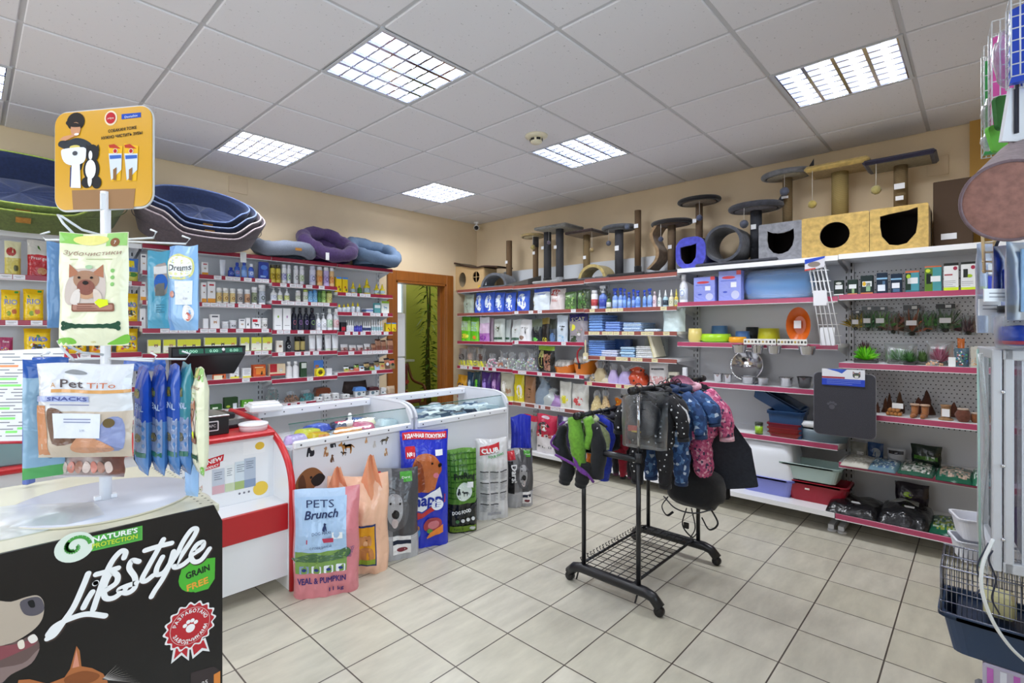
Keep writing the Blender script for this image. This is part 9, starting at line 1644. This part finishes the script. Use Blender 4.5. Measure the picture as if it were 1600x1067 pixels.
# things hanging above it
def cagebox(px0, px1, py0, py1, d, col, label, n=6):
    p0,p1 = at(px0,py1,d),at(px1,py0,d);e = empty('folded_cage',p0,-1.5,label=label,cat='cage');w_ = (px1-px0)/F*d;h = p1.z-p0.z;a = MB()
    for k in range(n+1): a.tube([(w_*k/n,0,0),(w_*k/n,0,h)],.0018,'#d8dce0|s',5);a.tube([(w_*k/n,.1,0),(w_*k/n,.1,h)],.0018,'#d8dce0|s',5)
    for k in range(8): z = h*k/7; a.tube([(0, 0, z), (w_, 0, z), (w_, .1, z), (0, .1, z)], .0018, '#d8dce0|s', 5, closed=True)
    a.build('wire',e);a = MB();a.prism([(0,0),(w_*.7,0),(w_*.35,h*.95),(0,h*.9)],plane((.002,.05,0),(1,0,0),(0,0,1)),.02,col);a.build('tray',e)
cagebox(1538, 1572, 72, 236, 1.75, '#3a9a50|s', 'folded green cage hanging high at the right edge')
cagebox(1550, 1605, 34, 200, 1.60, '#d85aa8|s', 'folded pink cage beside the folded green cage')
cagebox(1580, 1640, -10, 120, 1.35, '#2a4cc0|s', 'folded blue cage at the top right corner')
def lump(px,py,d,r,col,label,cat,name,amp=.1): e = empty(name,at(px,py,d),-YAW,label=label,cat=cat);a = MB();a.sphere((0,0,0),r,col,18,12,fn=lambda p: 1+amp*sin(7*p.x+5*p.z)+amp*.6*sin(11*p.z+3));a.build('body',e);return e
lump(1572, 92, 1.5, (.035, .02, .085), '#e0e2ee|clear', 'clear plastic bag over the folded pink cage', 'bag', 'plastic_bag')
lump(1551,180,1.7,(.035,.02,.06),'#e4e8ea|clear','clear bag of white parts below the folded green cage','bag','plastic_bag');lump(1545,222,1.7,(.025,.015,.03),'#dfe2e4|haze','small milky bag at the lower end of the clear bag','bag','plastic_bag')
e = empty('plastic_scoop',at(1573,175,1.5),-YAW,label='dark green plastic scoop hanging above the pink tunnel',cat='scoop');a = MB();a.prism(rrect(-.03,-.05,.03,.05,.015),plane((0,0,0),(1,0,.1),(-.1,0,1)),.012,'#2a6a2c|s');a.build('blade',e)
e = empty('plastic_scoop',at(1560,215,1.55),-YAW,label='bright green plastic scoop below the dark green one',cat='scoop');a = MB();a.prism(rrect(-.022,-.04,.022,.04,.012),plane((0,0,0),(1,0,.3),(-.3,0,1)),.012,'#6cc04a|s');a.build('blade',e)
e = empty('dustpan',at(1585,165,1.42),-YAW,label='white and blue dustpan set hanging at the right edge',cat='dustpan');a = MB();a.prism([(-.035,-.10),(.05,-.10),(.05,.05),(-.01,.05)],plane((0,0,0),(1,0,0),(0,0,1)),.01,'#e6e8ee|s');a.build('pan',e);a = MB();a.box((.04,-.012,.085),(.06,.02,.07),'#2a54d0|s',b=.005);a.build('clip',e);a = MB();a.box((.0,-.006,.0),(.006,.008,.16),'#1a1c2c|s');a.build('handle',e)
# hanging cloths, ladder, bottle packs below the tunnel
def blister(px0, px1, py0, py1, d, col, label, name='blister_pack', parts=(), th=.03):
    p0,p1 = at(px0,py1,d),at(px1,py0,d);w_ = (px1-px0)/F*d;h = p1.z-p0.z;e = empty(name,p0,-YAW,label=label,cat='pack');a = MB();a.T = Matrix.Translation((w_/2,0,0));bag_mesh(a,w_,h,th,col,seed=int(px0),top=.25);a.T = Matrix();a.build('wrapper',e)
    for nm,x0,x1,z0,z1,c_ in parts: a = MB();a.box(((x0+x1)/2*w_,-th*.6,(z0+z1)/2*h),((x1-x0)*w_,.004,(z1-z0)*h),c_,b=.0015);a.build(nm,e)
blister(1526,1556,380,520,1.55,'#cfdcf2|haze','clear pouch with a blue dosing bottle under the pink tunnel',parts=(('bottle',.3,.65,.35,.65,'#3a50c8|s'),('price_tag',.3,.75,.62,.76,'#eef0f4|m')))
blister(1552,1586,384,478,1.45,'#5a7ac8|clear','clear pack of dark blue brushes',parts=(('brush',.2,.45,.1,.6,'#24308c|s'),('brush',.6,.8,.1,.6,'#24308c|s')))
blister(1572,1612,378,500,1.35,'#86a8c8|haze','milky blue pack at the right edge under the tunnel',parts=(('fold',.3,.7,.1,.9,'#7a9cc0|f'),))
e = empty('bird_ladder', at(1535, 374, 1.5), -YAW, label='small wooden bird ladder hanging with a dark twisted ribbon', cat='ladder'); a = MB()
for x in (0, .034): a.tube([(x, 0, .02), (x+.006, 0, -.10)], .004, '#d8bc8c|wood', 6)
for k in range(4): a.tube([(0, 0, -.01-.028*k), (.04, 0, -.01-.028*k)], .003, '#d8bc8c|wood', 6)
a.build('ladder',e);a = MB();a.tube(catmull([(.045,-.01,.01),(.03,-.01,-.03),(.05,-.01,-.07),(.03,-.01,-.11)],6),.006,'#14182c|b',6,flat=.3);a.build('ribbon',e)
for k, (px, py, w_, h_) in enumerate(((1547, 480, 34, 26), (1562, 461, 48, 20))):
    d = 1.42-.05*k;a = MB();a.prism(rect(-w_/2/F*d,-h_/2/F*d,w_/2/F*d,h_/2/F*d),plane((0,0,0),(1,0,0),(0,0,1)),.003,'#e8eaee|m');lines(a,plane((0,0,0),(1,0,0),(0,0,1)),-w_*.35/F*d,w_*.35/F*d,.005,2,.01,'#8a8c96|m');a.build('price_card',loc=at(px,py,d),rz=-YAW,label=('white price card hanging under the clear pouch','white price card with dark pictures beside the blue brushes')[k],cat='card')
# silver framed display cage with ribbed panel
K0 = at(1566, 700, 1.42); zt = at(1566, 546, 1.42).z; zb_ = at(1566, 892, 1.42).z
e = empty('display_cage',(K0.x,K0.y,zb_),-1.47,label='silver framed show cage with a ribbed clear panel at the right edge',cat='cage');Hc = zt-zb_
a = MB(); S_ = '#c2c4ca|s'
for x in (-.012, .012): a.box((x*1.0, 0, Hc/2), (.02, .03, Hc), S_, b=.003)
for k in range(3): a.sphere((.0, -.017, Hc*(.15+.33*k)), .005, '#dcdce0|chrome', 8, 6)
a.box((.3,0,Hc-.015),(.6,.03,.03),S_,b=.003);a.box((.3,0,.015),(.6,.03,.03),S_,b=.003);a.box((.6,0,Hc/2),(.03,.03,Hc),S_,b=.003)
for x in (.0, .6): a.box((x, .36, Hc/2), (.03, .03, Hc), S_, b=.003)
for z in (.015,Hc-.015): a.box((0,.18,z),(.03,.36,.03),S_,b=.003);a.box((.6,.18,z),(.03,.36,.03),S_,b=.003);a.box((.3,.36,z),(.6,.03,.03),S_,b=.003)
a.build('frame', e)
a = MB(); a.box((.31, .004, Hc/2), (.56, .004, Hc-.06), '#eef0f6|haze')
for k in range(40): a.box((.04+.014*k, -.002, Hc/2), (.0035, .006, Hc-.06), '#d0d4dc|s')
a.build('ribbed_panel', e)
a = MB(); a.box((.3, .355, Hc/2), (.56, .004, Hc-.06), '#cfc8d4|haze'); a.build('rear_panel', e)
a = MB(); a.box((-.0, .18, Hc/2), (.004, .32, Hc-.06), '#dfe6e8|glass'); a.build('side_glass', e)
a = MB(); a.box((.3, .18, .06), (.5, .3, .10), '#58426c|b', b=.02); a.build('bedding', e)
a = MB();a.tube(catmull([(-.045,-.0,Hc*.98),(-.03,.02,Hc*.6),(-.042,.03,Hc*.2),(-.03,.02,-.02)],6),.018,'#f2f6f6|haze',8,flat=.4);a.tube([(-.05,0,Hc),(-.045,0,-.0)],.003,'#9ab8b0|s',6);a.build('curtain_strip',e)
e2 = empty('treat_jar',at(1592,545,1.38),-YAW,label='clear jar with black lid and blue red contents on the show cage',cat='jar');a = MB();a.lathe([(.045,0),(.05,.02),(.05,.085),(.04,.1)],'#dfe6f0|clear',20);a.build('jar',e2);a = MB();a.lathe([(.043,.1),(.043,.118),(0,.118)],'#101014|s',20);a.build('lid',e2);a = MB();a.lathe([(.04,.01),(.042,.06),(0,.065)],'#2a4cb0|f',16);a.lathe([(.041,.012),(.041,.022)],'#c8384c|s',16);a.build('contents',e2)
# trays and wire cage at the lower right
def nested(px,py,d,label,w_=.2): t_,_ = mk_tray(w_,.08,dict(b='#e4e6ee|s',d=.7));q = at(px,py,d);t_.build('litter_tray',loc=q,rz=-YAW-.5,label=label,cat='litter tray')
nested(1552,852,1.9,'white rimmed litter tray, upper of two by the show cage');nested(1550,888,1.9,'white rimmed litter tray, lower of two by the show cage')
q = at(1588, 1026, 1.66); e = empty('hamster_cage', q, -pi/2, label='wire hamster cage with a navy blue plastic base at the lower right', cat='cage')
wq, dq, hb = .38, .26, .13
a = MB(); t_, _ = mk_tray(wq, hb, dict(b='#2a3e5c|s', d=dq/wq)); a.v, a.f, a.fm, a.fs, a.ms = t_.v, t_.f, t_.fm, t_.fs, t_.ms
for v in a.v: v.y -= dq/2
a.build('base', e); a = MB(); Hw = .15
for k in range(30): x = -wq*.47+wq*.94*k/29;a.tube([(x,-dq*.46,hb),(x,-dq*.46,hb+Hw),(x,dq*.46,hb+Hw),(x,dq*.46,hb)],.0014,'#8a8e9c|steel',5)
for y in (-dq*.46, 0, dq*.46): a.tube([(-wq*.48, y, hb+Hw), (wq*.48, y, hb+Hw)], .0025, '#8a8e9c|steel', 5)
for k in range(5): z = hb+Hw*k/4;a.tube([(-wq*.48,-dq*.47,z),(wq*.48,-dq*.47,z),(wq*.48,dq*.47,z),(-wq*.48,dq*.47,z)],.0018,'#8a8e9c|steel',5,closed=True)
for k in range(16): y = -dq*.46+dq*.92*k/15; a.tube([(-wq*.48, y, hb), (-wq*.48, y, hb+Hw)], .0014, '#8a8e9c|steel', 5)
a.build('wire_top', e)
a = MB();a.box((-.04,0,hb+.03),(.08,.1,.07),'#d8d4a0|s',b=.012);a.build('shelter',e);a = MB();a.box((.08,0,hb+.05),(.12,.12,.03),'#6a3428|s',b=.006);a.build('platform',e)
a = MB(); a.box((.0, 0, .06), (wq*.75, dq*.75, .1), '#1c2c48|s'); a.build('inner_tray', e)
zc = q.z;a = MB();a.box((0,0,0),(.26,.22,zc-.20),'#b7b0c6|s',b=.006);o = a.build('carton',loc=(q.x,q.y-.05,(zc+.20)/2-.003),rz=-pi/2,label='lilac carton under the hamster cage',cat='carton');a = MB();fn = plane((0,-.111,0),(1,0,0),(0,0,1))
for k in range(4): a.poly(rect(-.12+.03*k, -.1, -.105+.03*k, (zc-.20)/2-.01), fn, ['#c06ac0|f', '#dfe2f0|f'][k % 2])
a.build('printed_stripes', o)
a = MB();a.box((0,0,.1),(.3,.26,.2),'#6c6e74|m',b=.01);a.build('plinth',loc=(q.x+.02,q.y-.05,0),rz=-pi/2,label='grey low plinth carrying the lilac carton and hamster cage',cat='plinth')
pts = [at(x,y,1.33) for x,y in ((1552,842),(1536,880),(1534,920),(1550,968),(1578,1010),(1610,1040))];a = MB();a.tube(catmull([p_ for p_ in pts],8),.0042,'#dfe2e2|s',8);a.build('cable',label='white cable curving down beside the navy cage',cat='cable')
for k, pp_ in enumerate((((1545, 848), (1527, 885), (1534, 915), (1522, 930)), ((1551, 860), (1545, 875), (1556, 905), (1550, 935), (1562, 960)))):
    a = MB();a.tube(catmull([at(x,y,1.36) for x,y in pp_],6),.0022,'#20283c|s',6);a.build('cable',label=('thin black cable left of the white cable','thin black cable crossing behind the white cable')[k],cat='cable')
